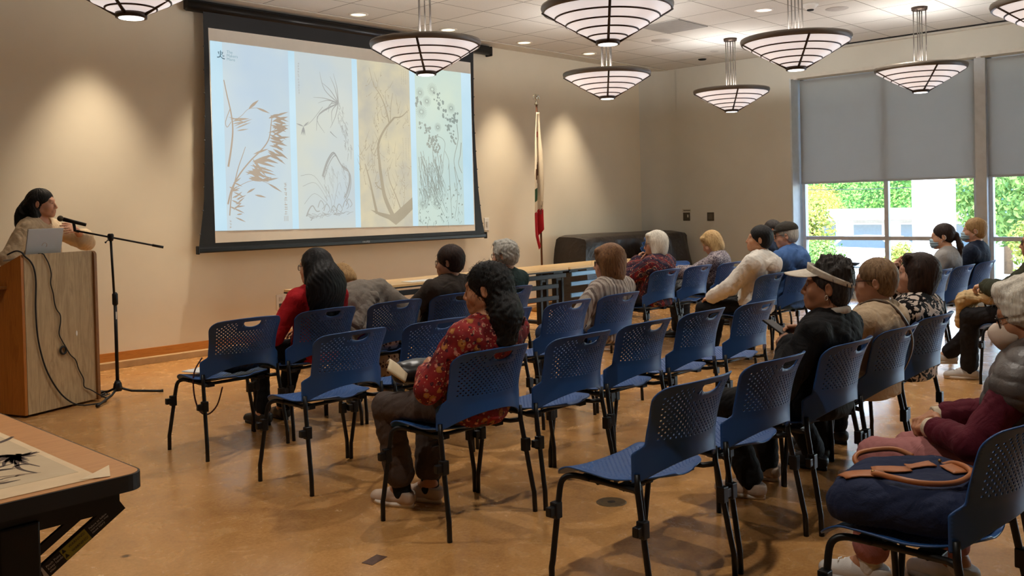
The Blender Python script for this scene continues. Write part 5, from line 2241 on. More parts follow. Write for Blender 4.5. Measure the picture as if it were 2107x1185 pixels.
    def lips(self, mat=lip_mat):
        m = MB()
        m.tube([self.hp(-.019, .0915, -.068), self.hp(-.008, .0985, -.0645), self.hp(.008, .0985, -.0645), self.hp(.019, .0915, -.068)], [.0020, .0044, .0044, .0020], 8)
        m.tube([self.hp(-.018, .0915, -.071), self.hp(0, .0985, -.0765), self.hp(.018, .0915, -.071)], [.0020, .0050, .0020], 8)
        m.build('lips', mat, self.root)

    def seatcut(self, v, gap=0.0):
        if not self.seat:
            return
        g = gap

        def f(P):
            # keep above the chair's seat and in front of its back
            x, y, z = P[..., 0], P[..., 1], P[..., 2]
            zs = 0.458 + g + 0.012 * np.minimum(1, np.abs(x) / .23) ** 2.5 - 0.045 * np.clip((y - .17) / .09, 0, 1) ** 2
            under = np.where((y < 0.262) & (y > -0.30), zs - z, -1.0)
            zc = np.maximum(z, .45)
            ed = -0.158 - 0.10 * np.maximum(0, zc - .585) - 1.15 * np.maximum(0, zc - .585) ** 2
            by = ed - 0.082 * (1 - np.minimum(1.15, np.abs(x) / .235) ** 2.2) + 0.006 + g
            behind = np.where((z < 0.845) & (z > 0.44) & (np.abs(x) < 0.275), by - y, -1.0)
            return np.maximum(np.where(z > 0.30, under, -1.0), behind)
        v.cut(f, 0.0)

    # --- garments
    def top(self, mat, name='top', o=0.010, sleeve=1.0, hem=-0.04, wide=0.004, seed=1, amp=0.004, neckr=0.075, necky=0.03, collar=None, belly=0.0, h=None, cuffs=None, hood=False, extra=None):
        v = Vol()
        self.torso(v, o, belly=belly)
        for s in (-1, 1):
            self.arm(v, s, o, sleeve, wide=wide)
        v.plane(self.T(0, 0, hem), self.R @ V(0, 0, -1))
        if extra:
            extra(v)
        v.rc(self.neck + self.R @ V(0, necky, -.012), self.neck + self.R @ V(0, necky * .6, .2), neckr, neckr, .012, 's')
        v.disp(folds(amp, 26, seed, (1, 1, .55)))
        self.seatcut(v, 0.0)
        ob = vol_obj(name, v, h or self.h * 1.15, mat, self.root)
        if collar:
            c = Vol()
            for k in range(18):
                a = 2 * PI * k / 18
                b = 2 * PI * (k + 1) / 18
                if collar.get('open') and abs(math.atan2(math.sin((a + b) / 2 - PI / 2), math.cos((a + b) / 2 - PI / 2))) < collar['open']:
                    continue
                q = lambda t_: self.neck + self.R @ V(collar.get('r', .064) * math.cos(t_), collar.get('r', .064) * math.sin(t_) * 1.02 + .004, collar.get('z', .012) - .022 * math.sin(t_))
                c.rc(q(a), q(b), collar.get('w', .016), None, .008)
            vol_obj('collar', c, .005, collar['mat'], self.root)
        return ob

    def trousers(self, mat, name='trousers', o=0.009, cuff=0.93, wide=0.010, seed=3, amp=0.004, h=None):
        v = Vol()
        v.ell(self.T(0, .01, .02), (.165 * self.girth + o, .128 * self.girth + o, .115 + o), self.R, .05)
        v.ell(self.T(0, .012, .12), (.138 * self.girth + o, .108 * self.girth + o, .09), self.R, .05)
        for s in (-1, 1):
            self.leg(v, s, o, cuff, wide=wide)
        v.disp(folds(amp, 30, seed))
        self.seatcut(v, 0.002)
        return vol_obj(name, v, h or self.h * 1.2, mat, self.root)

    def shoes(self, upper, sole=None, s0=1.0, kind='shoe', laces=None):
        for s in (-1, 1):
            l = self.L[s]
            d = V(l['dir'])
            d[2] = 0
            d = unit(d)
            t = V(d[1], -d[0], 0)
            b = V(l['an'])
            b[2] = l['an'][2] - 0.085
            F = lambda f, x, z: b + d * f * s0 + t * x + V(0, 0, z)
            v = Vol()
            v.rc(F(-.035, 0, .046), F(.06, 0, .046), .040, .042, .02)
            v.rc(F(.06, 0, .040), F(.155, .004 * s, .030), .044, .036, .02, flat=((0, 0, 1), 1.15))
            v.rc(F(-.03, 0, .07), F(-.015, 0, .095), .036, .037, .02)
            v.plane(F(0, 0, .018), (0, 0, -1), .002)
            v.plane(F(-.01, 0, .084), unit(V(0, 0, 1) - d * .25), .004)
            r = vol_obj(kind, v, .005, upper, self.root)
            out = []
            for k in range(40):
                a = 2 * PI * k / 40
                fx = math.cos(a)
                sy = math.sin(a)
                f = .058 + .128 * fx
                w = (.043 + .006 * math.sin(fx * 2.0 + .4) - .008 * max(0, -fx))
                out.append((f, w * sy))
            m = MB()
            P0 = [F(f, x, .0015) for f, x in out]
            P1 = [F(f * 1.0 + .002, x * 1.04, .024 + .010 * max(0, -.2 - (f - .058) / .128)) for f, x in out]
            n = len(out)
            m.add(P0 + P1, [tuple(reversed(range(n))), tuple(range(n, 2 * n))] + [(i, (i + 1) % n, n + (i + 1) % n, n + i) for i in range(n)], True)
            m.build('sole', sole or upper, r)
            if laces:
                m = MB()
                for k in range(4):
                    f = .045 + .022 * k
                    m.tube([F(f, -.022, .078 - .10 * (f - .045)), F(f + .004, 0, .086 - .16 * (f - .045)), F(f, .022, .078 - .10 * (f - .045))], .0026, 6)
                m.build('laces', laces, r)

    def socks(self, mat, up=0.16):
        for s in (-1, 1):
            l = self.L[s]
            v = Vol()
            v.rc(l['an'] - V(0, 0, .02), l['an'] + unit(l['kn'] - l['an']) * up, .045, .046, .01)
            v.plane(l['an'] + unit(l['kn'] - l['an']) * up * .9, l['kn'] - l['an'])
            vol_obj('sock', v, .006, mat, self.root)

    def glasses(self, mat, w=0.025, hgt=0.018, lens=True):
        m = MB()
        for x in (-1, 1):
            pts = []
            for k in range(20):
                a = 2 * PI * k / 20
                cx = abs(math.cos(a)) ** .6 * (1 if math.cos(a) > 0 else -1)
                cz = abs(math.sin(a)) ** .6 * (1 if math.sin(a) > 0 else -1)
                pts.append(self.hp(x * .033 + cx * w, .102 - .010 * abs(x * .033 + cx * w) / .06, -.004 + cz * hgt))
            m.tube(pts, .0021, 6, closed=True)
            m.tube([self.hp(x * .058, .093, .006), self.hp(x * .072, .07, .008), self.hp(x * .079, .0, .010), self.hp(x * .081, -.022, -.002)], .0021, 6)
        m.tube([self.hp(-.009, .102, .002), self.hp(0, .107, .005), self.hp(.009, .102, .002)], .0021, 6)
        o = m.build('glasses', mat, self.root)
        if lens:
            for x in (-1, 1):
                q = MB()
                q.add([self.hp(x * .033 + a * w * .95, .1015 - .010 * abs(x * .033 + a * w) / .06, -.004 + b * hgt * .95) for a, b in ((-1, -1), (1, -1), (1, 1), (-1, 1))], [(0, 1, 2, 3)])
                q.build('lens', lens_m, o)
        return o

    def mask(self, mat, loop, cup=False, big=1.0):
        v = Vol()
        hp, R, s = self.hp, self.Rh, self.hs
        if cup:
            v.ell(hp(0, .062, -.052), np.array((.064, .072, .062)) * s, R @ rotx(-12), .01)
            v.rc(hp(0, .122, -.045), hp(0, .10, -.09), .018, .02, .03)
        else:
            v.ell(hp(0, .052, -.055), np.array((.064, .060, .057)) * s, R @ rotx(-10), .01)
            v.rc(hp(0, .098, -.032), hp(0, .092, -.085), .02, .022, .02)
        v.ell(hp(0, .035, -.052), np.array((.058, .058, .064)) * s, R, .004, 's')
        v.plane(hp(0, .012, 0), R @ V(0, -1, -.15), .003)
        v.plane(hp(0, .09, -.016), R @ V(0, -.25, 1), .003)
        if not cup:
            v.disp(lambda P: .0022 * np.sin(((P - self.H) @ R)[..., 2] * 260))
        o = vol_obj('face_mask', v, .004, mat, self.root)
        m = MB()
        for x in (-1, 1):
            if cup:
                m.tube([hp(x * .060, .035, -.035), hp(x * .076, -.01, -.038), hp(x * .080, -.05, -.03), hp(x * .055, -.095, -.005)], .0026, 6)
                m.tube([hp(x * .058, .03, -.075), hp(x * .07, -.01, -.085), hp(x * .055, -.06, -.09)], .0026, 6)
            else:
                m.tube(spline([hp(x * .060, .035, -.035), hp(x * .075, .0, .012), hp(x * .083, -.028, .010), hp(x * .083, -.035, -.02), hp(x * .073, .0, -.045), hp(x * .058, .025, -.078)], 4), .0018, 6)
        m.build('ear_loop', loop, o)
        return o

    # --- hair
    def hair(self, style, mat, vol=0.0, length=0.0, strands=160, slen=0.05, seed=0, amp=0.0011, lift=0.25, srad=0.0022, h=0.006, part=None):
        v = Vol()
        hp, R, s = self.hp, self.Rh, self.hs
        e = lambda c, r, k=.02, mode='u', rot=None: v.ell(hp(*c), np.array(r) * s, R if rot is None else R @ rot, k * s, mode)
        c = lambda a, b, ra, rb, k=.02, mode='u', flat=None: v.rc(hp(*a), hp(*b), ra * s, rb * s, k * s, mode, None if flat is None else (R @ V(flat[0]), flat[1]))
        q = vol
        face = lambda wd=.064, bk=.0, tp=.055: e((0, .112 + bk, -.045), (wd, .075, .052 + tp), .012, 's')
        ears = lambda r=.024: [e((x * .092, -.010, -.012), (.026, r, .034), .008, 's') for x in (-1, 1)]
        if style == 'short':
            e((0, -.018, .036), (.082 + q, .101 + q, .094 + q))
            e((0, -.050, -.020), (.070 + q * .6, .058 + q * .6, .070), .03)
            face()
            ears()
            v.plane(hp(0, -.06, -.082), R @ V(0, .25, -1), .01)
        elif style == 'fluffy':
            e((0, -.018, .040), (.086 + q, .103 + q, .096 + q))
            e((0, -.055, -.015), (.080 + q * .8, .062 + q * .8, .075), .03)
            for x in (-1, 1):
                e((x * .062, .0, .02), (.026 + q * .5, .055, .06), .03)
            e((0, .062, .098), (.055, .032, .026 + q * .5), .03)
            face(.062, .006)
            ears(.014)
            v.disp(lambda P: .004 * np.sin(P[..., 0] * 90 + 2 * np.sin(P[..., 2] * 70)) * np.sin(P[..., 1] * 80 + 2 * np.sin(P[..., 2] * 55)))
            v.plane(hp(0, -.06, -.085), R @ V(0, .25, -1), .012)
        elif style == 'bob':
            e((0, -.018, .036), (.086 + q, .104 + q, .096 + q))
            L = length or .11
            e((0, -.035, -.03), (.094 + q, .082 + q, .085 + L * .35), .03)
            for x in (-1, 1):
                c((x * .070, .012, .03), (x * (.074 + q), .008, -L + .02), .028, .030, .03)
            c((-.05, .070, .092), (.05, .070, .092), .020, .020, .03)
            face(.058, .006, .052)
            v.plane(hp(0, 0, -L), R @ V(0, .12, -1), .012)
        elif style == 'long':
            e((0, -.018, .036), (.085 + q, .104 + q, .095 + q))
            L = length or .40
            e((0, -.05, -.04), (.090 + q, .075 + q, .10), .03)
            dn = self.R.T @ V(0, 0, 0)
            base = hp(0, -.055, -.03)
            tip = self.neck + self.R @ V(0, -.105, .05 - (L - .16) if L > .2 else 0)
            mid = self.neck + self.R @ V(0, -.095, .02)
            v.rc(base, mid, .098, .128 + q, .04, flat=(self.R @ V(0, 1, 0), 1.8))
            v.rc(mid, tip, .128 + q, .120, .04, flat=(self.R @ V(0, 1, 0), 2.6))
            for x in (-1, 1):
                if part == 'ears':
                    c((x * .066, -.035, .03), (x * .072, -.050, -.14), .026, .032, .03)
                else:
                    c((x * .070, .0, .03), (x * .078, -.01, -.14), .030, .036, .03)
            face(.062 if part == 'ears' else .058, .0, .058)
            if part == 'ears':
                ears(.026)
                for x in (-1, 1):
                    e((x * .095, .045, -.06), (.040, .060, .075), .012, 's')
        elif style == 'curly':
            e((0, -.020, .036), (.086 + q, .105 + q, .094 + q))
            base = hp(0, -.060, .0)
            mid = self.neck + self.R @ V(0.0, -.085, .05)
            tip = self.neck + self.R @ V(0.0, -.098, -.06)
            v.rc(base, mid, .074, .070 + q, .04, flat=(self.R @ V(0, 1, 0), 1.2))
            v.rc(mid, tip, .070 + q, .066, .04, flat=(self.R @ V(0, 1, 0), 1.4))
            for k in range(14):
                b = tip + self.R @ V(-.06 + .009 * k, .012 * math.sin(k * 2.1), .01 * math.sin(k * 1.3))
                v.rc(b, b + self.R @ V(.012 * math.sin(k), -.006, -.045 - .018 * math.sin(k * 1.7)), .020, .008, .010)
            r = np.random.default_rng(3)
            for k in range(40):
                b = tip * (k / 40) + base * (1 - k / 40) + self.R @ (unit(r.normal(size=3)) * V(.060, .030, .02))
                v.rc(b, b + self.R @ V(r.normal() * .015, r.normal() * .01, -.03), .018, .012, .010)
            face(.062, .004, .052)
            ears(.022)
        elif style == 'pony':
            e((0, -.018, .036), (.080 + q, .099 + q, .092 + q))
            e((0, -.055, -.01), (.066, .050, .06), .03)
            face(.064, .0, .058)
            ears(.022)
            v.plane(hp(0, -.05, -.075), R @ V(0, .35, -1), .01)
            c((0, -.105, .02), (0, -.125, .01), .020, .017, .012)
            c((0, -.125, .01), (0, -.150, -.10), .022, .030, .015)
            c((0, -.150, -.10), (0, -.145, -.21), .030, .013, .015)
        elif style == 'spiky':
            e((0, -.020, .040), (.084 + q, .102 + q, .094 + q))
            e((0, -.055, -.025), (.074 + q, .056 + q, .075), .03)
            r = np.random.default_rng(5)
            for k in range(90):
                d = unit(V(r.normal() * .8, r.normal() * .8 - .15, abs(r.normal()) * .9 + .55))
                p = V(0, -.02, .04) + d * V(.080, .096, .092)
                dr = unit(d * .6 + V(r.normal() * .3, -.15 + r.normal() * .3, .45))
                v.rc(hp(*p), hp(*(p + dr * r.uniform(.014, .030))), .013, .005, .014)
            face(.064, .0, .055)
            ears(.024)
            v.plane(hp(0, -.06, -.095), R @ V(0, .25, -1), .01)
        elif style == 'bun':
            e((0, -.018, .036), (.079 + q, .098 + q, .090 + q))
            e((0, -.05, -.02), (.064, .050, .06), .03)
            e((0, -.115, .045), (.036, .030, .036), .015)
            face(.066, .0, .058)
            ears(.022)
            v.plane(hp(0, -.05, -.078), R @ V(0, .35, -1), .01)
        elif style == 'fringe':
            e((0, -.018, .034), (.079 + q, .096 + q, .082 + q))
            e((0, -.055, -.02), (.072 + q, .050 + q, .06), .03)
            e((0, 0, .11), (.095, .12, .066), .01, 's')
            face(.066, .0, .06)
            ears(.022)
            v.plane(hp(0, -.06, -.078), R @ V(0, .25, -1), .01)
        H, fr = self.H, 38

        def strand(P):
            qv = (P - H) @ R
            th = np.arctan2(qv[..., 0], -qv[..., 1] - .02)
            z = qv[..., 2]
            return amp * (np.sin(fr * th + 9 * np.sin(z * 17 + seed) + 3 * np.sin(th * 5 + seed)) + .7 * np.sin(17 * th + 5 * np.sin(z * 31 + 2 + seed)))
        v.disp(strand)
        if style == 'curly':
            v.disp(lambda P: .0020 * np.sin(P[..., 0] * 130 + 3 * np.sin(P[..., 2] * 60)) * np.sin(P[..., 2] * 120 + 2 * np.sin(P[..., 0] * 80)) + .0014 * np.sin(P[..., 1] * 150 + 4 * np.sin(P[..., 2] * 50)))
        self.seatcut(v, .003)
        rr = np.random.default_rng(seed + 50)
        curly = style == 'curly'

        def tufts(vv):
            n = len(vv)
            if strands <= 0:
                return (np.zeros((0, 3)), np.zeros((0, 4), int))
            pick = vv[rr.choice(n, strands)]
            V_, F_ = [], []
            cen = self.hp(0, -.02, .03)
            for p in pick:
                out = unit(p - cen)
                if style in ('spiky',):
                    d = unit(out * .6 + R @ V(rr.normal() * .4, -.2, .4)) if (R.T @ (p - H))[2] > .07 else unit(V(0, -.1, -1) + out * .2)
                else:
                    dwn = (R @ V(0, -.35, -1)) if (R.T @ (p - H))[2] > -.02 else V(0, -.05, -1)
                    d = dwn - out * (dwn @ out)
                    if np.linalg.norm(d) < .2:
                        d = d + R @ V(rr.normal(), -.6, 0)
                    d = unit(unit(d) + out * lift * rr.uniform(.2, 1) + rr.normal(size=3) * .12)
                L = slen * rr.uniform(.5, 1.2)
                sd = unit(np.cross(d, out) + 1e-6)
                b = len(V_)
                m = 5
                for i in range(m):
                    k = i / (m - 1)
                    cpt = p - out * .003 + d * L * k - V(0, 0, 1) * L * .25 * k * k
                    if curly:
                        cpt = cpt + sd * .010 * math.sin(k * 7 + b) + out * .010 * math.cos(k * 7 + b)
                    w = srad * (1 - .85 * k)
                    V_ += [cpt + sd * w, cpt + np.cross(d, sd) * w, cpt - sd * w]
                for i in range(m - 1):
                    for j in range(3):
                        F_.append((b + i * 3 + j, b + i * 3 + (j + 1) % 3, b + i * 3 + 3 + (j + 1) % 3, b + i * 3 + 3 + j))
            return (np.array(V_), np.array(F_))
        return vol_obj('hair', v, h, mat, self.root, tufts)

# ------------------------------------------------------------------ cloth patterns
def cloth(name, col, var=0.08, rough=0.8, bump=0.15, bscale=260, scale=9):
    if name in _MATS:
        return _MATS[name]
    t = NT(name)
    v = t.coords('Object')
    a = tuple(max(0, c * (1 - var)) for c in rgb(col)[:3]) + (1,)
    b = tuple(min(1, c * (1 + var)) for c in rgb(col)[:3]) + (1,)
    t.color(t.ramp(t.noise(v, scale), [(0.3, a), (0.7, b)]))
    t.set(rough, 0, 0.2)
    wr = t.noise(v, 11, 3, 0.5, 1.2)
    fine = t.noise(v, bscale, 2)
    t.bump(t.math('ADD', wr, t.math('MULTIPLY', fine, bump * .35)), 0.38, 0.03)
    _MATS[name] = t.m
    return t.m


def mat_floral():
    t = NT('cloth_red_floral')
    v = t.coords('Object')
    base = t.ramp(t.noise(v, 9, 4), [(0.35, rgb(92, 20, 24)), (0.62, rgb(138, 34, 32))])
    for sc, r0, c0, c1, off in ((19, .34, (140, 84, 36), (172, 116, 56), 0), (30, .32, (168, 96, 84), (190, 128, 110), 3.3), (38, .32, (52, 16, 28), (72, 24, 36), 7.1), (46, .26, (120, 96, 80), (150, 120, 96), 11.7)):
        vv = t.coords('Object', (1, 1, 1), (0, 0, 0), (off, off * .7, off * .3))
        vo = t.n('ShaderNodeTexVoronoi')
        vo.inputs['Scale'].default_value = sc
        t.l(vv, vo.inputs['Vector'])
        pet = t.math('ADD', vo.outputs['Distance'], t.math('MULTIPLY', t.math('SUBTRACT', t.noise(v, 70, 2), .5), .30))
        sel = t.n('ShaderNodeSeparateColor')
        t.l(vo.outputs['Color'], sel.inputs[0])
        on = t.math('MULTIPLY', t.math('LESS_THAN', pet, r0), t.math('GREATER_THAN', sel.outputs[0], .45))
        col = t.ramp(vo.outputs['Distance'], [(0.08, rgb(104, 44, 24)), (0.14, rgb(c1)), (0.34, rgb(c0))])
        base = t.mix(on, base, col)
    sp = t.n('ShaderNodeTexVoronoi')
    sp.inputs['Scale'].default_value = 55
    t.l(v, sp.inputs['Vector'])
    base = t.mix(t.math('LESS_THAN', sp.outputs['Distance'], .16), base, rgb(204, 150, 110))
    t.color(base)
    t.set(0.7, 0, 0.2)
    t.bump(t.noise(v, 200, 2), 0.1, 0.001)
    return t.m


def mat_stripes():
    t = NT('cloth_striped')
    v = t.coords('Object', (1, 0.25, 0.04))
    sx = t.n('ShaderNodeSeparateXYZ')
    t.l(v, sx.inputs[0])
    x = t.math('FRACT', t.math('MULTIPLY', sx.outputs[0], 6.0))
    c = t.ramp(x, [(0, rgb(150, 136, 124)), (.10, rgb(92, 74, 66)), (.18, rgb(176, 164, 150)), (.30, rgb(118, 100, 92)), (.36, rgb(196, 186, 174)), (.44, rgb(84, 68, 62)),
                   (.52, rgb(160, 146, 134)), (.62, rgb(128, 110, 100)), (.70, rgb(186, 174, 162)), (.80, rgb(104, 88, 82)), (.90, rgb(170, 158, 146))], 'CONSTANT')
    t.color(t.mix(.25, c, t.ramp(t.noise(t.coords('Object', (60, 60, 4)), 3, 2), [(0.3, rgb(90, 76, 70)), (0.7, rgb(200, 190, 180))])))
    t.set(0.8, 0, 0.2)
    return t.m


def mat_patch(name, sc, cols, dist=1.0, rough=0.8, warp=.35, fine=None):
    t = NT(name)
    v = t.coords('Object')
    n = t.noise(v, sc, 3, 0.5, dist)
    k = len(cols)
    c = t.ramp(n, [(0.30 + 0.42 * i / k, rgb(q)) for i, q in enumerate(cols)], 'CONSTANT')
    if fine:
        vo = t.n('ShaderNodeTexVoronoi')
        vo.inputs['Scale'].default_value = fine[0]
        t.l(v, vo.inputs['Vector'])
        c = t.mix(t.math('LESS_THAN', vo.outputs['Distance'], fine[1]), c, rgb(fine[2]))
    t.color(c)
    t.set(rough, 0, 0.2)
    t.bump(t.noise(v, 240, 2), 0.12, 0.001)
    return t.m


def mat_leopard():
    t = NT('cloth_leopard')
    v = t.coords('Object')
    vo = t.n('ShaderNodeTexVoronoi')
    vo.inputs['Scale'].default_value = 38
    t.l(v, vo.inputs['Vector'])
    t.color(t.ramp(vo.outputs['Distance'], [(0.16, rgb(168, 120, 84)), (0.20, rgb(30, 24, 22)), (0.36, rgb(30, 24, 22)), (0.42, rgb(196, 176, 156))]))
    t.set(0.8, 0, 0.2)
    return t.m


def mat_shawl():
    t = NT('cloth_shawl')
    v = t.coords('Object', (1, 1, 1), (0.5, 0.2, 0.4))
    w = t.n('ShaderNodeTexWave', wave_type='BANDS', bands_direction='DIAGONAL')
    w.inputs['Scale'].default_value = 3.6
    w.inputs['Distortion'].default_value = 3.0
    w.inputs['Detail'].default_value = 2
    t.l(v, w.inputs['Vector'])
    c = t.ramp(w.outputs['Fac'], [(0, rgb(36, 34, 52)), (.25, rgb(112, 34, 36)), (.40, rgb(40, 40, 58)), (.55, rgb(122, 62, 48)), (.70, rgb(52, 44, 62)), (.86, rgb(178, 150, 118)), (.90, rgb(120, 34, 40))], 'CONSTANT')
    vo = t.n('ShaderNodeTexVoronoi')
    vo.inputs['Scale'].default_value = 42
    t.l(v, vo.inputs['Vector'])
    c = t.mix(t.math('LESS_THAN', vo.outputs['Distance'], .24), c, rgb(176, 132, 112))
    n = t.noise(v, 30, 3)
    c = t.mix(t.ramp(n, [(.48, (0, 0, 0, 1)), (.56, (.8, .8, .8, 1))]), c, rgb(52, 40, 54))
    t.color(c)
    t.set(0.85, 0, 0.15)
    return t.m


black_cloth = cloth('cloth_black', (20, 19, 20), 0.15)
white_cloth = cloth('cloth_white', (214, 208, 198), 0.03)
navy_cloth = cloth('cloth_navy', (26, 34, 52))
dark_trouser = cloth('cloth_dark_trouser', (34, 32, 34), 0.12)
jean = cloth('cloth_denim', (44, 58, 84), 0.12)
shoe_black = M('shoe_black', (20, 19, 19), 0.5)
shoe_beige = M('shoe_beige', (182, 158, 138), 0.7, bump=0.3, bscale=400)
shoe_white = M('shoe_white', (198, 192, 186), 0.6, bump=0.2, bscale=300)
sole_white = M('sole_white', (216, 204, 190), 0.6)
sock_black = cloth('sock_black', (18, 18, 20))
sock_white = cloth('sock_white', (206, 200, 192))
frame_dark = M('spectacle_frame', (34, 28, 28), 0.3)
H_BLACK = hair_mat('black', (6, 5, 5), (19, 16, 15), .40)
H_DARK = hair_mat('dark_brown', (24, 15, 11), (54, 34, 24))
H_BROWN = hair_mat('chestnut', (82, 52, 30), (140, 98, 58))
H_GREY = hair_mat('grey', (128, 126, 118), (196, 192, 182), .5)
H_WHITE = hair_mat('white', (190, 182, 166), (232, 226, 212), .5)
H_BLONDE = hair_mat('blonde', (146, 112, 70), (206, 172, 118))
H_SAND = hair_mat('sandy', (136, 104, 66), (190, 154, 104))
H_SALT = hair_mat('salt_pepper', (22, 20, 20), (74, 68, 64))
H_GINGER = hair_mat('ginger', (100, 76, 54), (160, 130, 96))


def at(key):
    x, y, _ = CHAIRS[key]
    return (x, y, 0)


# --- the woman in red with long black hair
p = Person('red', at('red'), 0, 'woman with long straight black hair and a red top, seen from behind', th=0.93, skin='light', yaw=22, lean=-4, h=.008, sw=.175,
           arms={'L': dict(pos=(-.16, .16, .62)), 'R': dict(pos=(.12, .2, .63))}, legs={'L': dict(foot=(-.14, .34, 0)), 'R': dict(foot=(.04, .38, 0))})
p.top(cloth('cloth_red', (168, 22, 30), .1), 'red_top', o=.014, hem=-.12, seed=2, neckr=.06, wide=.012)
p.trousers(black_cloth, wide=.004)
p.shoes(shoe_black)
p.hair('long', H_BLACK, .004, .50, strands=260, slen=.07, seed=1, lift=.06)
p.glasses(frame_dark)

# --- the woman bending over, face hidden behind her
p = Person('lean', at('lean'), -.50, 'woman in a grey hooded jacket leaning with bowed head behind the woman in red', skin='fair', yaw=42, pitch=-52, lean=29, side=-16, h=.008, hip=(-.05, -.04, .53), sw=.195, girth=1.1,
           arms={'L': dict(pos=(-.18, .30, .60)), 'R': dict(pos=(.20, .30, .74), d=(.5, .8, .1), pole=(.7, -.5, -.6))}, th=0.86)
mag = cloth('cloth_magenta', (122, 34, 92))
p.top(mag, 'magenta_top', o=.008, hem=-.10, seed=4, neckr=.06)
GJ = cloth('cloth_grey_jacket', (124, 116, 106), .06)


def hoodv(v, P=None):
    P = P or p
    v.rc(P.T(-.10, -.075, .40), P.T(.10, -.075, .40), .045, None, .03)
    v.ell(P.T(0, -.105, .33), (.115, .05, .10), P.R, .03)


p.top(GJ, 'grey_jacket', o=.026, hem=.02, seed=5, amp=.008, neckr=.07, necky=.05, sleeve=1.0, wide=.014, extra=hoodv)
v = Vol()
v.rc(p.T(.10, -.12, .30), p.T(-.08, -.145, .12), .05, .04, .03, flat=(p.R @ V(0, 1, 0), 2.2))
v.rc(p.T(-.08, -.145, .12), p.T(-.16, -.12, -.05), .042, .03, .03, flat=(p.R @ V(0, 1, 0), 2.0))
v.disp(folds(.006, 40, 8))
p.seatcut(v, 0)
vol_obj('jacket_sleeve', v, .007, GJ, p.root)
v = Vol()
v.ell(p.T(0, .01, .02), (.178, .14, .125), p.R, .05)
for s in (-1, 1):
    p.leg(v, s, .03, .55, wide=.03)
p.seatcut(v, .002)
vol_obj('leopard_skirt', v, .009, mat_leopard(), p.root)
p.shoes(shoe_black)
p.hair('short', H_SAND, .004, strands=140, slen=.04, seed=2)

# --- the person in the dark brown jacket
p = Person('dark', at('dark'), 0, 'person with short dark hair, glasses and a dark brown jacket, second from the leaning woman', th=0.865, skin='light', yaw=26, lean=-12, h=.008, sw=.20, girth=1.12,
           arms={'L': dict(pos=(-.17, .22, .66)), 'R': dict(pos=(.12, .2, .63))})
p.top(cloth('cloth_dark_brown', (58, 50, 44), .08), 'brown_jacket', o=.022, hem=-.10, seed=6, amp=.006, neckr=.062, wide=.012)
p.trousers(dark_trouser)
p.shoes(shoe_black)
p.hair('short', H_DARK, .012, strands=220, slen=.035, seed=3)
p.glasses(frame_dark)

# --- grey haired person
p = Person('grey', at('grey'), 0, 'person with full grey hair in dark green, behind the curly black hair', th=0.89, skin='fair', yaw=18, lean=-9, h=.009, arms={'L': dict(pos=(-.12, .2, .63))})
p.top(cloth('cloth_dark_green', (24, 46, 44)), 'green_top', o=.014, hem=-.10, seed=7, neckr=.06)
p.trousers(dark_trouser)
p.shoes(shoe_black)
p.hair('fluffy', H_GREY, .006, strands=260, slen=.04, seed=4)
p.glasses(frame_dark)

# --- the woman in the floral blouse
p = Person('flower', at('flower'), .06, 'woman with curly black hair and a red floral blouse, holding a beige booklet', th=0.94, skin='tan', yaw=24, pitch=-3, lean=-14, h=.0045, girth=1.08, sw=.19,
           arms={'L': dict(pos=(-.115, .075, .700), d=(.45, .80, .15), n=(-.75, .3, .6), curl=(30, 35, 20), pole=(-1, -.6, -.6)), 'R': dict(pos=(.12, .16, .66))},
           legs={'L': dict(foot=(-.07, .33, 0), dir=(-.15, 1, 0)), 'R': dict(foot=(.06, .27, 0), dir=(-.1, 1, 0))}, bust=.012)
p.top(mat_floral(), 'floral_blouse', o=.014, hem=-.13, seed=8, amp=.005, sleeve=.84, wide=.016, neckr=.078, necky=.015, belly=.02)
p.trousers(cloth('cloth_brown_trouser', (70, 58, 52), .06), cuff=.80, wide=.022)
p.socks(sock_black, .12)
p.shoes(shoe_beige, sole_white)
p.hair('curly', H_BLACK, .004, strands=1100, slen=.055, seed=5, lift=.55, srad=.0014)
m = MB()
for k in range(6):
    m.ball(p.neck + p.R @ V(.045 + .004 * k, -.155 + .004 * k, .055 - .008 * k), .005, 8, 6)
m.build('hair_clip', M('clip_shell', (72, 58, 50), .25, .3), p.root)
p.brows(H_BLACK)
p.lips()

# --- striped shirt
p = Person('plaid', at('plaid'), .05, 'woman with long light brown hair and a striped shirt', th=0.82, skin='fair', yaw=22, pitch=-2, lean=-8, h=.008, girth=1.05,
           arms={'L': dict(pos=(-.20, .12, .60), pole=(-1, -.5, -.5)), 'R': dict(pos=(.1, .2, .62))})
p.top(mat_stripes(), 'striped_shirt', o=.020, hem=-.15, seed=9, amp=.006, wide=.020, neckr=.066)
p.trousers(jean)
p.shoes(shoe_beige, sole_white)
p.hair('bob', H_BROWN, .016, .215, strands=320, slen=.07, seed=6, lift=.08)
p.glasses(frame_dark)

# --- white hair and shawl
p = Person('white', at('white'), .12, 'white haired woman in a dark patterned shawl, hand at her chin', th=0.875, skin='fair', yaw=26, pitch=-2, lean=-4, h=.008, girth=1.12, sw=.19,
           arms={'L': dict(pos=(-.085, .045, .880), d=(.25, -.1, .9), n=(-.6, .7, .1), pole=(-.9, .3, -.8), curl=(50, 55, 35)), 'R': dict(pos=(-.02, .22, .68), d=(-.9, .3, 0))})


def shawlv(v, P=p):
    v.ell(P.T(0, .0, .16), (.21, .16, .22), P.R, .05)


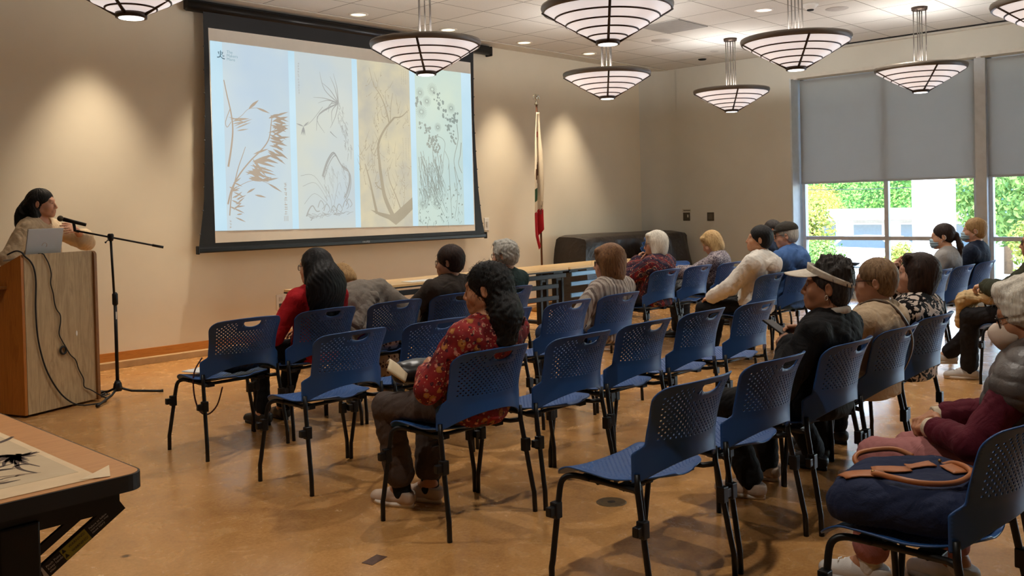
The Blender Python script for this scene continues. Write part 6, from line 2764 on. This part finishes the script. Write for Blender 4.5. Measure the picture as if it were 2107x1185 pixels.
p.top(mat_shawl(), 'patterned_shawl', o=.026, hem=-.16, seed=10, amp=.008, wide=.02, neckr=.06, extra=shawlv)
p.trousers(dark_trouser)
p.shoes(shoe_beige, sole_white)
p.hair('bob', H_WHITE, .012, .115, strands=260, slen=.05, seed=7, lift=.16)
p.glasses(frame_dark)
p.brows(H_GREY)

# --- blonde bob looking down
p = Person('blonde', at('blonde'), .25, 'woman with a blonde bob looking down, in a mottled blouse', th=0.82, skin='fair', yaw=20, pitch=-28, lean=2, h=.008, hip=(-.02, -.08, .53),
           arms={'L': dict(pos=(-.20, .34, .72), d=(.5, .8, .1), pole=(-1, -.3, -.4)), 'R': dict(pos=(.02, .36, .72), d=(-.6, .7, .1))})
p.top(mat_patch('cloth_mottled', 46, [(38, 34, 44), (150, 138, 142), (60, 50, 62), (186, 174, 172), (44, 38, 46)]), 'mottled_blouse', o=.016, hem=-.12, seed=11, amp=.005, wide=.014, neckr=.058)
p.trousers(dark_trouser)
p.shoes(shoe_black)
p.hair('bob', H_BLONDE, .008, .125, strands=260, slen=.06, seed=8, lift=.08)
m = MB().tube([(-.15, .46, .80), (-.11, .42, .72)], .004, 8)
o = m.build('pen', M('pen_dark', (40, 30, 46), .3))
o.location = at('blonde')
o.rotation_euler = (0, 0, .25)
tag(o, 'thin dark pen in the hand of the blonde woman', 'pen')

# --- white jacket
p = Person('wj', at('wj'), .05, 'person with cropped black hair in a white hooded jacket', th=1.0, skin='light', yaw=20, pitch=8, lean=-5, h=.0075, girth=1.08, sw=.19,
           arms={'L': dict(pos=(-.20, .24, .60), d=(.3, 1, -.2), pole=(-1, -.6, -.6)), 'R': dict(pos=(.14, .24, .62))},
           legs={'L': dict(foot=(-.14, .46, 0)), 'R': dict(foot=(.08, .40, 0))})


def hoodw(v, P=p):
    v.rc(P.T(-.085, -.06, .425), P.T(.085, -.06, .425), .042, None, .03)
    v.ell(P.T(0, -.135, .375), (.115, .060, .085), P.R, .018)


p.top(white_cloth, 'white_jacket', o=.024, hem=-.12, seed=12, amp=.007, wide=.010, sleeve=.95, neckr=.062, extra=hoodw, necky=.04)
p.trousers(black_cloth)
p.shoes(shoe_black)
p.hair('short', H_BLACK, .006, strands=160, slen=.03, seed=9)
p.brows(H_BLACK)
p.lips()

# --- blue jacket and cap
p = Person('cap', at('cap'), .05, 'man in a dark baseball cap and blue hooded jacket', th=1.03, skin='fair', yaw=14, pitch=-6, lean=-3, h=.008, girth=1.16, sw=.205,
           arms={'L': dict(pos=(-.12, .2, .64)), 'R': dict(pos=(.12, .2, .64))})


def hoodb(v, P=p):
    v.rc(P.T(-.10, -.06, .425), P.T(.10, -.06, .425), .048, None, .03)
    v.ell(P.T(0, -.13, .365), (.12, .060, .09), P.R, .03)


p.top(cloth('cloth_blue_jacket', (66, 98, 148), .06), 'blue_jacket', o=.026, hem=-.10, seed=13, amp=.008, wide=.02, neckr=.062, extra=hoodb, necky=.045)
p.trousers(cloth('cloth_grey_check', (84, 84, 92), .2))
p.shoes(shoe_black)
p.hair('fringe', H_GREY, .006, strands=140, slen=.03, seed=10)
v = Vol()
v.ell(p.hp(0, -.010, .062), (.091, .108, .072), p.Rh, .02)
v.plane(p.hp(0, 0, .046), p.Rh @ V(0, -.05, -1), .004)
v.rc(p.hp(-.035, .085, .055), p.hp(.035, .085, .055), .030, None, .01, flat=(p.Rh @ V(0, -.35, 1), 4.5))
v.ell(p.hp(0, .125, .046), (.068, .062, .0075), p.Rh @ rotx(-14), .008)
v.ell(p.hp(0, -.010, .136), (.009, .009, .006), p.Rh, .004)
vol_obj('baseball_cap', v, .005, cloth('cloth_cap_olive', (52, 48, 42), .1), p.root)
p.glasses(frame_dark)

# --- the person behind the cap
p = Person('back', at('back'), .1, 'person with tied back dark grey hair and glasses, behind the capped man', th=1.0, skin='tan', yaw=24, pitch=0, lean=-5, h=.009)
p.top(navy_cloth, 'navy_top', o=.014, hem=-.1, seed=14, neckr=.06)
p.trousers(dark_trouser)
p.shoes(shoe_black)
p.hair('bun', H_SALT, .004, strands=120, slen=.035, seed=11)
p.glasses(M('spectacle_frame_gold', (150, 122, 84), .3, .7))

# --- visor woman with phone
p = Person('visor', at('visor'), .02, 'woman in a white sun visor and black jacket, holding a phone', th=0.86, hs=0.95, skin='tan', yaw=18, pitch=6, lean=-8, h=.0042, sw=.19, girth=1.06,
           arms={'L': dict(pos=(-.125, -.03, .800), d=(.50, .80, .12), n=(-.55, .1, .85), pole=(-1, -.5, -.7), curl=(40, 50, 35), thumb=.3),
                 'R': dict(pos=(.105, .0, .820), d=(-.50, .75, .15), n=(.6, .1, .8), pole=(1, -.5, -.7), curl=(40, 45, 30), thumb=.2)},
           legs={'L': dict(foot=(.02, .26, 0), dir=(-.1, 1, 0)), 'R': dict(foot=(.34, .34, 0), dir=(.1, 1, 0))})
p.top(black_cloth, 'black_jacket', o=.018, hem=-.12, seed=15, amp=.006, wide=.012, neckr=.064, sleeve=.95, collar=dict(mat=white_cloth, r=.068, z=.030, w=.016, open=.6))
p.trousers(black_cloth, wide=.012)
p.socks(sock_black)
p.shoes(shoe_beige, sole_white)
p.hair('spiky', H_SALT, .003, strands=360, slen=.028, seed=12, lift=.3, srad=.0016)
p.brows(H_SALT)
p.lips()
vis = cloth('cloth_visor', (222, 212, 196), .03)
m = MB()


def band(u, v_):
    a = 2 * PI * u
    return Vector(p.hp(.0915 * math.sin(a), -.012 + .110 * math.cos(a), .052 + .034 * math.cos(a) + (v_ - .5) * (.032 + .010 * math.cos(a))))


m.grid(band, 40, 3)


def brim(u, v_):
    a = (u - .5) * 2.3
    f = math.sqrt(max(0, 1 - (a / 1.15) ** 2))
    return Vector(p.hp(.0925 * math.sin(a) * (1 + .04 * v_ * f), -.012 + .111 * math.cos(a) + .105 * v_ * f, .052 + .034 * math.cos(a) - .012 - .030 * v_ * f - .012 * v_ * f * abs(math.sin(a))))


m.grid(brim, 24, 8)
bake_solidify(m.build('sun_visor', vis, p.root), .004)
for x in (-1,):
    MB().tube([p.hp(-.083 + .004 * math.cos(a), -.008 + .007 * math.sin(a), -.046 + .011 * math.cos(a)) for a in [6.283 * k / 12 for k in range(12)]], .0016, 6, closed=True).build('earring', M('earring_silver', (210, 200, 186), .2, .9), p.root)
ph = MB().box((0, 0, 0), (.075, .009, .150), Matrix.Rotation(-1.1, 3, 'X') @ Matrix.Rotation(.2, 3, 'Y'), bev=.004).build('phone', M('phone_black', (16, 15, 17), .2))
ph.location = (CHAIRS['visor'][0] + .0, CHAIRS['visor'][1] + .095, .842)
tag(ph, 'black phone in the hands of the woman with the visor', 'phone')

# --- tan top with a shoulder strap
p = Person('tan', at('tan'), .02, 'woman with short ginger grey hair and glasses in a tan top with a shoulder strap', th=0.82, hs=0.92, skin='fair', yaw=12, lean=-8, h=.0055, girth=1.12, sw=.19,
           arms={'L': dict(pos=(-.14, .17, .64), pole=(-1, -.5, -.5)), 'R': dict(pos=(.12, .2, .63))}, legs={'L': dict(foot=(.10, .24, 0), dir=(.1, 1, 0)), 'R': dict(foot=(.28, .30, 0), dir=(.5, 1, 0))})
tanc = cloth('cloth_tan', (196, 172, 142), .05, bump=.3)
p.top(tanc, 'tan_top', o=.018, hem=-.15, seed=16, amp=.006, wide=.018, neckr=.066, belly=.02)
v = Vol()
v.rc(p.T(-.15, -.03, -.02), p.T(.15, -.03, -.02), .10, .10, .03)
v.rc(p.T(.10, -.07, -.02), p.T(.20, -.03, -.10), .07, .04, .03)
v.disp(folds(.007, 40, 17))
p.seatcut(v, .0)
vol_obj('tunic_tail', v, .007, tanc, p.root)
p.trousers(black_cloth)
p.shoes(shoe_black)
p.hair('short', H_GINGER, .004, strands=300, slen=.03, seed=13)
p.glasses(frame_dark)
m = MB()
pts = [p.T(-.085, .06, .47), p.T(-.085, .0, .510), p.T(-.065, -.070, .500), p.T(-.02, -.128, .43), p.T(.05, -.158, .32), p.T(.11, -.150, .20), p.T(.15, -.11, .06)]
m.tube(spline(pts, 6), .010, 8, flat=(tuple(p.R @ V(0, 1, .3)), .35))
m.build('shoulder_strap', M('strap_brown', (88, 70, 54), .5), p.root)

# --- black and white blouse
p = Person('bw', at('bw'), .03, 'woman with a dark bob in a black and white blouse, looking up', th=0.8, hs=0.94, skin='fair', yaw=22, pitch=12, lean=-8, h=.0055, girth=1.10, sw=.19,
           arms={'L': dict(pos=(-.14, .17, .64), pole=(-1, -.5, -.5)), 'R': dict(pos=(.25, .03, .995), d=(-.15, .05, .95), n=(.2, .9, .2), pole=(.7, .2, -1), curl=(55, 60, 40))})
bwm = mat_patch('cloth_black_white', 17, [(18, 16, 18), (18, 16, 18), (222, 208, 196), (222, 208, 196)], 1.6)
p.top(bwm, 'patterned_blouse', o=.018, hem=-.15, seed=18, amp=.005, wide=.016, neckr=.072)
v = Vol()
v.rc(p.T(-.14, -.03, -.02), p.T(.14, -.03, -.02), .105, .105, .03)
v.disp(folds(.006, 40, 19))
p.seatcut(v, .0)
vol_obj('blouse_tail', v, .007, bwm, p.root)
p.trousers(black_cloth)
p.shoes(shoe_black)
p.hair('bob', H_DARK, .006, .098, strands=260, slen=.04, seed=14, lift=.1)
p.brows(H_DARK)
p.lips()

# --- masked woman with ponytail
mask_b = M('mask_blue', (150, 176, 190), .8)
loop_w = M('mask_loop', (226, 226, 224), .7)
p = Person('pony', at('pony'), .05, 'woman with a dark ponytail and a blue face mask in grey', th=0.92, skin='light', yaw=12, pitch=-3, lean=2, h=.008,
           arms={'L': dict(pos=(-.12, .2, .63))})
p.top(cloth('cloth_grey_top', (150, 146, 142), .04), 'grey_top', o=.016, hem=-.12, seed=20, amp=.005, wide=.012, neckr=.060)
p.trousers(cloth('cloth_grey_trouser', (132, 128, 126), .05))
p.shoes(shoe_beige, sole_white)
p.hair('pony', H_DARK, .005, strands=140, slen=.045, seed=15, lift=.1)
p.mask(mask_b, loop_w)

# --- masked man in navy
p = Person('navy', at('navy'), .05, 'man with short light brown hair, blue face mask and navy shirt', th=1.0, skin='fair', yaw=12, pitch=2, lean=-7, h=.008, sw=.205, girth=1.1)
p.top(navy_cloth, 'navy_shirt', o=.016, hem=-.12, seed=21, amp=.005, wide=.014, neckr=.062)
p.trousers(dark_trouser)
p.shoes(shoe_black)
p.hair('short', H_SAND, .006, strands=180, slen=.025, seed=16)
p.mask(mask_b, loop_w)

# --- person at the right edge holding the beige bag
p = Person('tote', at('tote'), .02, 'person at the right edge in dark trousers with a beige bag on the lap', skin='light', yaw=10, pitch=0, lean=-2, h=.0055, sw=.2, girth=1.1,
           arms={'L': dict(pos=(-.10, .235, .745), d=(.25, .95, -.1), n=(-.2, .0, 1), pole=(-1, -.6, -.3), curl=(45, 50, 30)), 'R': dict(pos=(.12, .25, .72))},
           legs={'L': dict(foot=(-.12, .36, 0), dir=(-.35, 1, 0)), 'R': dict(foot=(.22, .62, 0.05), dir=(-.3, 1, 0))})
p.top(cloth('cloth_olive', (58, 60, 44), .1), 'olive_jacket', o=.020, hem=-.1, seed=22, amp=.006, wide=.014, neckr=.06, sleeve=.93)
p.trousers(dark_trouser, wide=.014)
p.socks(sock_black)
p.shoes(shoe_white, sole_white, laces=sole_white)
p.hair('short', H_DARK, .006, strands=140, slen=.03, seed=17)
p.glasses(frame_dark)
MB().tube([p.A[-1]['wr'] + V(.030 * math.cos(a), .0, .030 * math.sin(a)) for a in [6.283 * k / 16 for k in range(16)]], .004, 6, closed=True).build('bracelet', M('beads_dark', (40, 34, 32), .4), p.root)
v = Vol()
v.rc((-.13, .20, .650), (.16, .20, .655), .058, None, .03, flat=((0, 0, 1), 1.2))
v.rc((-.14, .36, .635), (.16, .36, .635), .055, None, .08, flat=((0, 0, 1), 1.2))
v.rc((-.16, .40, .60), (-.15, .42, .46), .060, .050, .06, flat=((0, 1, 0), 1.8))
v.rc((.0, .42, .60), (.0, .44, .45), .075, .065, .06, flat=((0, 1, 0), 1.8))
v.rc((.14, .42, .60), (.14, .44, .47), .060, .050, .06, flat=((0, 1, 0), 1.8))
v.disp(folds(.006, 34, 31))
o = vol_obj('tote_bag', v, .007, cloth('cloth_canvas', (198, 170, 126), .05), None)
o.location = at('tote')
tag(o, 'soft beige bag on the lap of the person at the right edge', 'bag')

# --- the woman in the quilted vest, right foreground
p = Person('pink', at('pink'), .0, 'white haired woman in a grey quilted vest, white respirator mask and mauve trousers', skin='tan', yaw=10, pitch=-14, lean=-8, h=.0042, sw=.19, girth=1.04, hip=(0, -.10, .53), th=0.84,
           arms={'L': dict(pos=(-.125, .165, .628), d=(.78, .55, -.12), n=(-.35, .25, .85), pole=(-1, -.5, -.6), curl=(45, 50, 30)),
                 'R': dict(pos=(.075, .22, .625), d=(-.88, .30, -.05), n=(.1, .3, .95), pole=(1, -.4, -.6), curl=(35, 45, 30))},
           legs={'L': dict(foot=(-.10, .40, 0), dir=(-.12, 1, 0)), 'R': dict(foot=(.10, .15, 0), dir=(.0, 1, 0))})
maroon = cloth('cloth_maroon', (84, 22, 36), .12)
p.top(maroon, 'maroon_top', o=.012, hem=-.10, seed=23, amp=.005, wide=.004, neckr=.062, sleeve=.90)
for s in (-1, 1):
    a = p.A[s]
    fd = unit(a['wr'] - a['el'])
    v = Vol()
    v.rc(a['wr'] - fd * .040, a['wr'] + fd * .008, .035, .037, .004)
    v.plane(a['wr'] + fd * .006, fd, .003)
    vol_obj('cream_cuff', v, .005, cloth('cloth_cream', (206, 190, 166)), p.root)
v = Vol()
p.torso(v, .030)
for s in (-1, 1):
    v.rc(p.sh[s] * .8 + p.T(0, -.012, .385) * .2, p.sh[s] + (p.A[s]['el'] - p.sh[s]) * .14, .090, .086, .03)
v.plane(p.T(0, 0, -.06), p.R @ V(0, 0, -1))
v.rc(p.neck + p.R @ V(0, .03, .0), p.neck + p.R @ V(0, .02, .2), .062, .062, .012, 's')
v.rc(p.neck + p.R @ V(0, -.01, -.01), p.neck + p.R @ V(0, -.006, .05), .082, .080, .02)
v.rc(p.neck + p.R @ V(0, .0, -.02), p.neck + p.R @ V(0, .01, .2), .060, .066, .008, 's')
v.disp(lambda P: -.007 * np.sqrt(np.abs(np.sin(((P - p.P) @ p.R)[..., 2] * 58 + .3 * np.sin(P[..., 0] * 20)))) + .004)
p.seatcut(v)
t = NT('quilted_nylon')
_v = t.coords('Object')
t.color(t.ramp(t.noise(_v, 14, 3), [(.3, rgb(70, 64, 60)), (.7, rgb(92, 84, 80))]))
t.set(.45, 0, .4)
t.bump(t.noise(_v, 45, 3, .5, 1.5), .2, .01)
vol_obj('quilted_vest', v, .0055, t.m, p.root)
p.trousers(cloth('cloth_mauve', (162, 106, 104), .05, bump=.1), wide=.012, cuff=.84, seed=24, o=.012)
p.socks(sock_white, .17)
p.shoes(shoe_white, M('sole_grey', (186, 180, 174), .6), laces=M('lace_white', (222, 218, 212), .7))
p.hair('fluffy', H_WHITE, .008, strands=140, slen=.03, seed=18, lift=.25, srad=.0010)
p.glasses(frame_dark, .027, .021)
p.mask(M('mask_white', (216, 196, 178), .8), M('mask_strap_yellow', (206, 170, 86), .7), cup=True)

# --- the speaker behind the lectern
sx, sy = 2.79, 7.95
p = Person('speaker', (sx, sy, 0), math.radians(-150), 'young woman with long black hair speaking behind the lectern, hand on her chest', skin='fair', standing=True, seat=False, hip=(0, 0, .96), th=1.05, lean=-1, yaw=22, pitch=2, roll=0, sw=.165, girth=.9, h=.005, hs=.97,
           arms={'L': dict(pos=(-.130, .215, 1.350), d=(.95, .10, .10), n=(-.15, .9, .45), pole=(-1, .25, -.6), curl=(14, 16, 10), thumb=.3), 'R': dict(pos=(.20, .12, 1.00), d=(-.1, .8, -.5))},
           legs={'L': dict(foot=(-.10, 0, 0)), 'R': dict(foot=(.10, 0, 0))})
cream = cloth('cloth_cream_blouse', (206, 186, 156), .04)
p.top(cream, 'cream_blouse', o=.022, hem=-.08, seed=25, amp=.006, wide=.028, neckr=.062, sleeve=.66)
p.trousers(cloth('cloth_beige_trouser', (186, 166, 138)), wide=.02)
p.shoes(shoe_black)
p.hair('long', H_BLACK, .002, .42, strands=160, slen=.06, seed=19, lift=.03, h=.005, part='ears')
p.brows(H_BLACK)
p.lips()
v = Vol()
for k in range(10):
    a, b = PI * k / 10 + .0, PI * (k + 1) / 10
    q = lambda t_: p.neck + p.R @ V(.072 * math.cos(t_), -.005 - .062 * math.sin(t_), .002)
    v.rc(q(a), q(b), .018, None, .01)
v.rc(p.neck + p.R @ V(.060, .02, .0), p.T(.035, .105, .30), .020, .026, .02)
v.rc(p.neck + p.R @ V(-.060, .02, .0), p.T(-.035, .105, .30), .020, .026, .02)
v.rc(p.T(.035, .105, .30), p.T(.04, .115, .14), .026, .022, .02)
vol_obj('scarf', v, .006, cloth('cloth_grey_scarf', (92, 84, 74), .15), p.root)

# ------------------------------------------------------------------ things the people brought
v = Vol()
v.ell((0, 0, .075), (.14, .095, .075), None, .03)
v.ell((.05, .02, .05), (.13, .10, .05), None, .03)
v.plane((0, 0, .004), (0, 0, -1))
v.disp(folds(.006, 40, 41))
o = vol_obj('black_bag', v, .006, M('bag_black', (18, 17, 19), .5, bump=.2), None)
o.location = (2.92, 5.16, .468)
tag(o, 'black soft bag lying on the empty left end chair', 'bag')
m = MB()
m.tube(spline([(-.17, .10, .10), (-.235, .08, .02), (-.255, .05, -.10), (-.24, .02, -.20), (-.205, -.02, -.225), (-.165, -.06, -.17), (-.15, -.10, -.06)], 6), .0052, 8, flat=((0, 1, 0), .4))
m.build('strap', M('strap_maroon', (64, 22, 22), .5), o)
o2 = MB().box((2.80, 5.36, .478), (.20, .14, .006), .3, bev=.001).build('paper_program', M('paper_white', (232, 230, 226), .6))
tag(o2, 'white paper on the front of the empty left end chair', 'paper')

v = Vol()
v.ell((0, 0, .06), (.12, .08, .055), None, .03)
v.rc((-.10, .02, .06), (.08, .04, .05), .05, .05, .03)
v.disp(folds(.0018, 30, 43))
o = vol_obj('black_handbag', v, .006, M('bag_black_leather', (26, 22, 21), .35), None)
o.location = (2.90, 3.39, .605)
tag(o, 'black handbag on the lap of the woman in the floral blouse', 'bag')
m = MB()
m.grid(lambda u, w_: (-.06 + .15 * u, .02 + .10 * w_, .03 * math.sin(u * PI) + .02 * w_), 12, 6)
o = m.build('beige_booklet', M('booklet_beige', (190, 172, 140), .7, bump=.3, bscale=300))
bake_solidify(o, .012)
o.location = (2.80, 3.36, .635)
o.rotation_euler = (.45, -.1, .9)
tag(o, 'folded beige knit cloth held over the black handbag', 'cloth')

# the navy handbag with tan leather trim on the lower right chair
hb_ = empty('handbag', (2.89, 1.02, .472))
hb_.rotation_euler = (0, 0, .05)
tag(hb_, 'navy canvas handbag with tan leather handles on the lower right chair', 'bag')
v = Vol()
v.rc((-.15, -.11, .052), (.15, -.11, .052), .060, None, .03)
v.rc((-.16, .0, .055), (.16, .0, .055), .066, None, .12)
v.rc((-.16, .12, .050), (.14, .12, .050), .060, None, .12)
v.rc((-.17, .18, .045), (.10, .19, .040), .050, None, .12)
v.rc((.02, .17, .085), (.18, .02, .090), .030, .034, .05)
v.rc((-.10, .20, .075), (.06, .18, .085), .026, .028, .05)
v.disp(folds(.0022, 34, 47))
v.plane((0, 0, .004), (0, 0, -1), .004)
body = vol_obj('bag_body', v, .006, cloth('cloth_navy_canvas', (30, 38, 64), .08, bump=.3), hb_)
lt = M('tan_leather', (164, 100, 56), .42, var=.12, scale=20)
m = MB()
m.tube(spline([(-.125, .115, .112), (-.150, .10, .142), (-.185, .03, .150), (-.175, -.05, .146), (-.10, -.110, .140), (.01, -.125, .140), (.09, -.095, .138), (.125, -.045, .136), (.115, -.005, .120)], 6), .0085, 10)
m.build('handle', lt, hb_)
m = MB()
m.tube(spline([(.04, .205, .095), (.05, .235, .120), (.10, .225, .135), (.165, .15, .142), (.175, .09, .125)], 6), .0085, 10)
m.build('handle', lt, hb_)


def bag_z(x, y):
    """height of the bag's upper side"""
    hit = [q.co.z for q in body.data.vertices if abs(q.co.x - x) < .006 and abs(q.co.y - y) < .006]
    return max(hit) if hit else .11


def patch(pts, th=.004):
    """a leather piece lying on the bag, following its upper side"""
    n = 6
    m = MB()
    (ax, ay), (bx, by), (cx, cy), (dx, dy) = pts

    def f(u, w):
        x = (ax * (1 - u) + bx * u) * (1 - w) + (dx * (1 - u) + cx * u) * w
        y = (ay * (1 - u) + by * u) * (1 - w) + (dy * (1 - u) + cy * u) * w
        return (x, y, bag_z(x, y) + .003)
    m.grid(f, n, n)
    o = m.build('leather_tab', lt, hb_)
    bake_solidify(o, th, 1.0)


patch([(-.20, .17), (-.15, .215), (-.085, .10), (-.13, .065)])
patch([(-.11, .12), (-.06, .145), (.02, .06), (-.025, .03)])
patch([(.0, .045), (.035, .075), (.10, .02), (.065, -.015)])
patch([(.02, -.075), (.075, -.02), (.15, -.06), (.11, -.125)])
for (x, y) in ((-.125, .115), (.112, -.01), (.10, -.10)):
    MB().ball((x, y, bag_z(x, y) + .008), .006, 8, 6).build('rivet', M('rivet_brass', (170, 130, 80), .3, .9), hb_)

v = Vol()
v.ell((0, 0, .10), (.13, .09, .10), None, .03)
v.disp(folds(.006, 40, 51))
o = vol_obj('dark_shoulder_bag', v, .009, M('bag_black', (18, 17, 19), .5), None)
o.location = (8.02, 5.22, .468)
tag(o, 'dark bag on the empty chair beside the blonde woman', 'bag')
